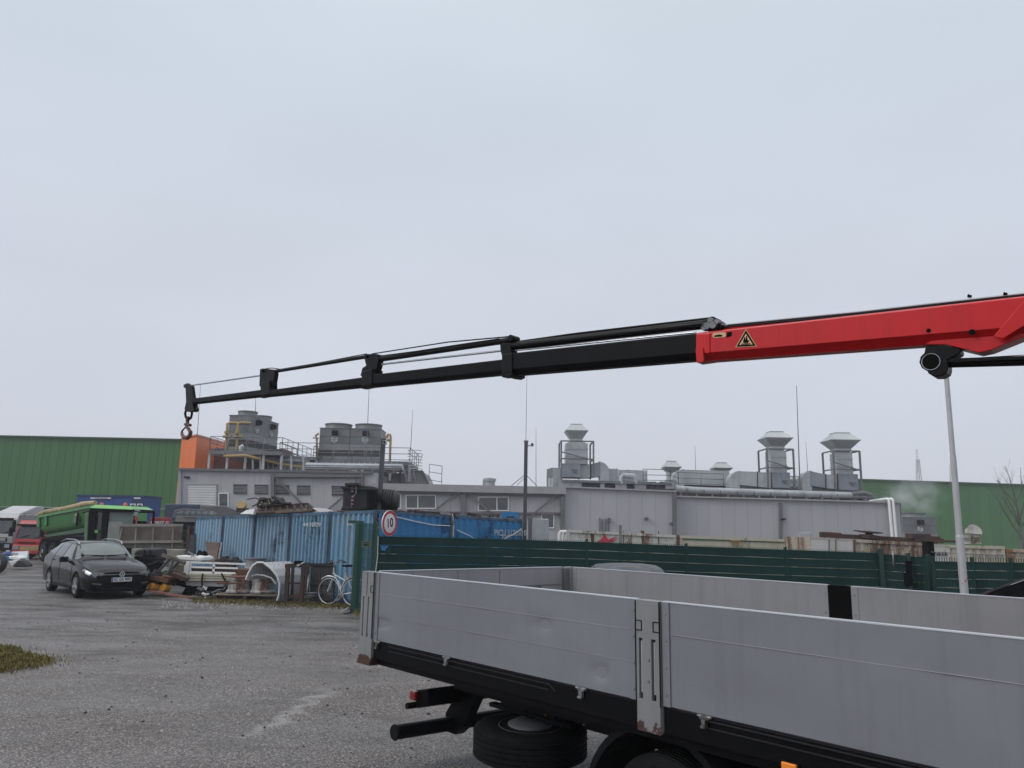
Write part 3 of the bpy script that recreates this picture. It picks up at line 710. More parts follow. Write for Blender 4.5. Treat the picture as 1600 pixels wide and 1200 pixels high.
def elbow(b, xr, yt, yb, xl, Y=YS, d=1.1, flip=False):
    """quarter-round elbow from horizontal (at xr) turning down at xl"""
    zt, zb = P(xr, yt, Y).z, P(xr, yb, Y).z; X1 = P(xr, yt, Y).x; X0 = P(xl, yt, Y).x; h = zt - zb
    pts = [Vector((X1, 0, zt))]; R_ = abs(X1 - X0)
    sgn = 1 if X0 > X1 else -1
    for k in range(0, 9):
        an = k / 8 * math.pi / 2; pts.append(Vector((X1 + sgn * R_ * math.sin(an), 0, zt - R_ + R_ * math.cos(an))))
    pts += [Vector((X0, 0, zb - .6)), Vector((X1, 0, zb - .6))]
    for q in pts: q.y = Y - d / 2
    mb = MB(); mb.prism(pts, (0, d, 0))
    for k in range(1, 4): mb.prism([p.lerp(Vector((X1, Y - d / 2, zb)), .0) + Vector((0, -.02, 0)) for p in (pts[2 * k], pts[2 * k] + Vector((0, 0, -.05)), Vector((X1, Y - d / 2, pts[2 * k].z - .05)), Vector((X1, Y - d / 2, pts[2 * k].z)))], (0, .015, 0))
    return mb.build('elbow', m_duct, b)
t = thing('air_duct', 'silver square duct with round elbow on the right of the tallest left stack', 'duct', P(930, 750, YS), 0)
duct(t, 905, 922, 727, 748, 726, 747); duct(t, 922, 936, 726, 747, 722.5, 745, mat=m_ductb); elbow(t, 936, 722.5, 744, 950)
t = thing('air_duct', 'silver ducts and round elbow pipe low behind the roof edge between stack and railing', 'duct', P(980, 750, YS), 0)
duct(t, 950.5, 963, 733, 752, 733.3, 752, mat=m_cap, Y=64); duct(t, 966, 980, 735, 752, 735, 752, Y=65); duct(t, 980, 1009, 735, 754, 736, 754, Y=65.5)
mb = MB(); mb.tube([P(971, 756, 61.6), P(971, 746, 61.6), P(974, 743, 61.6), P(990, 744, 61.6), P(993, 748, 61.6), P(993.5, 756, 61.6)], .22, 12); mb.build('round_pipe', m_galv, t)
t = thing('air_duct', 'long zinc duct behind the roof railing between the two small caps', 'duct', P(1090, 750, 66), 0)
elbow(t, 1066, 734, 757, 1047, Y=64.5); duct(t, 1066, 1136, 734.5, 758, 736.5, 760, mat=m_cap, Y=66)
t = thing('air_duct', 'zinc duct with round elbow leading to the left one of the close stacks', 'duct', P(1165, 750, YS), 0)
elbow(t, 1152, 737, 758, 1136); duct(t, 1152, 1180, 737, 758, 738, 761, mat=m_cap); duct(t, 1180, 1200, 738.5, 761, 739, 763)
t = thing('air_duct', 'zinc duct with round elbow leading to the rightmost stack', 'duct', P(1270, 750, YS), 0)
elbow(t, 1263, 737, 760, 1248.5); duct(t, 1263, 1286, 737, 759, 742, 763, mat=m_ductb); duct(t, 1286, 1302, 742, 763, 742, 765)
for lab, xc, ys, w, n_ in (('small mushroom exhaust cap left of the long zinc duct', 1049, (721.5, 731, 738, 746), 27, 14), ('small mushroom exhaust cap above the right end of the long zinc duct', 1127, (724, 732.5, 739, 747), 29, 15)):
    Y_ = 68.; z = [P(xc, y, Y_).z for y in ys]; c = P(xc, 740, Y_); c.y = Y_; t = thing('roof_cowl', lab, 'exhaust cap', (c.x, Y_, z[3]), 0, 'small exhaust caps'); cap(t, c, (z[3] - 1, z[2], z[1], z[0]), w * Y_ / 1222, n_ * Y_ / 1222)
t = thing('roof_cabinet', 'pale box unit with dark side at the left end of the exhaust ducts', 'cabinet', P(868, 758, 63.5), 0)
mb = MB(); a = P(863, 760, 63.5); c = P(878.5, 731, 63.5); mb.box(a.x, c.x, 63.5, 65.5, 5, c.z); mb.build('casing', m_cap, t)
mb = MB(); mb.prism([(a.x - .005, 63.5, 5), (a.x - .005, 63.5, c.z), (a.x - .35, 65.5, c.z), (a.x - .35, 65.5, 5)], (-.03, 0, 0)); mb.build('dark_side', m_galvd, t)
mb = MB(); 
for x in (859, 862): mb.cbox(P(x, 756, 62.5), (.2, .2, .9))
mb.each('foot_post', m_logo, t)
# deck beams under ducts, long pipe
t = thing('duct_support', 'dark steel deck carrying the left exhaust stack and its ducts', 'platform', P(960, 755, 61.5), 0)
mb = MB(); a = P(878, 749, 61.4); c = P(1050, 754.5, 61.4); mb.hexa([a + Vector((0, 0, -.18)), c + Vector((0, 0, -.18)), c + Vector((0, 3.5, -.18)), a + Vector((0, 3.5, -.18)), a, c, c + Vector((0, 3.5, 0)), a + Vector((0, 3.5, 0))]); mb.build('deck', m_galvd, t)
mb = MB()
for x in (882, 900, 941, 970, 1000, 1048): mb.cbox(P(x, 757, 61.8), (.35 if x % 2 else .9, .3, .7))
mb.each('foot_block', m_galv, t)
mb = MB()
for k in range(14): mb.cbox(P(890 + k * 11 + random.uniform(-3, 3), 757.5, 62.6), (.5, .3, .5))
mb.each('valve_box', m_galvd, t)
t = thing('duct_support', 'dark steel deck carrying the two right exhaust stacks and their ducts', 'platform', P(1200, 765, 61.8), 0)
mb = MB(); a = P(1058, 759.5, 61.8); c = P(1336, 768.5, 61.8); mb.hexa([a + Vector((0, 0, -.18)), c + Vector((0, 0, -.18)), c + Vector((0, 3.5, -.18)), a + Vector((0, 3.5, -.18)), a, c, c + Vector((0, 3.5, 0)), a + Vector((0, 3.5, 0))]); mb.build('deck', m_galvd, t)
mb = MB()
for k in range(12): x = 1064 + k * 24.5; mb.bar(P(x, 760 + k * .75, 61.9), P(x, 779 + k * .6, 61.9), .12)
mb.each('support_leg', m_galv, t)
t = thing('roof_pipe', 'thick insulated pipe running along the roof edge of the right panel hall', 'pipe', P(1180, 770, 61.2), 0)
mb = MB(); mb.tube([P(1050, 761, 62.6), P(1060, 764, 61.4), P(1100, 766.5, 61.2), P(1340, 774.5, 61.2)], .26, 12); mb.build('pipe_run', m_galv, t)
mb = MB()
for k in range(11): q0 = P(1072 + k * 26, 767.0 + k * .9, 61.2); q1 = P(1073.5 + k * 26, 767.05 + k * .9, 61.2); mb.tube([q0, q1], .285, 12)
mb.build('joint_ring', m_galvd, t)
mb = MB()
for k in range(36): mb.cbox(P(1180 + k * 5.4, 773 + k * .2 + random.uniform(-3, 3), 62.4), (random.uniform(.2, .7), .5, random.uniform(.15, .5)))
mb.each('valve_box', m_galvd, t)
mb = MB(); mb.tube([P(1332, 772, 61), P(1350, 770, 61), P(1362, 774, 61)], .17, 8); mb.tube([P(1300, 777, 61), P(1365, 777, 61)], .10, 8); mb.build('small_pipe', m_galvd, t)
t = thing('roof_railing', 'thin roof railing in front of the long zinc duct', 'railing', P(1060, 757, 61), 0)
railing(t, [P(1005, 752.5, 61), P(1048, 753.5, 61), P(1060, 757.5, 61.3), P(1131, 760, 61.3)], .98, step=1.9)
t = thing('roof_railing', 'thin roof railing at the right end of the panel hall', 'railing', P(1370, 780, 63), 0)
railing(t, [P(1336, 780, 64), P(1390, 784, 64)], 1.0, step=1.6)
t = thing('roof_cowl', 'low round vent cap between the two close stacks', 'exhaust cap', P(1240, 755, 68), 0)
mb = MB(); q = P(1240, 766, 68); mb.box(q.x - .6, q.x + .6, 67.5, 68.7, q.z, q.z + .9); mb.hexa([(q.x - .75, 67.4, q.z + .9), (q.x + .85, 67.4, q.z + .9), (q.x + .85, 68.8, q.z + .9), (q.x - .75, 68.8, q.z + .9), (q.x - .4, 67.6, q.z + 1.2), (q.x + .5, 67.6, q.z + 1.2), (q.x + .5, 68.6, q.z + 1.2), (q.x - .4, 68.6, q.z + 1.2)]); mb.build('vent_body', m_duct, t)
railing(t, [P(1232, 766, 66), P(1248, 766, 66)], 1.2, 'guard_rail', step=.5)
# lightning rods
rods = ((313.5, 600, 307, 700, 64, .03, 'left of the turned cooling cells'), (577.5, 590, 571.5, 735, 62, .035, 'in front of the middle cooling cells'), (645, 640, 641.5, 704, 62, .03, 'on the ladder cage'), (823.5, 575, 821.5, 700, 66, .03, 'behind the camera mast'),
        (837.5, 670, 837.5, 762, 64, .03, 'right of the camera mast'), (1086, 697, 1087, 735, 66, .025, 'on the long zinc duct'), (1244.5, 602, 1250, 762, 62, .05, 'between the two close stacks, the tall one'), (1259, 690, 1262, 738, 66, .025, 'between the two close stacks, the short one'), (399.5, 622, 399, 645, 66, .03, 'above the turned cooling cells'), (1484, 725, 1485, 760, 104, .05, 'on the far green hall'), (1594.5, 730, 1596, 760, 60, .03, 'at the right edge'))
for x0, y0, x1, y1, Y, r, w in rods:
    mb = MB(); mb.tube([P(x1, y1, Y), P((x0 + x1) / 2, (y0 + y1) / 2, Y), P(x0, y0, Y)], [r, r * .8, r * .45], 6)
    tag(mb.build('lightning_rod', m_galvd), 'thin lightning rod ' + w, 'lightning rod', 'lightning rods on the roofs')
t = thing('rod_tripod', 'wire tripod stay at the foot of the rod beside the camera mast', 'stay', P(822, 757, 62), 0)
mb = MB()
for dx in (-21, 19): mb.tube([P(820 + dx, 759, 62), P(821, 741, 62)], .03, 5)
mb.tube([P(808, 758, 62), P(820, 746, 62)], .02, 5); mb.build('stay_wire', m_galvd, t)
# small tower behind right + steam
t0 = tower_unit('cooling_tower', 'grey cooling cell standing alone in front of the far green hall', (P(1414, 860, 80).x, 80, P(1414, 860, 80).z), (1, 0, 0), (0, 1, 0), 3.45, 3, P(1414, 808, 80).z - P(1414, 860, 80).z, 'cooling cells on the roof platforms')
def steam(name, label, cx, cy, Y, rx, rz, dens):
    bmm = bmesh.new(); bmesh.ops.create_icosphere(bmm, subdivisions=3, radius=1)
    c = P(cx, cy, Y)
    for v in bmm.verts: v.co = Vector((v.co.x * rx, v.co.y * rx * .8, v.co.z * rz)) + c
    me = bpy.data.meshes.new(name); bmm.to_mesh(me); bmm.free()
    mt = bpy.data.materials.new(name); mt.use_nodes = True; n_ = mt.node_tree; n_.nodes.clear()
    o_ = n_.nodes.new('ShaderNodeOutputMaterial'); pv = n_.nodes.new('ShaderNodeVolumePrincipled'); pv.inputs['Color'].default_value = (.9, .9, .92, 1); pv.inputs['Anisotropy'].default_value = .2
    tc_ = n_.nodes.new('ShaderNodeTexCoord'); no = n_.nodes.new('ShaderNodeTexNoise'); no.inputs['Scale'].default_value = .55; no.inputs['Detail'].default_value = 3
    gr = n_.nodes.new('ShaderNodeVectorMath'); gr.operation = 'SUBTRACT'; gr.inputs[1].default_value = c
    dv = n_.nodes.new('ShaderNodeVectorMath'); dv.operation = 'DIVIDE'; dv.inputs[1].default_value = (rx, rx * .8, rz)
    ln = n_.nodes.new('ShaderNodeVectorMath'); ln.operation = 'LENGTH'
    n_.links.new(tc_.outputs['Object'], no.inputs['Vector']); n_.links.new(tc_.outputs['Object'], gr.inputs[0]); n_.links.new(gr.outputs[0], dv.inputs[0]); n_.links.new(dv.outputs[0], ln.inputs[0])
    mr_ = n_.nodes.new('ShaderNodeMapRange'); n_.links.new(ln.outputs['Value'], mr_.inputs[0]); mr_.inputs[1].default_value = 1.0; mr_.inputs[2].default_value = .2; mr_.inputs[3].default_value = 0; mr_.inputs[4].default_value = 1
    m2 = n_.nodes.new('ShaderNodeMapRange'); n_.links.new(no.outputs['Fac'], m2.inputs[0]); m2.inputs[1].default_value = .42; m2.inputs[2].default_value = .7; m2.inputs[3].default_value = 0; m2.inputs[4].default_value = dens
    mm = n_.nodes.new('ShaderNodeMath'); mm.operation = 'MULTIPLY'; n_.links.new(mr_.outputs[0], mm.inputs[0]); n_.links.new(m2.outputs[0], mm.inputs[1]); n_.links.new(mm.outputs[0], pv.inputs['Density']); n_.links.new(pv.outputs[0], o_.inputs['Volume'])
    me.materials.append(mt); o = bpy.data.objects.new(name, me); COL.objects.link(o); o['kind'] = 'stuff'; tag(o, label, 'steam'); PM[o] = Matrix.Identity(4); return o
steam('steam', 'white steam drifting above the lone cooling cell', 1426, 776, 84, 3.8, 3.0, .34)
SC.cycles.volume_step_rate = 1.0; SC.cycles.volume_max_steps = 64
# ---------------------------------------------------------------- camera masts, near pole
def cctv(label, xt, yt, xb, yb, Y, w, armr):
    t = thing('camera_mast', label, 'camera mast', P(xb, yb, Y), 0, 'dark square masts with cameras')
    a, c = P(xb, yb, Y), P(xt, yt, Y); a.z = 0
    mb = MB(); mb.bar(a, c, w); mb.build('pole', M('mast_grey', (.06, .065, .068), .55, var=.2), t)
    mb = MB(); mb.cbox(c + Vector((0, 0, .03)), (w + .03, w + .03, .05)); mb.build('pole_cap', m_galvd, t)
    mb = MB(); q = c + Vector((armr * .12, -.1, -.1)); mb.tube([c + Vector((0, 0, -.12)), q + Vector((armr * .08, 0, 0))], .03, 6); mb.cbox(q + Vector((armr * .08, -.06, 0)), (.09, .24, .09)); o = mb.build('camera_head', m_logo, t)
    mb = MB(); mb.lathe([(.035, 0), (.035, .03)], Matrix.Translation(q + Vector((armr * .08, -.19, 0))) @ Matrix.Rotation(math.pi / 2, 4, 'X'), 10); mb.build('lens', m_dark, o)
    return t
cctv('dark square mast with small white camera, in front of the middle cooling cells', 599, 687, 590.5, 800, 22.5, .125, .4)
cctv('dark square mast with side camera at the right end of the blue containers', 822, 691, 820, 815, 25.8, .12, 1)
t = thing('pole', 'tall light grey tapered metal pole in front of the green mesh gate', 'pole', (P(1508, 940, 14).x, 14, 0), 0)
a = P(1508, 940, 14); x_ = a.x
mb = MB(); mb.tube([(x_, 14, 0), (x_, 14, 2.05)], [.068, .066], 20); mb.tube([(x_, 14, 2.05), (x_, 14, 2.10)], [.066, .056], 20, caps=False); mb.tube([(x_, 14, 2.10), (x_ + .01, 14, 3.5)], [.056, .052], 20); mb.tube([(x_ + .01, 14, 3.5), (x_ + .02, 14, 5.4)], [.046, .040], 20); mb.build('shaft', M('pole_zinc', (.42, .42, .43), .5, .15, var=.12, vs=2, streak=.3), t)
mb = MB(); mb.tube([(x_ - .055, 13.965, 1.24), (x_, 13.94, 1.29), (x_ + .055, 13.96, 1.36)], .012, 6); mb.build('red_tape', m_lensr, t)
# ================================================================== VEHICLES
def cr1(a, b, c, d, t): return .5 * ((2 * b) + (-a + c) * t + (2 * a - 5 * b + 4 * c - d) * t * t + (-a + 3 * b - 3 * c + d) * t ** 3)
ST = [  # x, half width, belt z, roof half width, roof z, bottom z
    (0.00, .64, .64, .52, .70, .24), (.10, .76, .68, .58, .765, .20), (.35, .86, .76, .64, .85, .18), (.75, .895, .85, .68, .925, .18), (1.15, .90, .91, .68, .975, .18),
    (1.45, .90, .945, .66, 1.02, .18), (1.80, .90, .96, .63, 1.25, .18), (2.12, .90, .97, .59, 1.415, .18), (2.6, .90, .975, .575, 1.465, .18), (3.3, .90, .98, .565, 1.46, .18),
    (3.85, .895, 1.0, .545, 1.42, .19), (4.2, .885, 1.02, .54, 1.34, .22), (4.42, .865, 1.02, .60, 1.12, .25), (4.52, .83, .95, .66, 1.0, .3), (4.56, .74, .80, .60, .88, .38)]
def sect(x):
    i = 0
    while i < len(ST) - 2 and x > ST[i + 1][0]: i += 1
    t = (x - ST[i][0]) / (ST[i + 1][0] - ST[i][0]); g = lambda k: ST[max(0, min(len(ST) - 1, k))]
    return [cr1(g(i - 1)[j], g(i)[j], g(i + 1)[j], g(i + 2)[j], t) for j in range(1, 6)]
def sprof(x):
    w, zb, yr, zr, z0 = sect(x)
    return [(0, z0), (w - .14, z0), (w - .035, z0 + .07), (w - .012, z0 + .2), (w, z0 + (zb - z0) * .55), (w - .015, zb - .06), (w - .05, zb), (yr + (w - yr) * .55, zb + (zr - zb) * .42), (yr + .04, zr - .055), (yr - .04, zr - .012), (yr * .5, zr + .012), (0, zr + .02)]
def surf(x, v, side, off=0.0):
    pr = sprof(x); i = min(int(v), len(pr) - 2); t = v - i
    y = pr[i][0] * (1 - t) + pr[i + 1][0] * t; z = pr[i][1] * (1 - t) + pr[i + 1][1] * t
    dy, dz = pr[i + 1][0] - pr[i][0], pr[i + 1][1] - pr[i][1]; L = math.hypot(dy, dz) or 1
    return Vector((x, side * (y + off * dz / L), z - off * dy / L))
def patch(mb, poly_fn, nx, nv, side, off):
    """poly_fn(s) -> (x0(v)...) ; regular grid over s,t in 0..1 given by corner fn"""
    vs = [surf(*poly_fn(i / nx, j / nv), side, off) for j in range(nv + 1) for i in range(nx + 1)]
    mb.add(vs, [(j * (nx + 1) + i, j * (nx + 1) + i + 1, (j + 1) * (nx + 1) + i + 1, (j + 1) * (nx + 1) + i) for j in range(nv) for i in range(nx)], True)
def quadfn(a, b, c, d):
    return lambda s, t: tuple((a[k] * (1 - s) + b[k] * s) * (1 - t) + (d[k] * (1 - s) + c[k] * s) * t for k in (0, 1))
def car_wheel(t, x, y, r=.325, rim=None, sgn=1):
    Mx = Matrix.Translation((x, y, r)) @ Matrix.Rotation(math.pi / 2 * -sgn, 4, 'X')
    mb = MB(); mb.lathe([(r * .66, -.19), (r * .93, -.2), (r, -.17), (r, -.03), (r * .95, .0), (r * .68, .012), (r * .66, -.02)], Mx, 28); o = mb.build('wheel', m_rubber, t, local=True)
    mb = MB(); mb.lathe([(r * .67, -.02), (r * .69, .008), (r * .64, .010), (r * .62, -.05), (r * .2, -.06)], Mx, 28)
    for k in range(5):
        for d in (-.13, .13):
            an = k * 2 * math.pi / 5 + .3; p0 = Mx @ Vector((.05 * math.cos(an), .05 * math.sin(an), -.005)); p1 = Mx @ Vector((r * .64 * math.cos(an + d), r * .64 * math.sin(an + d), .0)); mb.bar(p0, p1, .035, .03)
    mb.lathe([(.06, -.03), (.055, .01), (.01, .014)], Mx, 16); mb.build('rim', rim or m_alu, o, local=True)
    mb = MB(); mb.lathe([(r * .6, -.075), (r * .6, -.07)], Mx, 20); mb.build('brake_disc', m_dark, o, local=True)
m_alu = M('alloy_silver', (.45, .46, .47), .35, .6, var=.1)
m_carglass = glass_mat('car_glass', (.10, .125, .125), .12)
m_carglassd = glass_mat('car_side_glass', (.022, .026, .028), .12)
m_lamp = M('headlight_glass', (.24, .26, .28), .15, .3, var=.25, vs=14, coat=0)
def make_car(name, label, paint, group=None):
    t = thing(name, label, 'car', (0, 0, 0), 0, group)
    bm = bmesh.new(); xs_ = []
    for i in range(len(ST) - 1): xs_ += [ST[i][0] + (ST[i + 1][0] - ST[i][0]) * k / 3 for k in range(3)]
    xs_.append(ST[-1][0]); rings = []
    for x in xs_:
        pr = sprof(x); full = [(y, z) for y, z in pr] + [(-y, z) for y, z in pr[-2:0:-1]]
        rings.append([bm.verts.new((x, y, z)) for y, z in full])
    n = len(rings[0])
    for a, b_ in zip(rings[:-1], rings[1:]):
        for k in range(n): bm.faces.new((a[k], a[(k + 1) % n], b_[(k + 1) % n], b_[k]))
    bm.faces.new(rings[0][::-1]); bm.faces.new(rings[-1])
    bmesh.ops.recalc_face_normals(bm, faces=bm.faces); me = bpy.data.meshes.new('body'); bm.to_mesh(me); bm.free()
    for p in me.polygons: p.use_smooth = True
    tmp = bpy.data.objects.new('tmp', me); COL.objects.link(tmp)
    cut = MB()
    for x in (.88, 3.51):
        for s in (-1, 1): cut.lathe([(.365, .0), (.365, .6)], Matrix.Translation((x, s * .66, .335)) @ Matrix.Rotation(-s * math.pi / 2, 4, 'X'), 32)
    co = cut.build('cutter', m_dark, None); bo = tmp.modifiers.new('b', 'BOOLEAN'); bo.object = co; bo.operation = 'DIFFERENCE'; bo.solver = 'EXACT'
    dg = bpy.context.evaluated_depsgraph_get(); me2 = bpy.data.meshes.new_from_object(tmp.evaluated_get(dg))
    bpy.data.objects.remove(tmp); PM.pop(co); bpy.data.objects.remove(co)
    bm = bmesh.new(); bm.from_mesh(me2)
    for e in bm.edges:
        if len(e.link_faces) == 2 and e.calc_face_angle(0) > math.radians(35): e.smooth = False
    bm.to_mesh(me2); bm.free()
    me2.materials.clear(); me2.materials.append(paint); bod = bpy.data.objects.new('body', me2); COL.objects.link(bod); bod.parent = t; PM[bod] = PM[t]
    # windscreen, rear window, side windows
    mb = MB()
    for s in (-1, 1): patch(mb, quadfn((1.50, 7.0), (2.06, 8.3), (2.10, 11), (1.56, 11)), 8, 5, s, .006)
    mb.build('windscreen', m_carglass, t, local=True)
    mb = MB()
    for s in (-1, 1): patch(mb, quadfn((4.12, 11), (4.14, 8.5), (4.38, 7.3), (4.40, 11)), 6, 4, s, .006)
    mb.build('rear_window', m_carglassd, t, local=True)
    for s in (-1, 1):
        for q, mt in ((((1.62, 6.3), (2.52, 6.3), (2.52, 8.25), (2.12, 8.1)), m_carglass), (((2.60, 6.3), (3.40, 6.3), (3.36, 8.2), (2.60, 8.25)), m_carglassd), (((3.48, 6.35), (4.18, 6.7), (3.98, 8.0), (3.43, 8.2)), m_carglassd)):
            mb = MB(); patch(mb, quadfn(*q), 6, 4, s, .006); mb.build('side_window', mt, t, local=True)
        # headlight
        mb = MB(); patch(mb, quadfn((.015, 4.9), (.50, 5.05), (.42, 6.1), (.015, 6.0)), 8, 3, s, .008); mb.build('headlight', m_lamp, t, local=True)
        mb = MB(); patch(mb, quadfn((.04, 4.95), (.44, 5.2), (.42, 5.32), (.04, 5.15)), 8, 1, s, .012); mb.build('lamp_strip', m_dark, t, local=True)
        mb = MB(); patch(mb, quadfn((4.30, 5.0), (4.52, 5.0), (4.50, 6.0), (4.28, 6.0)), 4, 3, s, .008); mb.build('tail_light', m_lensr, t, local=True)
        mb = MB(); mb.prism([(-.014, s * .40, .628), (.035, s * .70, .598), (.045, s * .72, .705), (-.006, s * .46, .690)], (.03, 0, 0)); hl = mb.build('headlight', m_lamp, t, local=True, bevel=.008)
        mb = MB(); mb.bar((-.022, s * .44, .64), (.028, s * .69, .615), .012); mb.bar((-.02, s * .47, .665), (.0, s * .56, .66), .03); mb.build('lamp_trim', m_chrome, hl, local=True)
        # mirror
        mb = MB(); mb.cbox((1.80, s * 1.0, .99), (.13, .22, .15)); mb.bar((1.84, s * .86, .94), (1.82, s * .95, .97), .05); mb.build('wing_mirror', paint, t, local=True, bevel=.03)
        # roof rail
        mb = MB(); mb.tube([(2.05, s * .58, 1.40), (2.16, s * .575, 1.475), (2.6, s * .56, 1.515), (3.5, s * .55, 1.51), (3.95, s * .54, 1.44), (4.0, s * .54, 1.40)], .016, 7); mb.build('roof_rail', m_chrome, t, local=True)
        # sill, door lines, handles
        mb = MB(); mb.bar((1.27, s * .885, .245), (3.12, s * .885, .245), .05, .05); mb.build('sill', m_black, t, local=True)
        mb = MB()
        for x in (1.36, 2.55, 3.42):
            pts = [surf(x, v, s, .003) for v in (3, 4, 5, 6, 6.3)]
            for a, b_ in zip(pts[:-1], pts[1:]): mb.bar(a, b_, .010, .006)
        mb.build('door_gap', m_dark, t, local=True)
        for x in (2.32, 3.2):
            mb = MB(); mb.bar(surf(x, 5.0, s, .02), surf(x + .17, 5.0, s, .02), .03, .025); mb.build('door_handle', paint, t, local=True)
    fx = lambda x: Vector((x, 0, 0))
    mb = MB(); mb.box(-.012, .02, -.50, .50, .615, .675); mb.build('grille', m_dark, t, local=True)
    mb = MB(); mb.box(-.022, -.006, -.62, .62, .634, .656); mb.build('grille_chrome', m_chrome, t, local=True)
    mb = MB(); mb.box(-.01, .03, -.52, .52, .30, .43); mb.build('lower_intake', m_dark, t, local=True)
    for s in (-1, 1):
        mb = MB(); mb.prism([(-.008, s * .53, .30), (.055, s * .70, .32), (.055, s * .74, .46), (-.008, s * .56, .42)], (.02, 0, 0)); mb.build('lower_intake', m_dark, t, local=True)
        mb = MB(); mb.bar((-.02, s * .50, .40), (.03, s * .72, .42), .012); mb.build('intake_trim', m_chrome, t, local=True)
    mb = MB(); mb.box(-.06, .2, -.74, .74, .19, .225); mb.box(.02, .2, -.82, .82, .19, .225); mb.build('front_lip', m_black, t, local=True, bevel=.01)
    pm = M('plate_white', (.62, .63, .65), .4, var=.03); bl = M('plate_blue', (.02, .07, .35), .4)
    mb = MB(); mb.box(-.035, -.02, -.26, .26, .455, .565); o = mb.build('number_plate', pm, t, local=True)
    mb = MB(); mb.box(-.037, -.034, .222, .258, .458, .562); mb.build('plate_band', bl, o, local=True)
    text('AC GA 9092', .105, frame((-.036, -.018, .511), (0, -1, 0), (0, 0, 1)), 'plate_text', m_dark, o, .001, True, .80, .002)
    # round badge, two stacked letters
    c = Vector((-.03, 0, .648)); mb = MB(); mb.lathe([(.066, 0), (.066, .012), (.055, .014)], Matrix.Translation((-.018, 0, .648)) @ Matrix.Rotation(-math.pi / 2, 4, 'Y'), 28); o = mb.build('badge', m_dark, t, local=True)
    mb = MB(); q = lambda y, z: Vector((-.034, -y, .648 + z)); mb.tube([q(.066 * math.cos(a), .066 * math.sin(a)) for a in [k * math.pi / 14 for k in range(28)]], .006, 6, closed=True)
    for a, b_ in (((-.03, .055), (0, .005)), ((0, .005), (.03, .055)), ((-.055, .025), (-.027, -.045)), ((-.027, -.045), (0, .0)), ((0, .0), (.027, -.045)), ((.027, -.045), (.055, .025))): mb.bar(q(*a), q(*b_), .008, .011)
    mb.build('badge_letters', m_logo, o, local=True)
    for x in (.88, 3.51):
        for s in (-1, 1): car_wheel(t, x, s * .885, .33, None, s)
    mb = MB(); mb.box(.4, 4.1, -.62, .62, .17, .5); mb.build('underbody', m_dark, t, local=True)
    for s in (-1, 1):     # wiper
        mb = MB(); a = surf(1.52, 10.9, s, .02); b_ = surf(1.60, 8.8, s, .025); mb.bar(a, b_, .015); mb.build('wiper', m_dark, t, local=True)
    return t
m_carblack = M('car_paint_anthracite', (.005, .0045, .0065), .16, .0, var=.12, vs=2, spec=.28)
car = make_car('parked_car', 'dark anthracite estate car with chrome roof rails parked on the gravel', m_carblack)
# car local +x = rearwards from the nose. heading: nose points to camera-right
ang = math.radians(44)
nose_l = G(120.5, 934)                              # contact of the wheel at image-left front
dirb = Vector((-math.sin(ang), math.cos(ang), 0)); lat = Vector((math.cos(ang), math.sin(ang), 0))   # back, image-right
org = nose_l - dirb * .88 + lat * .80
car.location = (org.x, org.y, .0); car.rotation_euler = (0, 0, math.atan2(dirb.y, dirb.x)); PM[car] = Matrix.Translation(car.location) @ Matrix.Rotation(car.rotation_euler[2], 4, 'Z')
c2 = dup(car, (0, 0, 0), 0, 'grey car whose roof shows above the far sideboard of the flatbed')
q = P(985, 882, 13.8); c2.location = (q.x + .25, 17.1, 0); c2.rotation_euler = (0, 0, math.radians(-95))
m_cargrey = M('car_paint_grey', (.035, .035, .038), .4, .1, var=.1, spec=.3)
for ch in [o for o in PM if o.parent == c2 and o.name.startswith('roof_rail')]: PM.pop(ch); bpy.data.objects.remove(ch)
for ch in [o for o in PM if o.parent == c2]:
    if ch.name.startswith(('body', 'wing_mirror', 'door_handle')): ch.data = ch.data.copy(); ch.data.materials[0] = m_cargrey
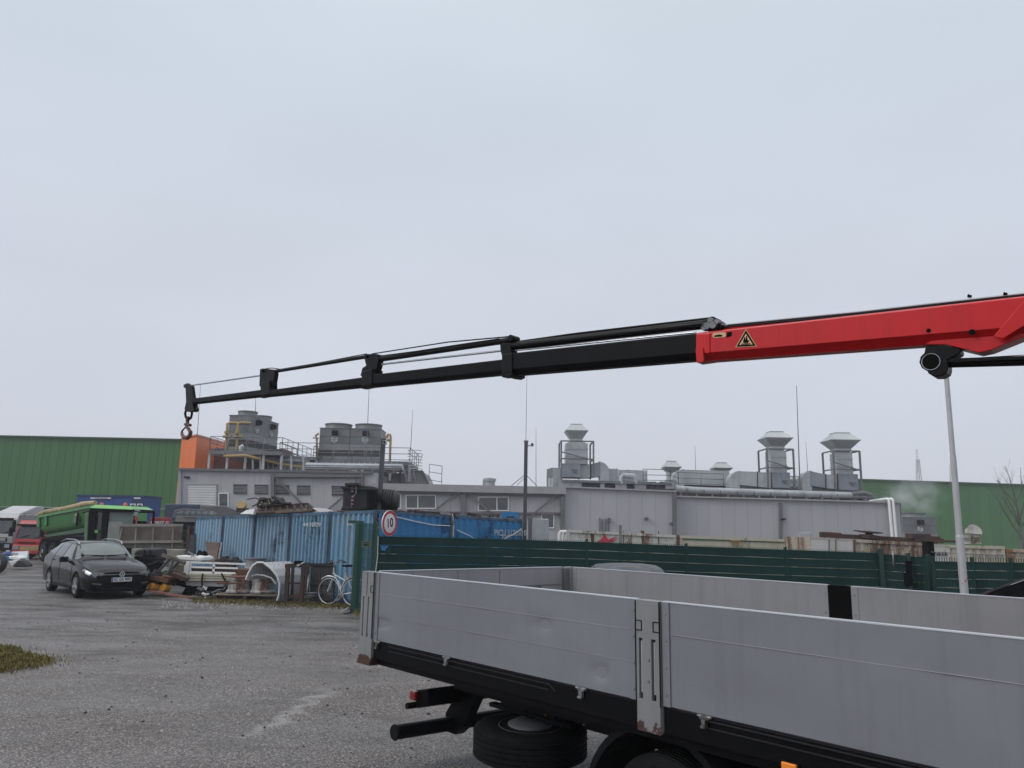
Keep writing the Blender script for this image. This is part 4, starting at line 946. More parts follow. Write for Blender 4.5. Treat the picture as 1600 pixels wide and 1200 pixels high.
# ---------------------------------------------------------------- lorries
def lorry_wheel(t, x, y, r, s, rim):
    Mx = Matrix.Translation((x, y, r)) @ Matrix.Rotation(-s * math.pi / 2, 4, 'X')
    mb = MB(); mb.lathe([(r * .55, -.28), (r * .95, -.29), (r, -.25), (r, -.04), (r * .94, .0), (r * .58, .01)], Mx, 24); o = mb.build('wheel', m_rubber, t, local=True)
    mb = MB(); mb.lathe([(r * .60, .0), (r * .6, .02), (r * .5, .015), (r * .45, -.08), (r * .22, -.08), (r * .2, .02), (r * .02, .03)], Mx, 24); mb.build('rim', rim, o, local=True)
def lorry_cab(name, label, loc, rz, col, H=2.9, W=2.3, D=1.9, fairing=True, glasscol=None, text_=None, lights=False, body=5.5, extra=None):
    """front face looks along local -y; x across"""
    t = thing(name, label, 'lorry', loc, rz, 'lorries parked along the green hall'); hw = W / 2
    z0 = .55; zw0, zw1 = H * .53, H * .86
    mb = MB(); mb.prism([(-hw, 0.06, z0), (-hw, -.0, H * .45), (-hw, .02, zw0), (-hw, .16, zw1), (-hw, .28, H), (-hw, D, H), (-hw, D, z0)], (W, 0, 0)); mb.build('cab_body', col, t, local=True, bevel=.06)
    g = lambda z: .02 + (z - zw0) / (zw1 - zw0) * .14
    mb = MB(); mb.prism([(-hw + .1, g(zw0) - .012, zw0), (hw - .1, g(zw0) - .012, zw0), (hw - .14, g(zw1) - .012, zw1), (-hw + .14, g(zw1) - .012, zw1)], (0, .01, 0)); o = mb.build('windscreen', m_carglassd, t, local=True)
    for s in (-.45, .4):
        mb = MB(); mb.bar((s, g(zw0) - .03, zw0 + .03), (s + .5, g(zw0) - .02, zw0 + .18), .02); mb.build('wiper', m_dark, o, local=True)
    mb = MB(); mb.box(-hw + .12, hw - .12, -.05, .04, zw1 + .0, zw1 + .09); mb.build('sun_visor', m_blackm, t, local=True)
    mb = MB(); mb.box(-hw * .62, hw * .62, -.03, .02, z0 + .28, H * .45); o = mb.build('grille', m_blackm, t, local=True)
    mb = MB()
    for k in range(4): mb.box(-hw * .6, hw * .6, -.05, -.03, z0 + .32 + k * (H * .45 - z0 - .34) / 4, z0 + .35 + k * (H * .45 - z0 - .34) / 4)
    mb.build('grille_bar', col, o, local=True)
    mb = MB(); mb.box(-hw, hw, -.06, .3, .28, z0 + .2); mb.build('bumper', extra or m_blackm, t, local=True, bevel=.04)
    for s in (-1, 1):
        mb = MB(); mb.box(s * (hw - .25) - .18, s * (hw - .25) + .18, -.08, -.06, z0 - .05, z0 + .14); mb.build('headlight', m_lamp, t, local=True)
        mb = MB(); mb.box(s * (hw + .12) - .09, s * (hw + .12) + .09, -.16, -.06, zw0 + .1, zw1 - .1); mb.bar((s * (hw + .12), -.1, zw1 - .1), (s * (hw - .05), .1, zw1), .03); mb.build('wing_mirror', m_blackm, t, local=True)
        mb = MB(); x = s * (hw + .004) ; mb.prism([(x, .35, zw0 - .05), (x, .45, zw1 - .02), (x, 1.15, zw1 - .02), (x, 1.2, zw0 - .05)], (s * .008, 0, 0)); mb.build('side_window', m_carglassd, t, local=True)
        lorry_wheel(t, 0, 0, .48, s, m_steel) if False else None
    if fairing: mb = MB(); mb.prism([(-hw + .15, .32, H - .01), (-hw + .15, D, H - .01), (-hw + .15, D, H + .42), (-hw + .15, D * .75, H + .45)], (W - .3, 0, 0)); mb.build('roof_fairing', col if fairing is True else fairing, t, local=True, bevel=.05)
    if lights:
        mb = MB(); mb.tube([(-hw + .1, .2, H + .12), (hw - .1, .2, H + .12)], .03, 6)
        for k in range(6): mb.cbox((-hw + .3 + k * (W - .6) / 5, .16, H + .15), (.16, .1, .14))
        mb.build('light_bar', m_lamp, t, local=True)
    if text_: text(text_, .26, frame((0, -.075, zw1 + .2), (1, 0, 0), (0, 0, 1)), 'lettering', m_logo, t, .004, True, 1.2, .008)
    # wheels lie in the y (driving) direction
    for s in (-1, 1):
        for y in (1.0, 1.0 + body * .62, 1.0 + body * .86):
            Mx = Matrix.Translation((s * (hw - .02), y, .48)) @ Matrix.Rotation(s * math.pi / 2, 4, 'Y')
            mb = MB(); mb.lathe([(.27, -.28), (.45, -.29), (.48, -.25), (.48, -.04), (.45, 0), (.28, .01)], Mx, 22); o = mb.build('wheel', m_rubber, t, local=True)
            mb = MB(); mb.lathe([(.28, 0), (.28, .02), (.22, -.07), (.1, -.07), (.09, .02), (.01, .03)], Mx, 22); mb.build('rim', m_steel, o, local=True)
    mb = MB(); mb.box(-.45, .45, D - .2, D + body, .62, .95); mb.build('chassis', m_blackm, t, local=True)
    return t
m_silver = M('lorry_silver', (.33, .33, .34), .4, .3, var=.1, dirt=.38, dirtc=(.12, .12, .12)); m_redp = M('lorry_red', (.38, .025, .03), .4, var=.15, dirt=.36, dirtc=(.10, .06, .06)); m_darkp = M('lorry_dark', (.042, .042, .048), .4, var=.2, dirt=.4, dirtc=(.07, .07, .07))
q = P(-8, 870, 43.5); lorry_cab('lorry', 'silver lorry with pale roof fairing at the left edge', (q.x, 43.5, 0), math.radians(-18), m_silver, 2.35, 2.2, fairing=M('fairing_pale', (.42, .42, .43), .5, var=.08), body=4)
q = P(48, 870, 41.5); lorry_cab('lorry', 'red low-cab lorry standing behind the green tipper trailer', (q.x, 41.0, 0), math.radians(-8), m_redp, 2.0, 1.55, fairing=False, body=3, extra=m_redp)
q = P(300, 870, 31.5); lorry_cab('lorry', 'dark grey lorry with roof light bar beside the first pale blue container', (q.x - .05, 31.5, 0), math.radians(-6), m_darkp, 2.30, 1.9, fairing=False, lights=True, body=5)
q = P(252, 870, 40); t = lorry_cab('lorry', 'red lorry with lettered roof board behind the perforated panels', (q.x, 40, 0), math.radians(-5), m_redp, 1.95, 1.8, fairing=False, body=5)
mb = MB(); a = [P(232, 821, 39.5), P(266, 821.5, 39.5), P(266, 809, 39.5), P(238, 808.3, 39.5), P(234, 811, 39.5)]; mb.prism(a, (0, .15, 0)); o = mb.build('roof_board', M('board_red', (.26, .035, .045), .5, var=.1), t, bevel=.02)
text('FORST G', .22, frame(P(249.5, 817.3, 39.47), (1, 0, -.0), (0, 0, 1)), 'lettering', m_logo, o, .004, False, 1.05, .008)
# dark blue canopy truck & grey tarpaulin body beyond
t = thing('navy_lorry', 'dark blue lorry canopy in front of the grey hall', 'lorry body', P(286, 870, 46), 0)
mb = MB(); a, c = P(256, 799, 46), P(312, 788, 46); mb.box(a.x, c.x, 46, 48.5, .9, c.z); mb.build('canopy', M('navy_tarp', (.028, .040, .075), .6, var=.2), t, bevel=.08)
mb = MB(); mb.box(a.x, c.x, 46.2, 48.3, .5, .9); mb.build('chassis', m_blackm, t)
for x in (a.x + .6, c.x - .6): mb = MB(); mb.lathe([(.48, 0), (.48, .3), (.2, .3)], Matrix.Translation((x, 46.3, .48)) @ Matrix.Rotation(math.pi / 2, 4, 'X'), 20); mb.build('wheel', m_rubber, t)
t = thing('grey_van', 'light grey van roof rising behind the dark lorry', 'lorry body', P(345, 870, 44), 0)
mb = MB(); a = [P(312, 800, 44), P(312, 789.5, 44), P(352, 790, 44), P(372, 798, 44), P(372, 801, 44)]
for q in (a[0], a[-1]): q.z = .8
mb.prism(a, (0, 2.3, 0)); mb.build('van_body', M('van_grey', (.10, .105, .11), .5, var=.15), t, bevel=.06)
mb = MB(); a = [P(268, 810, 33.5), P(272, 797.5, 33.5), P(285, 794.5, 33.5), P(300, 795, 33.5), P(300, 810, 33.5)]; mb.prism(a, (0, 1.5, 0)); o = mb.build('roof_fairing', M('fairing_grey', (.09, .09, .10), .45, var=.15), None, bevel=.03); tag(o, 'grey lorry roof fairing showing above the red lettered board', 'roof fairing')
# ---------------------------------------------------------------- green tipper trailer
m_tip = M('tipper_green', (.036, .17, .042), .42, var=.15, vs=1.0, dirt=.36, dirtc=(.03, .07, .03), dscale=1.0)
pl0 = P(58, 860, 40.0); pl1 = P(152, 860, 34.5); dr = (Vector((pl1.x - pl0.x, pl1.y - pl0.y, 0))).normalized(); nrm = Vector((-dr.y, dr.x, 0))
def TP(px, py, off=0.0): return VP(px, py, (pl0.x - nrm.x * off, pl0.y - nrm.y * off), (dr.x, dr.y))
t = thing('tipper_trailer', 'green tipper trailer with rolled beige tarpaulin on three axles', 'trailer', (TP(105, 860).x, TP(105, 860).y, 0), 0)
mb = MB(); nA, nB = [], []
for px_a, ya, yb, lst in ((61, 806.5, 838.5, nA), (149, 788.5, 831, nB)):
    for k in range(0, 11):
        an = math.pi * k / 10; f_ = math.sin(an) ** .8; lst.append(TP(px_a, ya + (yb - ya) * (.35 + .65 * f_) if 0 < k < 10 else ya) + nrm * (1.15 * (1 - math.cos(an))))
mb.add(nA + nB, [tuple(range(11))[::-1], tuple(range(11, 22))] + [(i, i + 1, 12 + i, 11 + i) for i in range(10)] + [(10, 0, 11, 21)], True); o = mb.build('tipper_body', m_tip, t)
mb = MB()
for a, b_ in (((61, 807.5), (149, 790.5)), ((72.5, 806), (71.5, 822)), ((61, 807), (60.5, 824))): mb.bar(TP(*a, .04), TP(*b_, .04), .14, .12)
mb.build('side_rib', M('tipper_rib', (.05, .19, .055), .45, var=.12), o)
mb = MB(); mb.prism([TP(70, 836, .02), TP(141, 823.5, .02), TP(140, 831, .02), TP(74, 839, .02)], nrm * -.05); mb.build('lower_panel', M('tipper_dark_green', (.02, .065, .025), .5, var=.2), o)
mb = MB(); sp = [TP(56, 806.5, -.1), TP(62, 803.5, -.1), TP(72, 800, -.1), TP(86, 797.5, -.1), TP(100, 795.5, -.1), TP(118, 791.5, -.1), TP(130, 788, -.1), TP(149, 785.5, -.1)]; mb.tube(sp, [.05, .11, .13, .12, .13, .13, .14, .10], 10); o = mb.build('rolled_tarpaulin', M('beige_tarp', (.33, .25, .14), .8, var=.3, vs=3), t)
mb = MB()
for k in (2, 4, 6): mb.tube([sp[k] + Vector((0, 0, .16)), sp[k] + Vector((0, -.16, 0)), sp[k] + Vector((.02, -.1, -.3))], .025, 5)
mb.build('strap', m_dark, o)
mb = MB(); mb.prism([TP(113, 808, .06), TP(124, 806, .06), TP(124, 817, .06), TP(113, 819, .06)], nrm * -.02); o = mb.build('logo_panel', M('logo_dark_green', (.02, .055, .022), .5), t)
text('GLE', .26, frame(TP(118.5, 812.8, .10), dr, (0, 0, 1)), 'lettering', M('logo_green', (.09, .26, .09), .5), o, .003, False, 1.1, .008)
mb = MB(); mb.prism([TP(117, 806.5, .07), TP(123, 805, .07), TP(119.5, 802, .07)], nrm * -.02); mb.build('logo_mark', M('logo_sand', (.35, .26, .13), .6), t)
mb = MB(); mb.bar(TP(74, 843, -.4), TP(150, 843, -.4), .35, .3); mb.bar(TP(88, 843.5, -.1), TP(100, 839.5, -.1), .06); mb.bar(TP(100, 839.5, -.1), TP(132, 839, -.1), .06); mb.build('chassis', m_blackm, t)
for px in (66.5, 80.5, 94.5):
    c = TP(px, 860.5, -.05); c.z = .5
    Mx = Matrix.Translation(c) @ Matrix(((dr.x, 0, -nrm.x, 0), (dr.y, 0, -nrm.y, 0), (0, 1, 0, 0), (0, 0, 0, 1)))
    for dd in (0, -1.85):
        M2 = Mx @ Matrix.Translation((0, 0, dd))
        mb = MB(); mb.lathe([(.28, -.28), (.47, -.29), (.5, -.25), (.5, -.04), (.47, 0), (.30, .01)], M2, 24); o = mb.build('wheel', m_rubber, t)
        mb = MB(); mb.lathe([(.30, 0), (.30, .02), (.25, -.06), (.12, -.07), (.1, .02), (.01, .03)], M2, 24); mb.build('rim', m_alu, o)
    mb = MB(); arc = [Mx @ Vector((.58 * math.cos(a), .58 * math.sin(a), .02)) for a in [math.pi * k / 10 for k in range(11)]]
    for a, b_ in zip(arc[:-1], arc[1:]): mb.prism([a, b_, b_ + (b_ - c).normalized() * .03, a + (a - c).normalized() * .03], nrm * .35)
    mb.build('mudguard', m_blackm, t)
mb = MB(); mb.box(-.8, .8, -.05, .05, .75, .95, Matrix.Translation((TP(55, 868).x, TP(55, 868).y, -.25))); mb.build('under_guard', m_yellow, t)
# ---------------------------------------------------------------- green machine (loader) behind the car
Y_ = 29.0
m_lg = M('machine_green', (.14, .40, .10), .4, var=.12, coat=.3)
t = thing('wheel_loader', 'loader with light green roofed glass cab and orange beacons behind the estate car', 'wheel loader', (P(172, 860, Y_).x, Y_, 0), 0)
def LB(x0, y0, x1, y1, d0, d1, mb):
    a = P(x0, y1, Y_); c = P(x1, y0, Y_); mb.box(a.x, c.x, Y_ + d0, Y_ + d1, a.z, c.z)
mb = MB(); z_ = P(175, 794.5, Y_).z; xa, xb = P(140.5, 790, Y_).x, P(210.5, 790, Y_).x; mb.hexa([(xa, Y_ - .12, z_), (xb, Y_ - .12, z_ - .04), (xb, Y_ + 1.7, z_ - .04), (xa, Y_ + 1.7, z_), (xa + .15, Y_ + .05, z_ + .13), (xb - .15, Y_ + .05, z_ + .09), (xb - .2, Y_ + 1.5, z_ + .09), (xa + .15, Y_ + 1.5, z_ + .13)]); mb.build('cab_roof', m_lg, t, bevel=.05)
mb = MB(); LB(141, 795.8, 210, 799.6, -.04, 1.65, mb); mb.build('roof_frame', m_blackm, t)
for x0, x1 in ((139.5, 149.5), (160, 169)):
    mb = MB(); a = [P(x0, 797, Y_ - .02), P(x1, 797, Y_ - .02), P(x1 - 3.5, 852, Y_ - .02), P(x0 - 4, 852, Y_ - .02)]; mb.prism(a, (0, .14, 0)); mb.build('door_post', m_blackm, t)
mb = MB(); LB(208, 799, 210, 830, 0, .1, mb); LB(141, 799, 143, 850, 1.5, 1.6, mb); LB(207, 799, 210, 850, 1.5, 1.6, mb); mb.build('corner_post', m_blackm, t)
gl = M('machine_glass', (.12, .15, .15), .15, var=.1)
mb = MB(); a = [P(169.5, 799.7, Y_ + .06), P(208, 800, Y_ + .06), P(206, 846, Y_ + .06), P(166, 846, Y_ + .06)]; mb.prism(a, (0, .02, 0)); mb.build('windscreen', gl, t)
mb = MB(); a = [P(149, 800, Y_ + .08), P(160, 800, Y_ + .08), P(157, 850, Y_ + .08), P(146, 850, Y_ + .08)]; mb.prism(a, (0, .02, 0)); mb.build('door_window', m_carglassd, t)
mb = MB(); LB(146, 828, 153, 833, .0, .07, mb); mb.build('seat_panel', m_lg, t)
mb = MB(); a = [P(133, 800, Y_ + .3), P(138, 799, Y_ + .3), P(136, 848, Y_ + .3), P(131, 848, Y_ + .3)]; mb.prism(a, (0, .8, 0)); mb.build('side_panel', M('machine_green_pale', (.12, .23, .11), .5, var=.2), t)
mb = MB(); LB(124.5, 801, 129, 822, -.3, -.2, mb); mb.bar(P(128, 802, Y_ - .25), P(141, 797.5, Y_), .04); mb.build('mirror', m_blackm, t, bevel=.02)
for x in (158.5, 195.5): mb = MB(); q = P(x, 791.2, Y_ + .5); mb.lathe([(.07, -.04), (.07, .09), (.05, .13), (.01, .14)], Matrix.Translation(q), 12); mb.build('beacon', M('beacon_red', (.55, .12, .09), .4), t)
mb = MB(); LB(128, 848, 216, 862, -.2, 1.9, mb); mb.build('chassis', m_blackm, t)
for x in (140, 205):
    for yy in (-.1, 1.7): c = P(x, 860, Y_); mb = MB(); mb.lathe([(.25, 0), (.55, 0), (.6, .06), (.6, .34), (.55, .4)], Matrix.Translation((c.x, Y_ + yy, .6)) @ Matrix.Rotation(math.pi / 2, 4, 'X'), 22); mb.build('wheel', m_rubber, t)
mb = MB(); LB(192.5, 814, 213, 821, .3, .9, mb); mb.build('air_filter_box', m_dark, t, bevel=.06)
mb = MB(); q = P(213.3, 812, Y_); mb.lathe([(.06, 0), (.07, .05), (.05, .12)], Matrix.Translation(q), 10); mb.bar(q, q + Vector((.02, 0, -.6)), .04); mb.build('side_lamp', M('lamp_red', (.4, .06, .06), .4), t)
mb = MB(); mb.bar(P(210, 796.5, Y_), P(219, 798.5, Y_ - .1), .03); mb.cbox(P(213, 803, Y_ - .1), (.12, .08, .14)); mb.build('work_lamp', m_lamp, t)
# blue site office
t = thing('site_office', 'flat blue office container with two white windows in front of the green hall', 'site office', (P(168, 870, 48).x, 48, 0))
a, c = P(110, 870, 48), P(225, 777.5, 48); mb = MB(); mb.box(a.x, c.x, 48, 50.4, .1, c.z); mb.build('casing', panel_mat('office_blue', (.030, .070, .235), .6, .04, dark=.7), t)
mb = MB(); mb.box(a.x - .03, c.x + .03, 47.96, 50.45, c.z, c.z + .12); mb.box(c.x - .7, c.x + .03, 47.95, 48, .1, c.z); mb.build('roof_frame', M('office_navy', (.02, .038, .11), .5, var=.1), t)
for x0, x1 in ((204, 212.5), (215, 223.5)): window(t, x0, 787, x1, 802, 48)
for x0, x1 in ((142, 174), (210, 220)):
    mb = MB(); frect(mb, x0, 777.3, x1, 779.5, 48, .06, -.005); o = mb.build('name_sign', m_white, t)
q = P(158, 778.4, 47.93); text('CONTAINER', .085, frame(q, (1, 0, 0), (0, 0, 1)), 'lettering', m_galvd, o, .002, False, 1.6)
# ================================================================== CONTAINERS
def corr(mb, A, B, z0, z1, pitch, depth, nrm_, za=None):
    """corrugated sheet along A->B (xy), outward normal nrm_; z1 may slope: (z1 at A, z1 at B)"""
    A = Vector((A[0], A[1], 0)); B = Vector((B[0], B[1], 0)); L = (B - A).length; d = (B - A) / L; n = max(1, round(L / pitch)); p = L / n
    pts = []
    for i in range(n):
        for s, o in ((0, 0), (.30, 0), (.5, -depth), (.80, -depth)): pts.append((i * p + s * p, o))
    pts.append((L, 0)); zt = z1 if isinstance(z1, tuple) else (z1, z1); vs = []
    for s, o in pts:
        q = A + d * s + nrm_ * o; vs += [(q.x, q.y, z0), (q.x, q.y, zt[0] + (zt[1] - zt[0]) * s / L)]
    mb.add(vs, [(2 * i, 2 * i + 2, 2 * i + 3, 2 * i + 1) for i in range(len(pts) - 1)])
def container(label, A, ux, w, L, z0, zt, mend, mside, mframe, group, pitch=.2, name='shipping_container', doors=False):
    """A: left bottom corner of the end facing us, ux to the right along the end; length runs to the back. zt = (left, right, back right) top heights"""
    ux = Vector((ux[0], ux[1], 0)).normalized(); uy = Vector((-ux.y, ux.x, 0)); A = Vector((A[0], A[1], 0)); B = A + ux * w; Cc = B + uy * L; D = A + uy * L
    t = thing(name, label, 'container', (A + ux * w / 2 + uy * L / 2) + Vector((0, 0, z0)), 0, group)
    zl, zr, zb = zt; zd = zb + zl - zr
    mb = MB(); corr(mb, A + ux * .09, B - ux * .09, z0 + .1, (zl - .09, zr - .09), pitch, .055, -uy); mb.build('end_wall', mend, t)
    mb = MB(); corr(mb, B + uy * .12, Cc - uy * .12, z0 + .1, (zr - .09, zb - .09), pitch * 1.3, .035, ux); corr(mb, D + uy * -.12, A + uy * .12, z0 + .1, (zd - .09, zl - .09), pitch * 1.3, .035, -ux); mb.build('side_wall', mside, t)
    mb = MB(); corr(mb, Cc - ux * .09, D + ux * .09, z0 + .1, (zb - .09, zd - .09), pitch, .035, uy); mb.build('back_wall', mside, t)
    mb = MB(); mb.add([A + Vector((0, 0, zl - .03)), B + Vector((0, 0, zr - .03)), Cc + Vector((0, 0, zb - .03)), D + Vector((0, 0, zd - .03))], [(0, 1, 2, 3)]); mb.build('roof', mframe, t)
    mb = MB()
    for q, z in ((A, zl), (B, zr), (Cc, zb), (D, zd)):
        q2 = q + (ux * .05 if q in (A, D) else -ux * .05) + (uy * .05 if q in (A, B) else -uy * .05); mb.bar((q2.x, q2.y, z0), (q2.x, q2.y, z), .10, .10)
    E_ = [(A, zl, B, zr), (B, zr, Cc, zb), (Cc, zb, D, zd), (D, zd, A, zl)]
    for a, za, b_, zb_ in E_:
        i_ = (b_ - a).normalized(); inn = Vector((-i_.y, i_.x, 0)) * .045
        mb.bar(a + inn + i_ * .1 + Vector((0, 0, za - .045)), b_ + inn - i_ * .1 + Vector((0, 0, zb_ - .045)), .09, .085)
        mb.bar(a + inn + i_ * .1 + Vector((0, 0, z0 + .07)), b_ + inn - i_ * .1 + Vector((0, 0, z0 + .07)), .09, .13)
    mb.build('frame', mframe, t)
    mb = MB()
    for q, z in ((A, zl), (B, zr), (Cc, zb), (D, zd)):
        q2 = q + (ux * .08 if q in (A, D) else -ux * .08) + (uy * .08 if q in (A, B) else -uy * .08)
        for zz in (z0, z - .11): mb.box(q2.x - .075, q2.x + .075, q2.y - .085, q2.y + .085, zz, zz + .12)
    mb.build('corner_casting', mframe, t)
    return t, A, B, Cc, D, ux, uy
m_blues = [rust_mat('pale_blue_a', (.26, .40, .52), (.06, .09, .13), .40, 1.3), rust_mat('pale_blue_b', (.24, .37, .48), (.05, .08, .12), .42, 1.1), rust_mat('pale_blue_c', (.215, .33, .44), (.05, .075, .11), .43, 1.2),
           rust_mat('pale_blue_d', (.15, .28, .39), (.04, .07, .11), .44, 1.4), rust_mat('pale_blue_e', (.14, .28, .41), (.20, .28, .34), .45, 1.6)]
m_bright = rust_mat('bright_blue', (.024, .18, .40), (.015, .06, .15), .42, 1.2)
m_bframe = rust_mat('blue_frame', (.05, .12, .20), (.05, .05, .06), .46, 2.5)
YC = 20.6
dE = Vector((-1.14, 1, 0)).normalized()
pc = P(587, 860, YC); pc.z = 0
edges = [587, 517, 455, 400, 350, 305]
def CP(px, py, off=0.0):
    n_ = Vector((-dE.y, dE.x, 0))
    if n_.y > 0: n_ = -n_
    return VP(px, py, (pc.x + n_.x * off, pc.y + n_.y * off), (dE.x, dE.y))
topy = lambda px: 797 + (587 - px) * 10.7 / 282
labs = ['first container by the gate post, faded pale blue end and bright blue side', 'faded blue container bearing white digits, second from the gate post', 'dull pale blue container behind the wheel rims, third from the gate post',
        'pale blue container behind the white truck bed, fourth from the gate post', 'pale blue container beside the dark lorry, fifth from the gate post']
conts = []
for i in range(5):
    R_, L_ = CP(edges[i], topy(edges[i])), CP(edges[i + 1] + .4, topy(edges[i + 1]))
    w = (Vector((R_.x, R_.y)) - Vector((L_.x, L_.y))).length
    zb = R_.z - (.14 if i == 0 else .1)
    conts.append(container(labs[i], (L_.x, L_.y), -dE, w, 6.06, -.03, (L_.z, R_.z, zb), m_blues[4 - i], m_bright if i == 0 else m_blues[2], m_bframe, 'blue containers standing side by side', .185 if i else .21))
n_ = Vector((-dE.y, dE.x, 0)); n_ = -n_ if n_.y > 0 else n_
m_paint = M('white_marking', (.42, .46, .50), .7, var=.3, vs=12)
t = conts[1][0]
text('443009', .17, frame(CP(487, 820, .012), -dE, (0, 0, 1)), 'lettering', m_paint, t, .003, False, 1.75, .002)
text('BE  4', .17, frame(CP(552, 818, .012), -dE, (0, 0, 1)), 'lettering', m_paint, conts[0][0], .003, False, 1.5, .002)
# writing and cable on the bright side
A, B, Cc, D, ux, uy = conts[0][1:]
def SP(px, py, off=0.0): return VP(px, py, (B.x + ux.x * off, B.y + ux.y * off), (uy.x, uy.y))
text('PICU 512600 0', .26, frame(SP(798, 833, .02), uy, (0, 0, 1)), 'lettering', m_paint, conts[0][0], .003, False, .95, .004)
text('2261', .24, frame(SP(791, 840.5, .02), uy, (0, 0, 1)), 'lettering', m_paint, conts[0][0], .003, False, 1.0, .004)
mb = MB()
pts = [SP(600, 802, .05), SP(620, 808, .06), SP(650, 815, .06), SP(678, 820.5, .06), SP(703, 821.5, .06)]; mb.tube(pts, .013, 6)
mb.tube([SP(707, 803, .05), SP(709, 822, .06), SP(708, 838, .06)], .015, 6)
tag(mb.build('cable', m_white), 'white cable sagging along the left half of the bright blue container side', 'cable')
mb = MB(); mb.tube([SP(714, 828, .06), SP(722, 832, .06), SP(736, 838, .06), SP(745, 846, .06)], .013, 6); tag(mb.build('cable', m_white), 'short white cable end in the middle of the bright blue container side', 'cable')
mb = MB(); mb.tube([SP(788, 842, .06), SP(803, 834.5, .06), SP(815, 826, .06)], .013, 6)
tag(mb.build('cable', m_white), 'white cable across the painted numbers of the bright blue container', 'cable')
mb = MB(); mb.prism([SP(705, 808, .05), SP(711, 822, .05), SP(706, 818, .05)], ux * .03); mb.prism([SP(704, 806, .03), SP(708, 806, .03), SP(707, 850, .03), SP(705, 850, .03)], ux * .03); mb.build('dark_patch', m_galvd, conts[0][0])
# ---------------------------------------------------------------- things on the container roofs
def ztop(px): return CP(px, topy(px)).z
YT = 22.3
m_tank = M('black_tank', (.020, .021, .024), .62, var=.3, vs=3, dirt=.35, dirtc=(.045, .045, .045))
t = thing('transformer', 'big black transformer tank with brown insulators on the blue containers', 'transformer', P(563, 797, YT), 0)
mb = MB(); p_ = [P(531, 797, YT), P(588, 797, YT), P(588, 762, YT), P(583, 760, YT), P(558, 757, YT), P(540, 757.5, YT), P(534, 763, YT), P(536, 768, YT), P(535, 790, YT)]; mb.prism(p_, (0, .95, 0)); mb.build('tank', m_tank, t, bevel=.03)
mb = MB(); mb.bar(P(533, 761.5, YT - .05), P(591, 765, YT - .05), .12, .05); mb.bar(P(541, 757, YT), P(562, 756.5, YT), .4, .06); mb.build('lid', m_tank, t)
mb = MB()
for k in range(7): mb.bar(P(575 + k * 2, 768, YT - .08), P(575 + k * 2, 794, YT - .08), .03, .1)
mb.build('cooling_fin', m_blackm, t)
for y in (763.5, 783): mb = MB(); q = P(551, y, YT - .1); mb.lathe([(.02, -.14), (.06, -.1), (.035, -.06), (.065, 0), (.035, .05), (.055, .1), (.02, .16)], Matrix.Translation(q), 14); mb.build('insulator', M('brown_porcelain', (.10, .045, .045), .3, coat=.5), t)
mb = MB(); mb.tube([P(556.5, 748, YT - .1), P(556, 757, YT - .1), P(556.5, 772, YT - .1)], .022, 7); mb.tube([P(557, 750, YT - .1), P(553, 758, YT - .1), P(551, 763, YT - .1)], .018, 6); mb.tube([P(556, 771, YT - .1), P(553, 776, YT - .1), P(551, 783, YT - .1), P(549, 793, YT - .1)], .018, 6); mb.build('terminal_rod', m_galvd, t)
t = thing('rubber_bale', 'bale of black ribbed hoses lying beside the black tank', 'bale', P(607, 797, YT), 0)
mb = MB(); a, c = P(587, 779, YT + .4), P(624, 783, YT + .5)
mb.tube([a, a.lerp(c, .1), a.lerp(c, .6), a.lerp(c, .95), c], [.24, .30, .30, .27, .18], 18); mb.build('bale_body', m_tank, t)
mb = MB()
for k in range(9):
    q = a.lerp(c, .06 + k * .1); mb.tube([q + Vector((-.08, .31 * math.sin(u), .31 * math.cos(u))) + Vector((.16 * (1 - math.cos(u)) / 2 if k < 4 else 0, 0, 0)) for u in [j * math.pi / 8 for j in range(16)]], .016, 6, closed=True)
mb.build('hose_ring', m_rubber, t)
def pallet(label, px0, px1, y, Y, D_=.9, z=None):
    a, c = P(px0, y, Y), P(px1, y, Y); z = a.z if z is None else z; t = thing('pallet', label, 'pallet', ((a.x + c.x) / 2, Y, z - .14))
    mb = MB(); n = 6
    for k in range(n): mb.box(a.x, c.x, Y + k * D_ / n, Y + (k + .7) * D_ / n, z - .02, z)
    mb.build('deck_boards', m_wood, t); mb = MB()
    for k in range(3):
        x = a.x + .05 + (c.x - a.x - .1) * k / 2; mb.box(x - .05, x + .05, Y, Y + D_, z - .11, z - .025)
    mb.box(a.x, c.x, Y, Y + .1, z - .14, z - .112); mb.build('bearers', m_dkrust, t)
    return t
pallet('weathered pallet under the black tank', 527, 590, 797.2, YT - .1, 1.1); pallet('weathered pallet under the hose bale', 591, 628, 796.6, YT - .1, 1.1)
t = thing('scrap_grate', 'rusty slatted truck bed frame dumped on the blue containers', 'scrap frame', P(440, 803, 23.5), 0)
mb = MB(); Yf = 23.3; cs = [P(402, 802.5, Yf), P(486, 800, Yf), P(481, 787.5, Yf + .7), P(405, 793, Yf + .7)]
mb.bar(cs[0], cs[1], .06); mb.bar(cs[1], P(492, 797, Yf), .07); mb.bar(cs[2], P(492, 797, Yf), .07); mb.bar(cs[2], cs[3], .08); mb.bar(cs[0], cs[3], .07); mb.bar(cs[0].lerp(cs[3], .5), cs[1].lerp(cs[2], .5), .05); mb.build('frame', m_dkrust, t)
mb = MB()
for k in range(8):
    s = k / 7; mb.bar(cs[3].lerp(cs[2], s), cs[0].lerp(cs[1], s), .05)
    mb.bar(cs[3].lerp(cs[2], s), cs[3].lerp(cs[2], s) + Vector((0, 0, -.2)), .04)
mb.prism([P(408, 794, Yf + .68), P(478, 790, Yf + .68), P(478, 794, Yf + .5), P(410, 798, Yf + .5)], (0, 0, -.02))
mb.build('slat', m_dkrust, t)
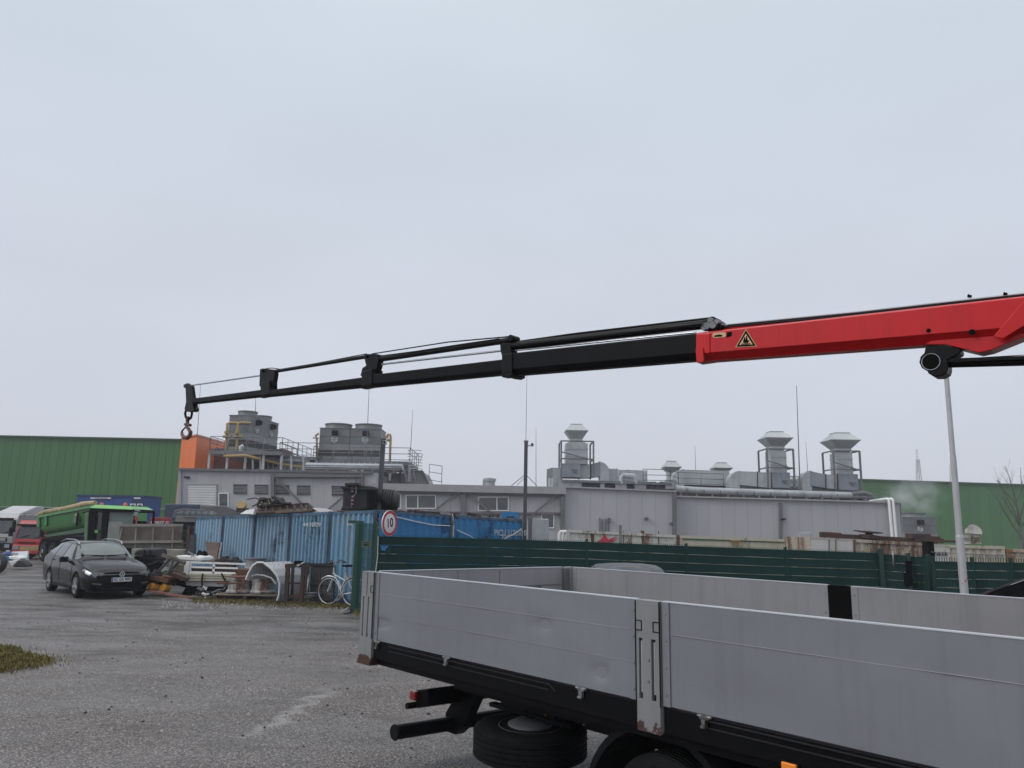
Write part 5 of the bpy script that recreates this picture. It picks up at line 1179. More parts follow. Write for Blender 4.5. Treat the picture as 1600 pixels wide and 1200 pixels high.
mb = MB(); mb.bar(P(404, 800.5, Yf - .3), P(480, 794, Yf + .1), .09, .04); mb.bar(P(430, 801, Yf - .2), P(484, 797, Yf - .1), .05, .05); mb.build('timber', m_wood, t)
t = thing('scrap_heap', 'tangle of black axle parts and hoses lying on the scrap frame', 'scrap heap', P(418, 792, 23.6), 0)
random.seed(3)
for k in range(16):
    a = P(random.uniform(400, 438), random.uniform(783, 793), 23.7 + random.random() * .6); d = Vector((random.uniform(-.5, .5), random.uniform(-.2, .2), random.uniform(-.05, .22)))
    mb = MB(); mb.tube([a, a + d * .5 + Vector((0, 0, random.uniform(0, .13))), a + d], random.uniform(.015, .04), 7)
    if k % 3 == 0: mb.lathe([(.07, -.04), (.1, -.02), (.1, .05), (.05, .08)], Matrix.Translation(a + d) @ Matrix.Rotation(random.random() * 3, 4, 'X'), 14)
    mb.build('bent_rod' if k % 3 else 'hub', m_dkrust if k % 2 else m_tank, t)
mb = MB(); mb.tube([P(425, 777.5, 23.8), P(428, 776, 23.8), P(440, 786, 23.8), P(452, 787, 23.8), P(455, 786, 23.8)], .05, 8); mb.build('axle', m_tank, t)
mb = MB(); mb.lathe([(.13, -.09), (.15, -.05), (.05, -.02), (.05, .02), (.15, .05), (.13, .09)], Matrix.Translation(P(378, 790.5, 24.5)) @ Matrix.Rotation(1.2, 4, 'X') @ Matrix.Rotation(.5, 4, 'Z'), 20); t = thing('cable_reel', 'small yellow reel standing on the containers left of the scrap frame', 'reel', P(378, 796, 24.5)); mb.build('flange', m_yellow, t)
mb = MB(); mb.cbox(P(379, 797, 24.5), (.3, .3, .12)); mb.build('stand', m_tank, t)
mb = MB(); pts = [P(488, 794, 23.2), P(505, 795, 23.2), P(519, 799.5, 23.0), P(498, 800, 23.0)]; mb.prism(pts, (0, .3, .02)); tag(mb.build('grey_sheet', M('pinkish_sheet', (.34, .31, .32), .6, var=.1)), 'pale grey sheet lying between scrap frame and black tank', 'sheet')
mb = MB(); pts = [P(398, 795, 24), P(385, 797, 24), P(375, 803, 23.9), P(396, 803, 23.9)]; mb.prism(pts, (0, .4, .02)); tag(mb.build('white_sheet', m_white), 'white sheet scraps right of the yellow reel', 'sheet')
t = thing('scrap_heap', 'low row of dark scrap on the right end of the bright blue container', 'scrap heap', SP(720, 805))
for k in range(24):
    q = SP(640 + k * 7.6, 799.5 + k * .42 + random.uniform(-.8, .6), -.3 - random.random() * .7); mb = MB(); M_ = Matrix.Rotation(random.uniform(-.3, .3), 4, 'Y') @ Matrix.Rotation(random.random() * 3, 4, 'Z'); mb.cbox(q, (random.uniform(.15, .6), random.uniform(.06, .2), random.uniform(.03, .10)), M_); mb.build('scrap_piece', (m_dkrust, m_tank, m_rust, m_galvd)[k % 4], t)
mb = MB(); mb.cbox(SP(797, 805, -.4), (.55, .3, .2)); mb.build('blue_block', m_bright, t)
# ================================================================== GREEN FENCE
m_fg = M('fence_green', (.011, .060, .048), .6, var=.2, spec=.2)
m_fpost = M('gate_green', (.012, .060, .038), .45, var=.2, vs=1.5)
m_fpd = M('fence_post_dark', (.009, .036, .030), .5, var=.2)
m_slat = M('teal_privacy_strip', (.012, .034, .038), .6, var=.25, vs=1.2, spec=.25)
m_gap = M('gap_glint', (.36, .38, .38), .4, .3, var=.3, vs=6)  # pale tone paints light glinting off the rods between the strips
fa, fb = P(592, 850, 18.3), P(1373, 870, 19.0)
FTOP = [(592, 837.6), (760, 841.5), (900, 845.5), (1030, 851), (1160, 856.5), (1373, 863.5), (1460, 871)]
def ftop(px):
    for (x0, y0), (x1, y1) in zip(FTOP[:-1], FTOP[1:]):
        if px <= x1: return y0 + (y1 - y0) * (px - x0) / (x1 - x0)
    return FTOP[-1][1]
fd = (fb - fa); fd.z = 0; FL = fd.length; fd.normalize(); fn = Vector((fd.y, -fd.x, 0))
def FP(px, py, off=0.0): return VP(px, py, (fa.x + fn.x * off, fa.y + fn.y * off), (fd.x, fd.y))
random.seed(11)
def mesh_panel(t, a, b_, z0, za, zb, strips=True, pitch=.05, gaps=.35, sway=True, mslat=None, tip=.03):
    a = Vector((a.x, a.y, 0)); b_ = Vector((b_.x, b_.y, 0)); L = (b_ - a).length; d = (b_ - a) / L; n = Vector((d.y, -d.x, 0)); N = int(L / pitch)
    if n.y > 0: n = -n
    mb = MB()
    for i in range(N + 1):
        s = i / N; q = a.lerp(b_, s); zt = za + (zb - za) * s + tip; mb.box(q.x - .0065, q.x + .0065, q.y - .004, q.y + .004, z0, zt)
    H = min(za, zb) - z0; nr = int(H / .2)
    for k in range(nr + 1):
        for o in (.010, -.010): mb.bar(a + n * o + Vector((0, 0, za - .01 - k * .2)), b_ + n * o + Vector((0, 0, zb - .01 - k * .2)), .006, .007)
    o = mb.build('wire_mesh', m_fg, t)
    if not strips: return
    mb = MB()
    for k in range(nr):
        # strips woven behind the rods, a little slack
        m = 12; vs = []
        for i in range(m + 1):
            s = i / m; q = a.lerp(b_, s) - n * (.014 + (.006 * math.sin(i * 1.7 + k) if sway else 0)); zt = za + (zb - za) * s - .012 - k * .2
            vs += [(q.x, q.y, zt - .186 + .004 * math.sin(i * .9 + k * 2)), (q.x, q.y, zt - .002)]
        mb.add(vs, [(2 * i, 2 * i + 2, 2 * i + 3, 2 * i + 1) for i in range(m)])
    st = mb.build('privacy_strips', mslat or m_slat, t)
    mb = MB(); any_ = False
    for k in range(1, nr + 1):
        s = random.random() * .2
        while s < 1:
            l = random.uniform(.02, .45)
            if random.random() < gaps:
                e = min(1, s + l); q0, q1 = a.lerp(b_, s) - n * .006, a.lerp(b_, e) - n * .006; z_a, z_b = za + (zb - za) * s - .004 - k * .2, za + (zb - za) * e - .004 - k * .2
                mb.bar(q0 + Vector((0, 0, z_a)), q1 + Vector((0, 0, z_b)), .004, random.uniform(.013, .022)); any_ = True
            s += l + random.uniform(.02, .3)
    if any_: mb.build('rod_glint', m_gap, st)
t = thing('mesh_fence', 'long green wire mesh fence with dark teal privacy strips behind the flatbed', 'fence', ((fa.x + fb.x) / 2, (fa.y + fb.y) / 2, 0), 0)
px_ = [592, 760, 917, 1073, 1228, 1373]
for i in range(5):
    a, b_ = FP(px_[i] + .5, ftop(px_[i])), FP(px_[i + 1] - .5, ftop(px_[i + 1])); mesh_panel(t, a, b_, -.1, a.z, b_.z, True, .05, (.12, .3, .45, .32, .42)[i])
for i, x in enumerate(px_[1:]):
    q = FP(x, ftop(x)); mb = MB(); mb.box(q.x - .03, q.x + .03, q.y + .02, q.y + .08, -.1, q.z + .06); mb.build('post', m_fpd, t)
# broken corner of the first panel: blue behind, torn strip
mb = MB(); mb.prism([FP(594, 852.5, .01), FP(606, 853, .01), FP(609, 862, .01), FP(596, 860, .01)], fn * .004); mb.build('tear_hole', m_bright, t)
mb = MB(); mb.prism([FP(602, 859, .03), FP(610, 851, .05), FP(612, 862, .05), FP(603, 868.5, .03)], fn * .01); mb.build('torn_strip', m_slat, t)
# gate post with arm, thin post, mesh bay, notice
t = thing('gate_post', 'thick green gate post with short top arm in front of the bicycle', 'gate post', G(553, 957.5), 0)
g0 = G(553.5, 957.5); Yg = g0.y
mb = MB(); tp = P(561, 813.5, Yg); mb.bar(Vector((g0.x, Yg, 0)), Vector((g0.x + .02, Yg, tp.z)), .17, .17); mb.build('post', m_fpost, t, bevel=.008)
mb = MB(); mb.bar(P(544.5, 815.5, Yg), P(556, 815.5, Yg), .10, .07); mb.build('arm', m_fpost, t)
mb = MB(); mb.box(g0.x - .14, g0.x + .14, Yg - .14, Yg + .14, .0, .02); mb.build('base_plate', m_fpost, t)
t = thing('mesh_fence', 'short green mesh bay between thick gate post and thin fence post', 'fence', FP(575, 960), 0)
a, b_ = P(560.5, 817, Yg - .05), FP(589, 817); mesh_panel(t, a, b_, .0, a.z - .03, b_.z - .05, False, .05)
mb = MB(); q = FP(590.5, 815); mb.box(q.x - .035, q.x + .035, q.y - .03, q.y + .04, -.02, q.z); mb.build('post', m_fpost, t)
mb = MB(); mb.tube([FP(591, 838, .05), FP(590, 870, .06), FP(587, 893, .06)], .008, 6); mb.build('tie_wire', m_white, t)
t = thing('notice_sign', 'small yellowish notice on the mesh beside the gate post', 'sign', FP(572, 849.5, .03))
mb = MB(); Ys = Yg - .1; mb.prism([P(564.5, 845.5, Ys), P(580, 845, Ys), P(580, 855, Ys), P(564.5, 855.3, Ys)], (0, .006, 0)); mb.build('board', M('notice_cream', (.50, .40, .25), .6, var=.1), t)
text('PRIVAT', .052, frame(P(572.3, 847.7, Ys - .004), (1, 0, 0), (0, 0, 1)), 'lettering', m_dark, t, .001, False, .8); text('ABC', .075, frame(P(572.3, 851.6, Ys - .004), (1, 0, 0), (0, 0, 1)), 'lettering', m_dark, t, .001, False, 1.0, .002)
# speed sign 10
t = thing('speed_sign', 'round red-rimmed speed limit sign reading 10 on the fence post', 'traffic sign', P(609, 817.5, 18.1), 0)
c = P(609, 817.5, 18.1); ang_ = math.radians(63); sx_ = Vector((math.cos(ang_), math.sin(ang_), 0)).normalized(); Ms = frame(c, sx_, (0, 0, 1))
mb = MB(); mb.lathe([(.295, -.02), (.295, -.0), (.29, .002)], Ms, 40); mb.build('disc', M('sign_white', (.62, .60, .62), .4, var=.05), t)
mb = MB(); mb.tube([Ms @ Vector((.255 * math.cos(u), .255 * math.sin(u), .004)) for u in [k * math.pi / 24 for k in range(48)]], .012, 6, closed=True)
v0 = len(mb.v); mb2 = MB(); N = 48; vs = []
for k in range(N):
    u = 2 * math.pi * k / N; vs += [Ms @ Vector((.222 * math.cos(u), .222 * math.sin(u), .006)), Ms @ Vector((.288 * math.cos(u), .288 * math.sin(u), .006)), Ms @ Vector((.222 * math.cos(u), .222 * math.sin(u), .001)), Ms @ Vector((.288 * math.cos(u), .288 * math.sin(u), .001))]
mb2.add(vs, [f for k in range(N) for f in ((4 * k, 4 * k + 1, 4 * ((k + 1) % N) + 1, 4 * ((k + 1) % N)), (4 * k + 1, 4 * k + 3, 4 * ((k + 1) % N) + 3, 4 * ((k + 1) % N) + 1), (4 * k, 4 * ((k + 1) % N), 4 * ((k + 1) % N) + 2, 4 * k + 2))])
mb2.build('red_rim', M('sign_red', (.38, .02, .035), .4, var=.05), t)
text('10', .29, Ms @ Matrix.Translation((0, 0, .004)) @ Matrix.Rotation(.12, 4, 'Z'), 'digits', m_dark, t, .002, False, .92, .004)
mb = MB(); mb.bar(Ms @ Vector((-.05, .1, -.06)), Ms @ Vector((-.3, .1, -.1)), .03); mb.bar(Ms @ Vector((-.05, -.1, -.06)), Ms @ Vector((-.3, -.1, -.1)), .03); mb.build('bracket', m_galvd, t)
# right: gate and far mesh
t = thing('mesh_gate', 'green mesh gate with lock beside the light grey pole', 'gate', FP(1410, 940), 0)
Yq = 19.0
for x0, x1, st_ in ((1377, 1417, False), (1421, 1448, False)):
    a, b_ = P(x0, ftop(x0) + 1.5, Yq), P(x1, ftop(x1), Yq - .3); mesh_panel(t, a, b_, -.3, a.z, b_.z, True, .05, .12)
for x, w_, y0 in ((1375, .10, 857), (1418.5, .07, 864), (1449.5, .08, 866)): mb = MB(); q = P(x, y0, Yq - .05); mb.box(q.x - w_ / 2, q.x + w_ / 2, Yq - .1, Yq - .02, -.3, q.z); mb.build('post', m_fpd, t)
mb = MB(); mb.tube([P(1395, 861, 18.8), P(1396, 884, 18.8)], .012, 6); mb.build('light_rod', m_galv, t)
mb = MB(); mb.cbox(P(1420, 893, 18.7), (.12, .08, .5)); mb.cbox(P(1419, 905, 18.7), (.16, .08, .3)); mb.build('lock_box', m_dark, t)
t = thing('mesh_fence', 'green mesh fence with teal strips right of the light grey pole', 'fence', P(1540, 930, 18), 0)
for x0, x1, y0, y1 in ((1460, 1520, 876.5, 877.5), (1521, 1580, 877.5, 878.5), (1581, 1690, 878.5, 880)):
    a, b_ = P(x0, y0, 18.5), P(x1, y1, 18.2); mesh_panel(t, a, b_, -.3, a.z, b_.z, True, .05, .30, tip=.09)
    mb = MB(); mb.box(a.x - .03, a.x + .03, a.y + .02, a.y + .08, -.3, a.z + .1); mb.build('post', m_fpd, t)
mb = MB(); mb.tube([P(1455, 862.5, 18.5), P(1520, 866, 18.4), P(1620, 870, 18.2)], .008, 5); mb.build('top_wire', m_galvd, t)
mb = MB(); q = P(1454, 846, 22); mb.box(q.x - .09, q.x + .09, 22, 22.3, -1, q.z); tag(mb.build('dark_infill', m_dark), 'black gap pillar between the rusty container and the lettered one', 'infill')  # black box added to stand for the dark gap
# ================================================================== CONTAINERS BEHIND THE FENCE
m_wr = rust_mat('white_rusty', (.50, .50, .46), (.17, .10, .06), .43, 1.1, vert=.6); m_cream = rust_mat('cream_container', (.46, .43, .34), (.25, .19, .11), .38, 1.0)
m_rw = rust_mat('rust_corrugated', (.42, .37, .30), (.13, .072, .05), .48, 1.6, vert=.4); m_wd = rust_mat('white_door', (.50, .50, .48), (.12, .065, .05), .37, 2.2)
m_gst = M('green_stripe', (.03, .14, .065), .6, var=.2)
YB = 30.0
def rowbox(label, x0, x1, y0, y1, mat, Y=YB, depth=2.44, corru=True, group='weathered containers behind the green fence', z0=-.9):
    a, c = P(x0, y0, Y), P(x1, y1, Y); t = thing('shipping_container', label, 'container', ((a.x + c.x) / 2, Y + depth / 2, z0), 0, group)
    mb = MB()
    if corru: corr(mb, (a.x + .1, Y), (c.x - .1, Y), z0 + .1, (a.z - .1, c.z - .1), .27, .035, Vector((0, -1, 0)))
    else: mb.hexa([(a.x + .1, Y + .02, z0), (c.x - .1, Y + .02, z0), (c.x - .1, Y + .08, z0), (a.x + .1, Y + .08, z0), (a.x + .1, Y + .02, a.z - .1), (c.x - .1, Y + .02, c.z - .1), (c.x - .1, Y + .08, c.z - .1), (a.x + .1, Y + .08, a.z - .1)])
    mb.build('side_wall', mat, t)
    mb = MB(); mb.hexa([(a.x + .02, Y + .1, z0), (c.x - .02, Y + .1, z0), (c.x - .02, Y + depth, z0), (a.x + .02, Y + depth, z0), (a.x + .02, Y + .1, a.z - .02), (c.x - .02, Y + .1, c.z - .02), (c.x - .02, Y + depth, c.z - .02), (a.x + .02, Y + depth, a.z - .02)]); mb.build('shell', mat, t)
    mb = MB(); mb.bar((a.x, Y + .03, a.z - .05), (c.x, Y + .03, c.z - .05), .12, .1)
    for x, z in ((a.x + .06, a.z), (c.x - .06, c.z)): mb.bar((x, Y + .04, z0), (x, Y + .04, z - .1), .12, .12)
    mb.build('frame', mat, t)
    return t
def BK(px, py, Y): return P(px, py, Y)
t = rowbox('white rust-streaked container with red star mark, left of the cream one', 885, 1057, 827.5, 836, m_wr, corru=False)
def flat(t, pts, Y, mat, name, th=.006):
    mb = MB(); mb.prism([P(x, y, Y) for x, y in pts], (0, th, 0)); return mb.build(name, mat, t)
flat(t, [(934, 846), (940, 842), (945, 834), (950, 843), (964, 838), (956, 845), (972, 838), (951, 850), (930, 850)], 29.99, M('faded_red', (.40, .03, .055), .6, var=.15), 'red_mark')
mb = MB()
for x in (926, 974, 1029): mb.bar(P(x, 830, 29.99), P(x, 850, 29.99), .03)
mb.build('seam', m_rust, t)
for x0, x1 in ((922, 929), (1001, 1007)): flat(t, [(x0, 829), (x1, 829.5), (x1 - 1, 850), (x0 + 2, 850)], 30.005, m_rust, 'rust_streak')
t = rowbox('cream container with green stripe and small crest behind the fence', 1061, 1235.5, 836.5, 843, m_cream, corru=False)
flat(t, [(1063, 838.5), (1235, 844), (1235, 848), (1063, 842.8)], 29.985, m_gst, 'green_stripe')
flat(t, [(1057, 836), (1062, 836.5), (1062, 852), (1057, 852)], 29.9, m_rust, 'corner_post')
q = P(1149, 848, 29.97); mb = MB(); mb.tube([q + Vector((.12 * math.cos(u), -.01, .10 * math.sin(u))) for u in [math.pi * k / 8 + math.pi for k in range(9)]], .018, 6)
for dx in (-.12, -.04, .04, .12): mb.bar(q + Vector((dx, -.01, -.1)), q + Vector((dx, -.01, .07)), .035)
mb.bar(q + Vector((-.18, -.01, .08)), q + Vector((.18, -.01, .08)), .04); mb.build('crest', M('crest_ochre', (.30, .22, .09), .6), t)
t = rowbox('white and rust-brown corrugated container carrying the scrap turntable', 1265, 1450, 838.5, 848.5, m_rw, Y=26)
flat(t, [(1267, 840.5), (1335, 843.5), (1335, 868), (1267, 868)], 25.97, m_wd, 'white_door', .02)
mb = MB()
for x in (1295.5, 1306): mb.bar(P(x, 842.5, 25.95), P(x, 866, 25.95), .02)
mb.bar(P(1335, 843, 25.95), P(1335, 866, 25.95), .06); mb.build('door_rod', m_rust, t)
flat(t, [(1262, 833), (1270, 832.5), (1270, 868), (1262, 868)], 26.4, m_galv, 'side_plate', .8)
t = rowbox('pale container with black letters between the dark gap and the pole', 1459, 1569, 850.5, 853.5, m_cream, Y=26)
flat(t, [(1459.5, 852), (1484, 853), (1484, 880), (1459.5, 880)], 25.97, m_wr, 'end_panel', .01)
text('NKER', .19, frame(P(1470.5, 866, 25.95), (1, 0, .0), (0, 0, 1)), 'lettering', m_dark, t, .003, False, .95, .0)
text('CONTAINER', .20, frame(P(1538, 869.5, 25.94), (1, 0, 0), (0, 0, 1)), 'lettering', m_galvd, t, .003, False, 1.15)
t = rowbox('rust-orange streaked container at the right edge behind the mesh', 1571, 1660, 857.5, 860, rust_mat('tan_container', (.42, .36, .28), (.22, .11, .05), .45, 1.4), Y=26)
# scrap on their roofs
t = thing('scrap_beam', 'long black steel beam with rusty turntable on the rust-brown container', 'scrap beam', P(1350, 842, 26.6))
mb = MB(); mb.bar(P(1281, 836.5, 26.6), P(1418, 844, 26.6), .12, .17); mb.bar(P(1281, 840, 26.5), P(1418, 848, 26.5), .1, .04); mb.build('beam', m_dkrust, t)
mb = MB(); q = P(1358, 836, 26.6); mb.lathe([(.30, -.12), (.32, .0), (.12, .02), (.12, .06), (.36, .08), (.36, .12), (.05, .13)], Matrix.Translation(q) @ Matrix.Rotation(.08, 4, 'Y'), 24); mb.bar(q + Vector((-.5, 0, .14)), q + Vector((.45, 0, .07)), .12, .04); mb.build('turntable', m_dkrust, t)
mb = MB(); mb.bar(P(1283, 832, 26.7), P(1312, 834, 26.7), .3, .06); mb.build('red_plank', m_rust, t)
t = thing('scrap_heap', 'dark rusted blocks and plates on the container right of the turntable', 'scrap heap', P(1440, 846, 26.6))
for x0, x1, y0, y1 in ((1426, 1455, 834, 842), (1430, 1475, 841, 848), (1475, 1498, 844, 847.5), (1455, 1470, 838, 843)): mb = MB(); a, c = P(x0, y1, 26.6), P(x1, y0, 26.6); mb.box(a.x, c.x, 26.6, 27.1, a.z, c.z); mb.build('scrap_piece', m_dkrust, t, bevel=.02)
t = thing('wheel_rim_stack', 'stack of pale lorry wheel rims on the container behind the pole', 'wheel rims', P(1520, 848, 26.6))
for x, y, tilt in ((1508, 845, 0), (1508, 838, .0), (1522, 845, 0), (1522, 838.5, .05), (1521, 831.5, 1.1)):
    mb = MB(); mb.lathe([(.24, -.1), (.20, -.08), (.19, 0), (.20, .08), (.24, .1), (.22, .1), (.12, .04), (.10, .04)], Matrix.Translation(P(x, y, 26.7)) @ Matrix.Rotation(tilt, 4, 'X'), 20); mb.build('rim', M('rim_pale', (.33, .32, .29), .6, var=.3, dirt=.45), t)
# misc behind fence
t = thing('steel_cabinet', 'plain galvanised cabinet standing behind the fence by the camera mast', 'cabinet', P(845, 850, 24), 0)
mb = MB(); a, c = P(832.5, 870, 24), P(857.5, 810.5, 24); mb.hexa([(a.x, 24, -.9), (c.x, 24, -.9), (c.x, 24.6, -.9), (a.x, 24.6, -.9), (a.x, 24, P(832, 810, 24).z), (c.x, 24, P(857, 811.5, 24).z), (c.x, 24.6, c.z), (a.x, 24.6, c.z)]); mb.build('casing', m_galv, t, bevel=.01)
mb = MB(); a = P(828.5, 809, 24.2); mb.box(a.x - .06, a.x + .06, 24.2, 24.4, -.9, a.z); mb.build('side_post', m_galvd, t)
t = thing('white_drain_pipes', 'white bent drain pipes between cabinet and rust-streaked container', 'pipework', P(878, 850, 28))
for x in (874.5, 879.5): mb = MB(); mb.tube([P(x, 860, 28), P(x, 834 + (x - 874) * .3, 28), P(x + 1.2, 831.5, 28), P(884, 831.5, 28)], .075, 8); mb.build('pipe', m_white, t)
mb = MB(); q = P(969.5, 820.5, 27); mb.box(q.x - .045, q.x + .045, 27, 27.1, -.8, q.z); tag(mb.build('post', M('olive_post', (.17, .18, .15), .7, var=.2)), 'olive grey post standing before the white rust-streaked container', 'post')
# bare tree at the right edge
def bare_tree(label, px, Y, ztop_, seed):
    random.seed(seed); base = P(px, 880, Y); t = thing('bare_tree', label, 'tree', (base.x, Y, -.9)); tr = MB(); br = MB()
    def grow(p, d, L, r, lv):
        pts = [p]; rr = [r]; n = 4
        for k in range(n):
            d = (d + Vector((random.uniform(-.12, .12), random.uniform(-.12, .12), .05))).normalized(); pts.append(pts[-1] + d * L / n); rr.append(r * (1 - .6 * (k + 1) / n))
        (tr if lv == 0 else br).tube(pts, rr, 6 if lv < 2 else 4)
        if lv < 3:
            for k in range((11, 6, 4)[lv]):
                s = random.uniform(.15, .98); i = min(int(s * n), n - 1); q = pts[i].lerp(pts[i + 1], s * n - i); a = random.uniform(0, 6.28)
                dd = (d * .9 + Vector((math.cos(a), math.sin(a) * .7, random.uniform(.0, .5))) * .75).normalized(); grow(q, dd, L * random.uniform(.28, .5), r * .42 * (1 - s * .5), lv + 1)
    grow(Vector((base.x, Y, -.9)), Vector((0, 0, 1)), ztop_ + .9, .11, 0)
    m_ = M('bark', (.10, .095, .085), .9, var=.3, vs=6); tr.build('trunk', m_, t); br.build('crown', m_, t)
bare_tree('thin leafless tree at the right edge in front of the far green hall', 1600, 44, 4.9, 5)
# ================================================================== JUNK IN FRONT OF THE CONTAINERS
# bicycle
def bicycle():
    w0, w1 = G(513, 945), G(556, 949.5); r = .35
    Y0, Y1 = 21.0, 20.75
    a = P(514, 918, Y0); a.z = r; b_ = P(552, 921, Y1 - .05); b_.z = r
    d = (a - b_); d.z = 0; wb = d.length; d.normalize(); nn = Vector((-d.y, d.x, 0)); z = Vector((0, 0, 1))
    t = thing('bicycle', 'silver white step-through bicycle leaning beside the green gate post', 'bicycle', ((a.x + b_.x) / 2, (a.y + b_.y) / 2, 0))
    fr, rr_ = a, b_
    m_fr = M('bike_frame_white', (.50, .52, .55), .3, .2, var=.06, coat=.4); 
    for c in (fr, rr_):
        mb = MB(); mb.tube([c + d * r * math.cos(u) + z * r * math.sin(u) for u in [k * math.pi / 20 for k in range(40)]], .019, 7, closed=True); o = mb.build('wheel', M('bike_tyre', (.035, .035, .035), .8), t)
        mb = MB(); mb.tube([c + (d * math.cos(u) + z * math.sin(u)) * (r - .025) for u in [k * math.pi / 20 for k in range(40)]], .013, 6, closed=True); mb.build('rim', M('bike_rim', (.55, .56, .56), .35, .5, var=.05), o)
        mb = MB()
        for k in range(16): u = k * math.pi / 8; mb.tube([c + nn * .02, c + (d * math.cos(u) + z * math.sin(u)) * (r - .03)], .0022, 4)
        mb.tube([c - nn * .05, c + nn * .05], .022, 8); mb.build('spokes', m_steel, o)
        mb = MB(); rg = (range(-2, 9) if c is rr_ else range(2, 12)); mb.tube([c + (d * math.cos(u) + z * math.sin(u)) * (r + .035) for u in [math.pi * k / 12 * 1.0 + (.6 if c is rr_ else .35) for k in rg]], .017, 6); mb.build('mudguard', m_fr, t)
    bb = fr.lerp(rr_, .56) + z * -.07; hd = fr.lerp(rr_, .16) + z * .50; st = rr_.lerp(fr, .33) + z * .50
    mb = MB(); mb.tube([hd, hd - d * .12 - z * .22, bb], .022, 8); mb.tube([hd - z * .06, st - z * .22], .016, 8); mb.tube([st, bb], .018, 8); mb.tube([bb, rr_], .012, 6); mb.tube([st - z * .08, rr_], .011, 6); mb.tube([hd + z * .1, hd - z * .08], .024, 8); mb.build('frame', m_fr, t)
    mb = MB(); mb.tube([hd - z * .05, hd + d * .04 - z * .2, fr + nn * .05], .015, 7); mb.tube([hd - z * .05, hd + d * .04 - z * .2, fr - nn * .05], .015, 7); mb.build('fork', m_fr, t)
    mb = MB(); h = hd + z * .24; mb.tube([hd + z * .08, h], .014, 6); mb.tube([h + nn * .02, h + nn * .12 + d * .07, h + nn * .26 - d * .02, h + nn * .29 - d * .14], .012, 7); mb.tube([h - nn * .02, h - nn * .12 + d * .07, h - nn * .26 - d * .02, h - nn * .29 - d * .14], .012, 7); o = mb.build('handlebar', m_steel, t)
    mb = MB()
    for s in (-1, 1): mb.tube([h + nn * s * .285 - d * .06, h + nn * s * .29 - d * .16], .02, 7); mb.tube([h + nn * s * .2 + d * .03, h + nn * s * .2 + z * .06 - d * .05, h + nn * s * .24 - d * .12 + z * .02], .012, 5)
    mb.build('grip', m_dark, o)
    mb = MB(); mb.tube([st, st + z * .14], .014, 6); mb.build('seat_post', m_steel, t)
    mb = MB(); s_ = st + z * .17; mb.hexa([s_ - d * .14 + nn * .08 - z * .03, s_ - d * .14 - nn * .08 - z * .03, s_ + d * .14 - nn * .02 - z * .03, s_ + d * .14 + nn * .02 - z * .03, s_ - d * .14 + nn * .09 + z * .03, s_ - d * .14 - nn * .09 + z * .03, s_ + d * .14 - nn * .02 + z * .01, s_ + d * .14 + nn * .02 + z * .01]); mb.build('saddle', m_dark, t, bevel=.015)
    mb = MB(); mb.tube([bb - nn * .03, bb + nn * .03], .07, 14); mb.tube([bb + nn * .04, bb + nn * .04 - z * .14 + d * .1], .010, 5); mb.cbox(bb + nn * .1 - z * .14 + d * .1, (.09, .1, .025)); mb.build('crank', m_steel, t)
    mb = MB(); mb.bar(rr_ + z * .39 - d * .16, rr_ + z * .38 + d * .16, .11, .02); mb.bar(rr_ + z * .38 - d * .14, rr_ + z * .0, .012); mb.build('luggage_rack', m_steel, t)
    mb = MB(); mb.tube([bb - z * .02, bb - z * .25 + nn * .12 + d * .1], .01, 5); mb.build('kick_stand', m_steel, t)
bicycle()
def GZ(px, py, z=0.0): return G(px, py, z)
# two lorry rims on a pallet
Yw = 21.9
pallet('weathered pallet under the two big rusty wheel rims', 333, 432, 933, Yw - .25, 1.5, z=.15)
m_rimw = rust_mat('white_rim_rust', (.44, .45, .44), (.17, .085, .055), .45, 1.8)
for i, (x, lab) in enumerate(((366.5, 'big rusty white wheel rim lying flat, left one of two on the pallet'), (404, 'big rusty white wheel rim lying flat, under the chequered mudguard'))):
    c = P(x, 925, Yw); t = thing('scrap_ring', lab, 'wheel rim', (c.x, Yw + .35, .16), 0, 'wheel rims on the pallet')
    mb = MB(); mb.lathe([(.33, 0), (.345, .02), (.345, .05), (.30, .09), (.29, .30), (.33, .36), (.345, .40), (.345, .43), (.32, .43), (.27, .34), (.26, .08)], Matrix.Translation((c.x, Yw + .35, .16)), 36); mb.build('barrel', m_rimw, t)
    mb = MB(); mb.lathe([(.35, .425), (.352, .445), (.33, .45)], Matrix.Translation((c.x, Yw + .35, .16)), 36); mb.build('rusty_lip', m_rust, t)
# chequered aluminium mudguard arch
t = thing('mudguard_arch', 'pale chequered aluminium mudguard arch standing over the rims', 'mudguard', P(410, 944, 21.3), 0)
Ya = 21.15
m_cheq = NT('chequer_plate'); br_ = m_cheq.n('ShaderNodeTexChecker'); br_.inputs['Scale'].default_value = 22; m_cheq.l(m_cheq.coord((1, 1, 1.0), (.6, .5, .78)), br_.inputs['Vector'])
m_cheq.l(m_cheq.mix(m_cheq.rng(br_.outputs['Fac'], 0, 1, 0, 1), (.33, .33, .34), (.56, .56, .57)), m_cheq.b.inputs['Base Color']); m_cheq.b.inputs['Metallic'].default_value = .25; m_cheq.b.inputs['Roughness'].default_value = .45; m_cheq.bump(br_.outputs['Fac'], .4, .01)
outer = [(384, 906), (388, 896), (395, 884), (402, 879), (411, 879), (424, 889), (433, 900), (437, 912), (436, 930), (431, 943)]
mb = MB(); vs = []
for x, y in outer: vs += [P(x - 1.5, y, Ya), P(x, y, Ya), P(x + 1.0, y - .5, Ya) + Vector((.50, .75, 0))]
rim_ = []
for i in range(len(outer) - 1): a = 3 * i; rim_ += [(a + 1, a + 4, a + 5, a + 2)]
mb.add(vs, rim_); 
sh = mb.build('arch_sheet', m_cheq.m, t); md = sh.modifiers.new('s', 'SOLIDIFY'); md.thickness = .012
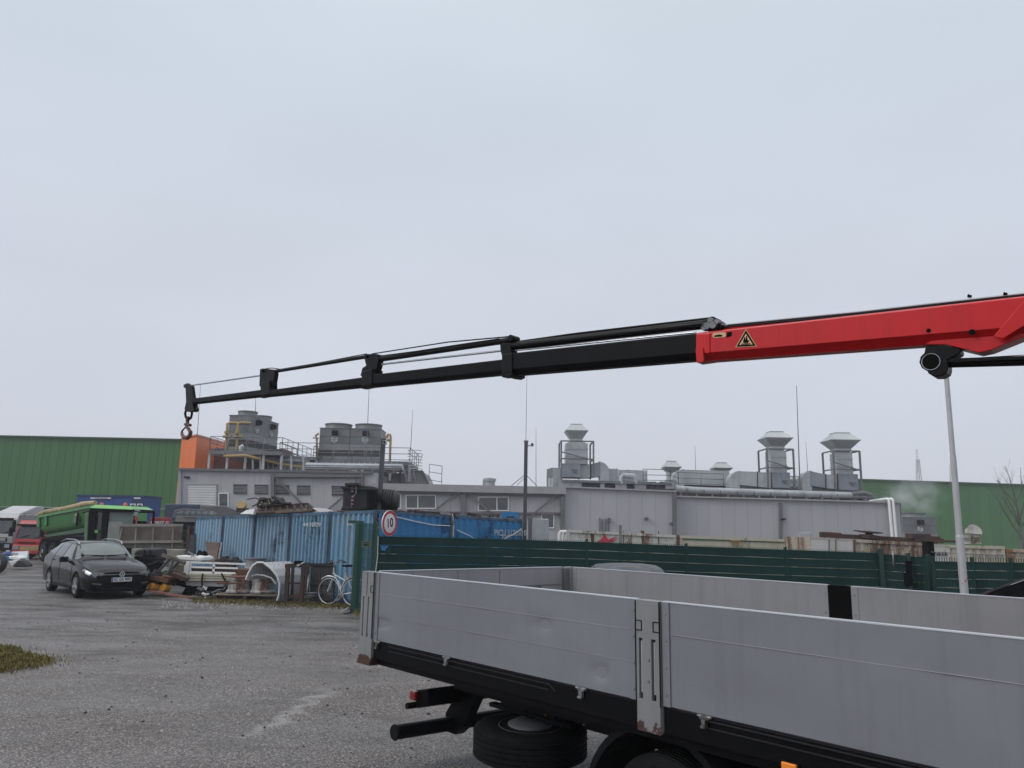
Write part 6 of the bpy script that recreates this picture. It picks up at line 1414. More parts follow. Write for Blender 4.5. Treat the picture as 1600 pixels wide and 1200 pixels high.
mb = MB(); mb.tube([P(x, y, Ya) for x, y in outer], .028, 8); mb.build('rolled_edge', m_white, t)
inner = [(388, 907), (392, 901), (400, 898), (412, 899), (424, 903), (431, 912)]
mb = MB(); mb.tube([P(x, y, Ya + .12) for x, y in inner], .022, 7); mb.build('inner_edge', m_white, t)
mb = MB(); mb.bar(P(432, 894.5, Ya + .2), P(445, 895, Ya + .3), .05, .02); mb.bar(P(414, 880, Ya + .2), P(424, 881, Ya + .3), .05, .02); mb.build('bracket', m_dark, t)
# black steel rack
t = thing('steel_rack', 'black and rusty upright steel rack between mudguard and black grille', 'steel rack', P(465, 945, 21.1), 0)
Yr = 21.0; mb = MB()
for x0, x1 in ((450, 447), (474.5, 470.5)): mb.bar(P(x0, 882, Yr), P(x1, 944, Yr), .095, .12)
for x0, x1 in ((458, 455), (481, 478)): mb.bar(P(x0, 884, Yr + .5), P(x1, 938, Yr + .5), .07, .08)
mb.bar(P(446, 884.5, Yr), P(484, 882, Yr), .10, .11); mb.bar(P(450, 911, Yr + .1), P(473, 911, Yr + .1), .06, .04); mb.bar(P(447, 932, Yr), P(472, 932, Yr), .07, .06); mb.build('frame', m_dkrust, t)
mb = MB(); mb.bar(P(421, 939.5, Yr - .05), P(491, 943, Yr - .05), .05, .05); mb.bar(P(438, 943, Yr - .05), P(438, 949, Yr - .05), .04); mb.bar(P(475, 943, Yr - .05), P(475, 949, Yr - .05), .04); mb.build('foot_bar', m_dkrust, t)
mb = MB(); mb.prism([P(463, 884, Yr - .08), P(467, 879.5, Yr - .08), P(475, 879, Yr - .08), P(470, 882, Yr - .08), P(465, 885, Yr - .08)], (0, .12, 0)); mb.build('snagged_rag', m_whitef, t)
mb = MB(); mb.cbox(P(466, 878.5, Yr), (.18, .2, .07)); mb.build('top_block', m_dark, t)
# black grille panel
t = thing('black_grille', 'black finned grille panel leaning on the containers behind the bicycle', 'grille', P(503, 940, 21.6), 0)
Yk = 21.75; mb = MB(); c4 = [P(484, 938, Yk - .2), P(521, 941, Yk - .2), P(523, 881, Yk), P(486, 880, Yk)]; mb.prism(c4, (0, .08, 0)); mb.build('panel', m_blackm, t)
mb = MB()
for k in range(16): s = (k + .5) / 16; mb.bar(c4[0].lerp(c4[1], s) + Vector((0, -.03, .03)), c4[3].lerp(c4[2], s) + Vector((0, -.03, -.03)), .03, .05)
for s in (.03, .45, .97): mb.bar(c4[0].lerp(c4[3], s) + Vector((0, -.07, 0)), c4[1].lerp(c4[2], s) + Vector((0, -.07, 0)), .06, .05)
mb.build('fin', M('black_fin', (.028, .028, .03), .5), t)
t = thing('pipe_offcuts', 'few steel tubes lying below the black grille', 'pipe', P(490, 935, 21.3))
for y, x0, x1 in ((927, 476, 503), (930.5, 478, 499), (934, 470, 495)): mb = MB(); mb.tube([P(x0, y, 21.1), P(x1, y + .5, 21.3)], .03, 8); mb.build('tube', m_galvd, t)
mb = MB(); mb.tube([P(482.5, 898, 21.5), P(479, 930, 21.3)], .018, 7); tag(mb.build('thin_tube', m_galv), 'thin upright tube leaning right of the black steel rack', 'tube')
mb = MB(); q = P(530, 928, 21.3); mb.prism([P(520, 937, 21.3), P(536, 943, 21.3), P(537, 930, 21.3), P(528, 925, 21.3)], (.05, .35, 0)); tag(mb.build('blue_crate', M('crate_blue', (.015, .04, .12), .5, var=.2), bevel=.02), 'dark blue plastic crate behind the bicycle wheels', 'crate')
mb = MB(); mb.prism([P(531, 957.5, 18.9), P(542, 951.5, 18.9), P(543, 954, 18.9), P(535, 960, 18.9)], (0, .25, .03)); tag(mb.build('stone_slab', M('slab_grey', (.22, .22, .22), .8, var=.2)), 'flat grey stone at the foot of the gate post', 'stone')
# drum behind
t = thing('steel_drum', 'grey ribbed steel drum against the pale blue containers', 'drum', P(399, 900, 23.6))
mb = MB(); zt_ = P(399, 875, 23.6).z; q = P(399, 875, 23.6); mb.lathe([(.30, 0), (.30, .25), (.315, .27), (.30, .29), (.30, .62), (.315, .64), (.30, .66), (.30, zt_ - .03), (.315, zt_), (.28, zt_)], Matrix.Translation((q.x, 23.6, 0)), 28); mb.build('barrel', m_galv, t)
mb = MB(); mb.lathe([(.31, zt_ + .0), (.32, zt_ + .05), (.30, zt_ + .06)], Matrix.Translation((q.x, 23.6, 0)), 28); mb.build('lid', m_galvd, t)
# rusty brown box (between planks and arch)
mb = MB(); a, c = P(369, 907, 22.6), P(392, 890, 22.6); mb.box(a.x, c.x, 22.6, 23.2, .1, c.z); tag(mb.build('rusty_box', m_rust, bevel=.01), 'rusty brown open box between white truck bed and arch', 'box')
mb = MB(); mb.bar(P(340, 911.5, 21.8), P(384, 911, 21.8), .08, .04); mb.bar(P(346, 909, 22), P(390, 905.5, 22.3), .06, .03); tag(mb.build('rusty_bar', m_rust), 'rusty flat bars across the top of the wheel rims', 'bar')
# white truck bed with rails
Yt = 23.0
t = thing('truck_bed', 'old white railed truck bed lying in the scrap row', 'truck bed', P(335, 915, Yt), 0)
bedc = [P(286, 915, Yt), P(349, 917, Yt), P(349, 909, Yt), P(286, 907.5, Yt)]
mb = MB(); mb.prism(bedc, (.3, 1.6, 0)); mb.build('side_board', m_white, t, bevel=.01)
mb = MB(); mb.bar(P(293, 877, Yt - .03), P(289, 914, Yt - .03), .13, .08); mb.bar(P(298, 878, Yt + .1), P(296.5, 900, Yt + .1), .05); mb.bar(P(334.5, 879, Yt - .02), P(333, 907, Yt - .02), .055, .04); mb.each('stake', m_whitef, t)
mb = MB()
for y0, y1, x1 in ((878.5, 881.5, 384), (886, 888, 372), (894, 895.5, 368)): mb.bar(P(298, y0, Yt - .02), P(x1, y1, Yt - .02), .04, .05)
mb.build('rail', m_whitef, t)
mb = MB(); mb.prism([P(291, 897, Yt - .1), P(362, 897.5, Yt - .1), P(363, 907, Yt - .1), P(283, 907.5, Yt - .1)], (0, .45, 0)); 
for k in range(3): mb.bar(P(281, 898 + 4 * k, Yt - .13), P(363, 898.5 + 4 * k, Yt - .13), .03, .05)
o = mb.build('plank_bundle', M('cream_planks', (.46, .43, .33), .75, var=.15, dirt=.36, dirtc=(.22, .19, .13), dscale=4), None); tag(o, 'bundle of cream painted planks strapped on the white truck bed', 'planks')
mb = MB(); mb.tube([P(317, 896, Yt - .18), P(315.5, 906, Yt - .2), P(316, 914, Yt - .2), P(317, 917, Yt - .1)], .022, 6); mb.tube([P(346, 896, Yt - .18), P(349, 902, Yt - .2), P(352, 908, Yt - .2)], .022, 6); mb.build('strap', m_dark, o)
mb = MB(); a = [P(290, 918, Yt + .1), P(348, 919, Yt + .1), P(345, 932, Yt + .2), P(284, 928, Yt + .2)]; mb.prism(a, (0, 1.2, 0)); mb.build('underframe', m_dark, t)
mb = MB(); mb.prism([P(300, 884, Yt + .9), P(372, 886, Yt + .9), P(372, 897, Yt + .9), P(300, 896, Yt + .9)], (0, .06, 0)); tag(mb.build('brown_board', m_dkrust), 'dark brown board standing behind the white rails', 'board')
for k, (x, w, h) in enumerate(((345, .25, .18), (352, .15, .28), (359, .3, .15), (366, .12, .24), (372, .16, .12))):
    mb = MB(); mb.cbox(P(x, 878.5, 24), (w, .3, h * 1.3), Matrix.Rotation(k * .2 - .3, 4, 'Y')); tag(mb.build('scrap_piece', m_dkrust, bevel=.02), ('low dark scrap block behind the white rails, leftmost of five', 'tall narrow dark scrap piece behind the white rails, second from left', 'wide flat dark scrap piece in the middle behind the white rails', 'thin upright dark scrap piece behind the white rails, fourth from left', 'small dark scrap lump behind the white rails, nearest the grey drum')[k], 'scrap', 'small scrap parts behind the rails')
# brown ribbed grate leaning
t = thing('ribbed_grate', 'rust-brown ribbed grate leaning on the pale blue container', 'grate', P(328, 878, 24.6))
g4 = [P(322, 877.5, 24.3), P(335, 879, 24.4), P(343.5, 848, 25.2), P(321.5, 847, 25.2)]; g4[0] = P(325.5, 877.5, 24.3); g4[1] = P(338, 879, 24.4)
mb = MB(); mb.prism(g4, (0.03, .08, 0)); mb.build('back_plate', m_dkrust, t)
mb = MB()
for k in range(9): s = (k + .5) / 9; mb.bar(g4[0].lerp(g4[1], s) + Vector((0, -.03, 0)), g4[3].lerp(g4[2], s) + Vector((0, -.03, 0)), .035, .04)
mb.build('rib', M('brown_rib', (.10, .065, .05), .7, var=.3), t)
mb = MB(); mb.bar(g4[1] + Vector((.05, 0, 0)), g4[2] + Vector((.05, 0, 0)), .05, .05); mb.build('edge_bar', m_galvd, t)
# white fairing / roll
t = thing('plastic_fairing', 'glossy white rounded fairing lying left of the truck bed rails', 'fairing', P(295, 877, 23.4))
mb = MB(); pr_ = [(274, 868.5), (279, 868), (304, 868.5), (313, 871), (314.5, 876.5), (296, 876), (280, 875)]; mb.prism([P(x, y, 23.3) for x, y in pr_], (.1, .8, 0)); mb.build('shell', m_whitef, t, bevel=.03)
mb = MB(); mb.tube([P(292, 867, 23.6), P(294, 862, 23.6), P(303, 867, 23.5), P(293, 868, 23.4)], .018, 6); mb.tube([P(298, 870.5, 23.2), P(300, 869, 23.2), P(310, 868, 23.2)], .015, 6); mb.build('bent_tube', m_galvd, t)
mb = MB(); mb.lathe([(.12, -.1), (.16, -.06), (.16, .06), (.12, .1), (.06, .1)], Matrix.Translation(P(318, 869.5, 23.9)) @ Matrix.Rotation(1.3, 4, 'Y'), 18); mb.cbox(P(314, 866, 23.9), (.22, .1, .15), Matrix.Rotation(.5, 4, 'Y')); tag(mb.build('black_hub', m_dark), 'black hub part right of the white fairing', 'hub')
# grey-black bent ladder frame (left of truck bed)
t = thing('folded_frame', 'dark folded step frame lying between car nose and white truck bed', 'steel frame', P(262, 897, 22.8), 0)
mb = MB()
for a, b_, w in (((253, 867), (289, 880), .07), ((267, 872), (246, 894), .09), ((280, 877), (262, 896), .09), ((240, 893), (264, 897), .09), ((262, 896), (270, 890), .07), ((272, 873), (262, 894), .05), ((246, 884), (240, 896), .07)):
    mb.bar(P(*a, 22.8), P(*b_, 22.6), w, w * .8)
mb.build('frame', M('frame_dark', (.045, .047, .05), .6, var=.3), t)
mb = MB(); mb.bar(P(253, 866.5, 22.7), P(290, 880, 22.7), .02, .1); mb.build('top_board', m_wood, t)
mb = MB(); mb.tube([P(227, 884, 22.6), P(236, 883, 22.6), P(246, 880, 22.7), P(254, 881, 22.8), P(249, 887, 22.8), P(240, 890, 22.7)], [.03, .06, .09, .08, .07, .05], 10); mb.build('bent_sleeve', m_blackm, t)
mb = MB(); mb.prism([P(262, 880, 23.6), P(289, 884, 23.6), P(290, 898, 23.6), P(262, 898, 23.6)], (0, .1, 0)); mb.build('back_panel', m_wood, t)
t = thing('scrap_heap', 'rusty heap of springs and plates in front of the dark folded frame', 'scrap heap', P(262, 908, 22.7))
random.seed(21)
for k in range(26):
    q = P(random.uniform(236, 288), random.uniform(899, 911), random.uniform(22.4, 23.3)); mb = MB(); mb.cbox(q, (random.uniform(.1, .55), random.uniform(.08, .3), random.uniform(.05, .16)), Matrix.Rotation(random.uniform(-.5, .5), 4, 'Y') @ Matrix.Rotation(random.random() * 3, 4, 'Z')); mb.build('scrap_piece', (m_dkrust, m_rust, m_tank, m_dark)[k % 4], t)
mb = MB(); mb.bar(P(236, 902, 22.4), P(264, 907.5, 22.3), .12, .12); mb.build('timber', m_rust, t)
mb = MB(); mb.prism([P(264, 900, 22.9), P(290, 904, 22.9), P(290, 918, 22.9), P(264, 912, 22.9)], (0, .5, 0)); mb.build('dark_block', m_dark, t)
# yellow rollers, beam
for i, (x, lab) in enumerate(((240.5, 'orange yellow plastic roller on the ground, beside the car nose'), (258, 'orange yellow plastic roller on the ground, right one of two'))):
    t = thing('plastic_roller', lab, 'roller', P(x, 922, 22.3), 0, 'orange rollers under the scrap row')
    a, c = P(x - 5.5 + i * 1.5, 916.5 + i * 1.2, 22.3), P(x + 5.5, 918.5 + i * 1.2, 22.5); mb = MB(); mb.tube([a, a.lerp(c, .02), a.lerp(c, .5), a.lerp(c, .98), c], [.06, .105, .105, .105, .06], 14)
    mb.build('drum', M('orange_yellow', (.62, .26, .02), .5, var=.2, vs=6), t)
    mb = MB()
    for s in (.2, .4, .6, .8): q0, q1 = a.lerp(c, s - .03), a.lerp(c, s + .03); mb.tube([q0, q1], .115, 14)
    mb.build('tread_ring', m_yellow, t)
mb = MB(); mb.bar(P(231, 923, 22.0), P(300, 934.5, 21.2), .07, .05); tag(mb.build('steel_profile', rust_mat('red_oxide', (.22, .08, .055), (.09, .05, .04), .45, 3)), 'red-brown steel profile lying on the gravel in front of the rollers', 'steel profile')
# rag/root heap
t = thing('root_heap', 'tangle of dark roots and rags left of the rim pallet', 'heap', P(328, 932, 22))
for k in range(30):
    q = P(random.uniform(306, 345), random.uniform(922, 938), random.uniform(21.8, 22.5)); q.z = max(.02, q.z); mb = MB(); pts = [q]
    for j in range(4): pts.append(pts[-1] + Vector((random.uniform(-.14, .14), random.uniform(-.1, .1), random.uniform(-.09, .07))))
    for p in pts: p.z = max(.015, p.z)
    mb.tube(pts, random.uniform(.012, .035), 6); mb.build('root', (m_dkrust, m_tank, m_galvd)[k % 3] if k % 7 else m_white, t)
# perforated side panels + stone blocks behind the car
m_perf = NT('perforated_dirty_steel'); vv = m_perf.n('ShaderNodeTexChecker'); vv.inputs['Scale'].default_value = 34; m_perf.l(m_perf.coord((1, 1, 1)), vv.inputs['Vector'])
bs_ = m_perf.mix(m_perf.rng(m_perf.noise(m_perf.coord(), 2.2, 6), .35, .68, 0, 1), (.115, .098, .085), (.23, .195, .165)); m_perf.l(m_perf.mix(m_perf.rng(vv.outputs['Fac'], 0, 1, 0, .55), bs_, (.05, .042, .038)), m_perf.b.inputs['Base Color']); m_perf.b.inputs['Roughness'].default_value = .8
t = thing('perforated_panels', 'stack of dirty perforated lorry side panels behind the estate car', 'panels', P(237, 880, 27.5), 0)
mb = MB(); mb.prism([P(187, 822, 27.5), P(284, 823, 27.5), P(282, 845.5, 27.5), P(185, 846.5, 27.5)], (0, .08, 0)); mb.build('upper_panel', m_perf.m, t)
mb = MB(); mb.prism([P(185, 848, 27.4), P(285, 847, 27.4), P(285, 857, 27.4), P(184, 855.5, 27.4)], (0, .08, 0)); mb.build('lower_panel', M('grey_dirty', (.10, .095, .09), .8, var=.25, vs=4), t)
mb = MB()
for a, b_ in (((176, 820.6), (286, 820.6)), ((187, 846.8), (286, 846))): mb.bar(P(*a, 27.35), P(*b_, 27.35), .06, .09)
for x in (211, 238, 269): mb.bar(P(x + 2, 823, 27.4), P(x, 856, 27.4), .05, .05)
mb.bar(P(192, 822, 27.4), P(185, 849, 27.4), .05, .06); mb.build('rail', M('panel_rail', (.22, .20, .18), .7, var=.25), t)
mb = MB(); mb.prism([P(170, 815, 28), P(191, 815.5, 28), P(186, 848, 28), P(167, 846, 28)], (0, .05, 0)); mb.build('pale_sheet', M('sheet_pale_green', (.19, .22, .20), .5, var=.15), t)
mb = MB(); mb.bar(P(295, 822, 27), P(292, 866, 26.6), .07); mb.bar(P(286, 829, 27), P(297, 829, 27), .05); mb.bar(P(285, 849, 27), P(298, 849.5, 27), .08); mb.bar(P(298, 822, 27), P(296, 866, 27), .03); mb.build('upright', m_dkrust, t)
mb = MB(); 
for k in range(4): mb.bar(P(283, 833 + k * 6, 27.8), P(300, 833 + k * 6, 27.8), .1, .09)
mb.build('dark_crossbars', m_tank, t)
t = thing('concrete_block', 'long pale concrete block below the perforated panels', 'concrete block', P(262, 880, 27))
mb = MB(); mb.prism([P(205, 857, 27), P(289, 858.5, 27), P(289, 884, 27), P(205, 882, 27)], (0, .6, 0)); mb.build('block', M('concrete', (.27, .25, .215), .9, var=.3, vs=3, bump=.4, dirt=.38, dirtc=(.15, .125, .1)), t, bevel=.03)
t = thing('engine_cover', 'black ribbed engine cover lying right of the estate car roof', 'engine cover', P(236, 873, 25))
mb = MB(); mb.prism([P(x, y, 25) for x, y in ((208, 866), (212, 859), (222, 857), (244, 857.5), (246, 872), (243, 878), (214, 878))], (0, .8, 0)); mb.build('shell', m_tank, t, bevel=.06)
mb = MB(); mb.bar(P(218, 868, 24.9), P(244, 869.5, 24.9), .06, .05); mb.bar(P(226, 859, 24.9), P(226, 868, 24.9), .03); mb.bar(P(235, 859, 24.9), P(235, 868, 24.9), .03); mb.prism([P(216, 873, 24.6), P(243, 874, 24.6), P(247, 885, 24.6), P(222, 886, 24.6)], (0, .5, 0)); mb.build('lower_flange', m_blackm, t)
# steel container edge piece beside dark lorry
mb = MB(); mb.prism([P(294, 868, 26.2), P(298, 836, 26.2), P(305, 834, 26.2), P(304, 872, 26.2)], (0, .1, 0)); tag(mb.build('dark_plate', M('plate_dark', (.05, .06, .07), .6, var=.2)), 'dark steel plate leaning on the left end of the pale blue containers', 'plate')
# far left: drums and white panels on the ground
t = thing('blue_drum', 'dark blue plastic drum with pale lid in the heap at the left edge', 'drum', P(12, 872, 34))
mb = MB(); q = P(12, 866, 34); mb.lathe([(.2, -.25), (.24, -.2), (.24, .0), (.22, .05), (.1, .12)], Matrix.Translation(q), 20); mb.build('barrel', M('drum_blue', (.02, .05, .18), .45, var=.2), t)
mb = MB(); mb.lathe([(.07, .1), (.07, .16), (.02, .17)], Matrix.Translation(q), 12); mb.build('lid', m_white, t)
t = thing('pale_sheet', 'large pale panel leaning in the heap at the left edge', 'panel', P(32, 880, 33.6))
mb = MB(); mb.prism([P(19, 862, 33.6), P(44, 861, 33.6), P(44, 879, 33.6), P(40, 881, 33.3), P(22, 878, 33.3)], (0, .06, 0)); mb.build('sheet', M('panel_pale', (.48, .52, .54), .5, var=.06), t)
mb = MB(); mb.bar(P(18, 865, 33.4), P(27, 866, 33.4), .08, .1); mb.build('beam', m_galv, t)
t = thing('torn_sacks', 'white torn sacks and black sheeting in the heap at the left edge', 'sacks', P(25, 882, 33))
mb = MB(); mb.prism([P(12, 869, 33), P(25, 868, 33), P(32, 872, 33), P(30, 875, 33), P(14, 874, 33)], (0, .5, 0)); mb.build('sack', m_whitef, t, bevel=.05)
mb = MB(); mb.prism([P(13, 877, 32.8), P(28, 875, 32.8), P(26, 880, 32.8), P(18, 885.5, 32.8)], (0, .3, 0)); mb.build('sack', m_white, t, bevel=.03)
mb = MB(); mb.prism([P(20, 883, 32.7), P(28, 875, 32.7), P(35, 876, 32.7), P(43, 883, 32.7), P(42, 886, 32.7), P(20, 886, 32.7)], (0, .4, 0)); mb.build('black_sheeting', m_tank, t, bevel=.04)
t = thing('cable_drum', 'brown wooden round cover with white rim at the left edge', 'drum', P(2, 885, 31))
mb = MB(); c = P(-4, 880, 31); mb.lathe([(.40, 0), (.40, .5)], Matrix.Translation(c) @ Matrix.Rotation(math.pi / 2, 4, 'X') , 28); mb.build('cover', m_tank, t)
mb = MB(); mb.tube([c + Vector((.41 * math.cos(u), -.5, .41 * math.sin(u))) for u in [k * math.pi / 16 for k in range(32)]], .03, 7, closed=True); mb.build('rim_band', m_galv, t)
mb = MB(); mb.lathe([(.13, -.2), (.16, 0), (.12, .1)], Matrix.Translation(P(7, 873, 32)), 16); tag(mb.build('light_blue_bucket', M('bucket_blue', (.05, .25, .42), .5)), 'light blue bucket beside the white rimmed drum', 'bucket')
mb = MB(); mb.bar(P(-5, 862, 35), P(5, 863, 35), .1, .08); tag(mb.build('brown_timber', m_rust), 'short brown timber at the left edge above the light blue bucket', 'timber')
# ================================================================== FLATBED TRUCK (near)
O_ = Vector((-1.30, 7.165, 0)); AX = Vector((.66, -.7515, 0)).normalized(); BX = Vector((.7515, .66, 0)).normalized(); SHR = .083
def T(u, v, z): return O_ + AX * (u + SHR * v) + BX * v + Vector((0, 0, z))
def tb(mb, u0, u1, v0, v1, z0, z1): return mb.hexa([T(u0, v0, z0), T(u1, v0, z0), T(u1, v1, z0), T(u0, v1, z0), T(u0, v0, z1), T(u1, v0, z1), T(u1, v1, z1), T(u0, v1, z1)])
def alu(name, c, rough=.5, streak=.2, metal=.25, zrust=None):
    t = NT(name); cc = t.coord()
    o = t.mix(t.rng(t.noise(t.coord((1, 1, 2)), 1.1, 5), .3, .7, 0, 1), tuple(v * .93 for v in c), tuple(v * 1.06 for v in c))
    st = t.rng(t.noise(t.coord((5, 5, .25)), 2.4, 6, .7), .5, .8, 0, streak); o = t.mix(st, o, tuple(v * .62 for v in c))
    sp = t.rng(t.noise(cc, 55, 2), .70, .78, 0, .35); o = t.mix(sp, o, tuple(v * 1.5 for v in c))
    if zrust:
        sx = t.n('ShaderNodeSeparateXYZ'); t.l(t.tc.outputs['Object'], sx.inputs[0])
        h = t.math('ADD', sx.outputs[2], t.math('MULTIPLY', t.math('SUBTRACT', t.noise(cc, 9, 6, .7), .5), .30)); f = t.rng(h, zrust, zrust + .012, 1, 0)
        f2 = t.rng(t.noise(cc, 26, 4, .7), .70, .74, 0, 1); f = t.math('MAXIMUM', f, f2)
        o = t.mix(f, o, t.mix(t.rng(t.noise(cc, 60, 3), .3, .7, 0, 1), (.035, .016, .013), (.085, .035, .022)))
    sc2 = t.rng(t.noise(t.coord((2.2, 2.2, 70), (0, .05, 0)), 1.6, 4, .6), .66, .72, 0, .28); o = t.mix(sc2, o, tuple(v * 1.55 for v in c))
    gr = t.rng(t.noise(t.coord((1.5, 1.5, 3)), 3.2, 8, .75), .56, .68, 0, .16); o = t.mix(gr, o, tuple(v * .66 for v in c))
    t.l(o, t.b.inputs['Base Color']); t.b.inputs['Metallic'].default_value = metal
    t.l(t.rng(t.noise(cc, 4, 4), .3, .7, rough - .08, rough + .1), t.b.inputs['Roughness'])
    nb = t.noise(t.coord((60, 60, 1)), 1, 2); t.bump(t.math('ADD', t.math('MULTIPLY', nb, .3), t.math('MULTIPLY', t.noise(cc, 1.5, 2), 2.0)), .12, .008)
    return t.m
m_board = alu('anodised_sideboard', (.190, .199, .218), .52, .34, .12); m_boardin = alu('sideboard_inner', (.285, .285, .298), .6, .6, .1); m_postm = alu('painted_post', (.215, .22, .23), .5, .3, .1, .972)
m_rim_al = alu('bright_edge', (.62, .64, .68), .35, .1, .5)
ZT, ZB = 1.68, 1.11
m_seam = alu('seam_glint', (.34, .345, .36), .5, .1, .3)  # lighter tone paints the light caught by the seam bevel
m_clip = M('worn_clip_steel', (.20, .20, .20), .5, .5, var=.4, vs=30, dirt=.45, dirtc=(.04, .035, .03), dscale=20)
truck = thing('flatbed_truck', 'flatbed truck with grey aluminium drop sides, seen from its rear corner', 'truck', T(3.1, 1.2, 0), 0)
def board(name, u0, u1, v, out, dents=(), mat=None, parent=None, thick=.028, seams=(.175, .36), z0=ZB, z1=ZT):
    """drop side with pressed planks; out = outward direction sign in v. Dents push the skin inwards."""
    NU = max(8, int((u1 - u0) / .035)); NZ = 22; vs = []; fs = []
    def zf(j): return z0 + (z1 - z0) * j / NZ
    for j in range(NZ + 1):
        for i in range(NU + 1):
            u = u0 + (u1 - u0) * i / NU; z = zf(j); d = 0
            for du, dz, ru, rz, dp in dents: d += dp * math.exp(-(((u - du) / ru) ** 2 + ((z - dz) / rz) ** 2))
            d += .0012 * math.sin(u * 3.1 + z * 2) + .001 * math.sin(u * 7.7 + 1)
            vs.append(T(u, v + (-out) * d, z))
    for j in range(NZ):
        for i in range(NU): a = j * (NU + 1) + i; fs.append((a, a + 1, a + NU + 2, a + NU + 1))
    mb = MB(); mb.add(vs, fs, True); o2 = MB(); tb(o2, u0, u1, v - out * .002 if out > 0 else v + .004, v - out * thick, z0, z1) if False else None
    lo, hi = sorted((v - out * .006, v - out * thick)); tb(mb, u0, u1, lo, hi, z0, z1)
    o = mb.build(name, mat or m_board, parent or truck)
    mb = MB(); lo, hi = sorted((v + out * .002, v - out * (thick + .003))); tb(mb, u0, u1, lo, hi, z1 + .0005, z1 + .007); mb.build('top_edge', m_rim_al, o)
    mb = MB()
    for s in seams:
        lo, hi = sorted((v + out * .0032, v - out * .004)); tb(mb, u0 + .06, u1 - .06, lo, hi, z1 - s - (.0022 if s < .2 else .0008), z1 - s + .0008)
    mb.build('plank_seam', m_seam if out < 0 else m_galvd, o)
    mb = MB()
    for a, b_ in ((u0, u0 + .052), (u1 - .052, u1)):
        lo, hi = sorted((v + out * .008, v - out * (thick + .004))); tb(mb, a, b_, lo, hi, z0 - .002, z1 + .002)
    e = mb.each('end_profile', mat or m_board, truck)[0]
    mb = MB()
    for a in (u0 + .026, u1 - .026):
        for k in range(4):
            for vv_ in (v + out * .008, v - out * (thick + .004)):
                q = T(a, vv_, z0 + .06 + k * (z1 - z0 - .12) / 3); sgn_ = 1 if vv_ == v + out * .008 else -1
                nn = BX * out * sgn_; mb.tube([q, q + nn * .004], .007, 10)
    mb.each('rivet', m_steel, e)
    return o
U1, U2 = 3.150, 3.335
F1, F2 = 2.955, 3.145
board('sideboard', .205, U1, 0.0, -1, ((2.35, 1.46, .035, .022, .016), (2.30, 1.44, .12, .05, .006), (.33, 1.26, .10, .03, .014), (.22, 1.25, .2, .06, .004), (2.86, 1.22, .05, .04, .014), (2.78, 1.22, .12, .06, .004)))
board('sideboard', U2, 6.35, 0.0, -1, ((4.9, 1.5, .1, .05, .003), (3.9, 1.2, .3, .1, .003)), seams=(.175,))
W_ = 2.40
board('sideboard', .115, F1, W_, 1, (), m_boardin); board('sideboard', F2, 6.35, W_, 1, (), m_boardin)
# scuffs on the inside of the far boards
def inpatch(pts, name, mat, dep=.033):
    mb = MB(); mb.prism([T(u, W_ - dep, z) for u, z in pts], BX * -.0015); mb.build(name, mat, truck)
# tailgate across the rear
NUv = 40; mb = MB(); tb(mb, .03, .058, .12, W_ - .12, ZB, ZT); tg = mb.build('tailgate', m_boardin, truck)
mb = MB(); tb(mb, .026, .062, .12, W_ - .12, ZT + .0005, ZT + .007); mb.build('top_edge', m_rim_al, tg)
mb = MB(); tb(mb, .058, .063, .14, W_ - .14, ZT - .178, ZT - .172); tb(mb, .058, .063, .14, W_ - .14, ZT - .362, ZT - .356)
for v in (.45, .95, 1.45): tb(mb, .058, .061, v, v + .006, ZB, ZT - .01)
mb.build('plank_seam', m_galvd, tg)
mb = MB()
vs_ = W_ - .62
tb(mb, .06, .066, vs_, vs_ + .20, ZT - .20, ZT - .19); tb(mb, .06, .066, vs_, vs_ + .01, ZT - .42, ZT - .2); tb(mb, .06, .066, vs_ + .19, vs_ + .20, ZT - .42, ZT - .2); mb.build('grid_frame', m_dark, tg)
mb = MB()
for k in range(12): mb.bar(T(.064, vs_ + .012 + k * .0155, ZT - .42), T(.064, vs_ + .012 + k * .0155, ZT - .2), .005); mb.bar(T(.066, vs_ + .01, ZT - .41 + k * .018), T(.066, vs_ + .19, ZT - .41 + k * .018), .004)
mb.build('wire_grid', m_steel, tg)
# posts -------------------------------------------------
def slot_post(u0, u1, v0, v1, z0, zt, slots, name='stake_post'):
    """post plate with slots left open, dark back inside"""
    mb = MB(); zs0, zs1 = slots[0][2], slots[0][3]
    tb(mb, u0, u1, v0, v1, z0, zs0); tb(mb, u0, u1, v0, v1, zs1, zt)
    cur = u0
    for a, b_, _, _ in slots: tb(mb, cur, a, v0, v1, zs0, zs1); cur = b_
    tb(mb, cur, u1, v0, v1, zs0, zs1); o = mb.build(name, m_postm, truck, bevel=.002)
    mb = MB()
    for a, b_, _, _ in slots: tb(mb, a - .005, b_ + .005, v0 + .025, v0 + .03, zs0, zs1)
    mb.build('slot_recess', m_dark, o)
    mb = MB()
    for a, b_, _, _ in slots: m_ = (a + b_) / 2; mb.tube([T(m_ + .002, v0 + .016, zs0 + .035), T(m_ + .002, v0 + .016, zs1 - .015)], .0105, 10)
    mb.build('lock_bar', m_galv, o)
    return o
p1_ = slot_post(U1 + .008, U2 - .008, -.022, .05, .948, ZT + .004, ((U1 + .026, U1 + .052, 1.125, 1.465), (U2 - .068, U2 - .036, 1.125, 1.465)))
mb = MB()
for a, s in ((U1 + .004, 1), (U2 - .004, -1)):
    for z in (1.51, 1.565): mb.bar(T(a, -.024, z), T(a + s * .045, -.024, z), .005, .004)
    mb.bar(T(a + s * .045, -.024, 1.508), T(a + s * .045, -.024, 1.567), .005, .004)
mb.bar(T(U1 + .004, -.0235, 1.1), T(U1 + .004, -.0235, ZT), .007, .004); mb.bar(T(U2 - .004, -.0235, 1.1), T(U2 - .004, -.0235, ZT), .007, .004)
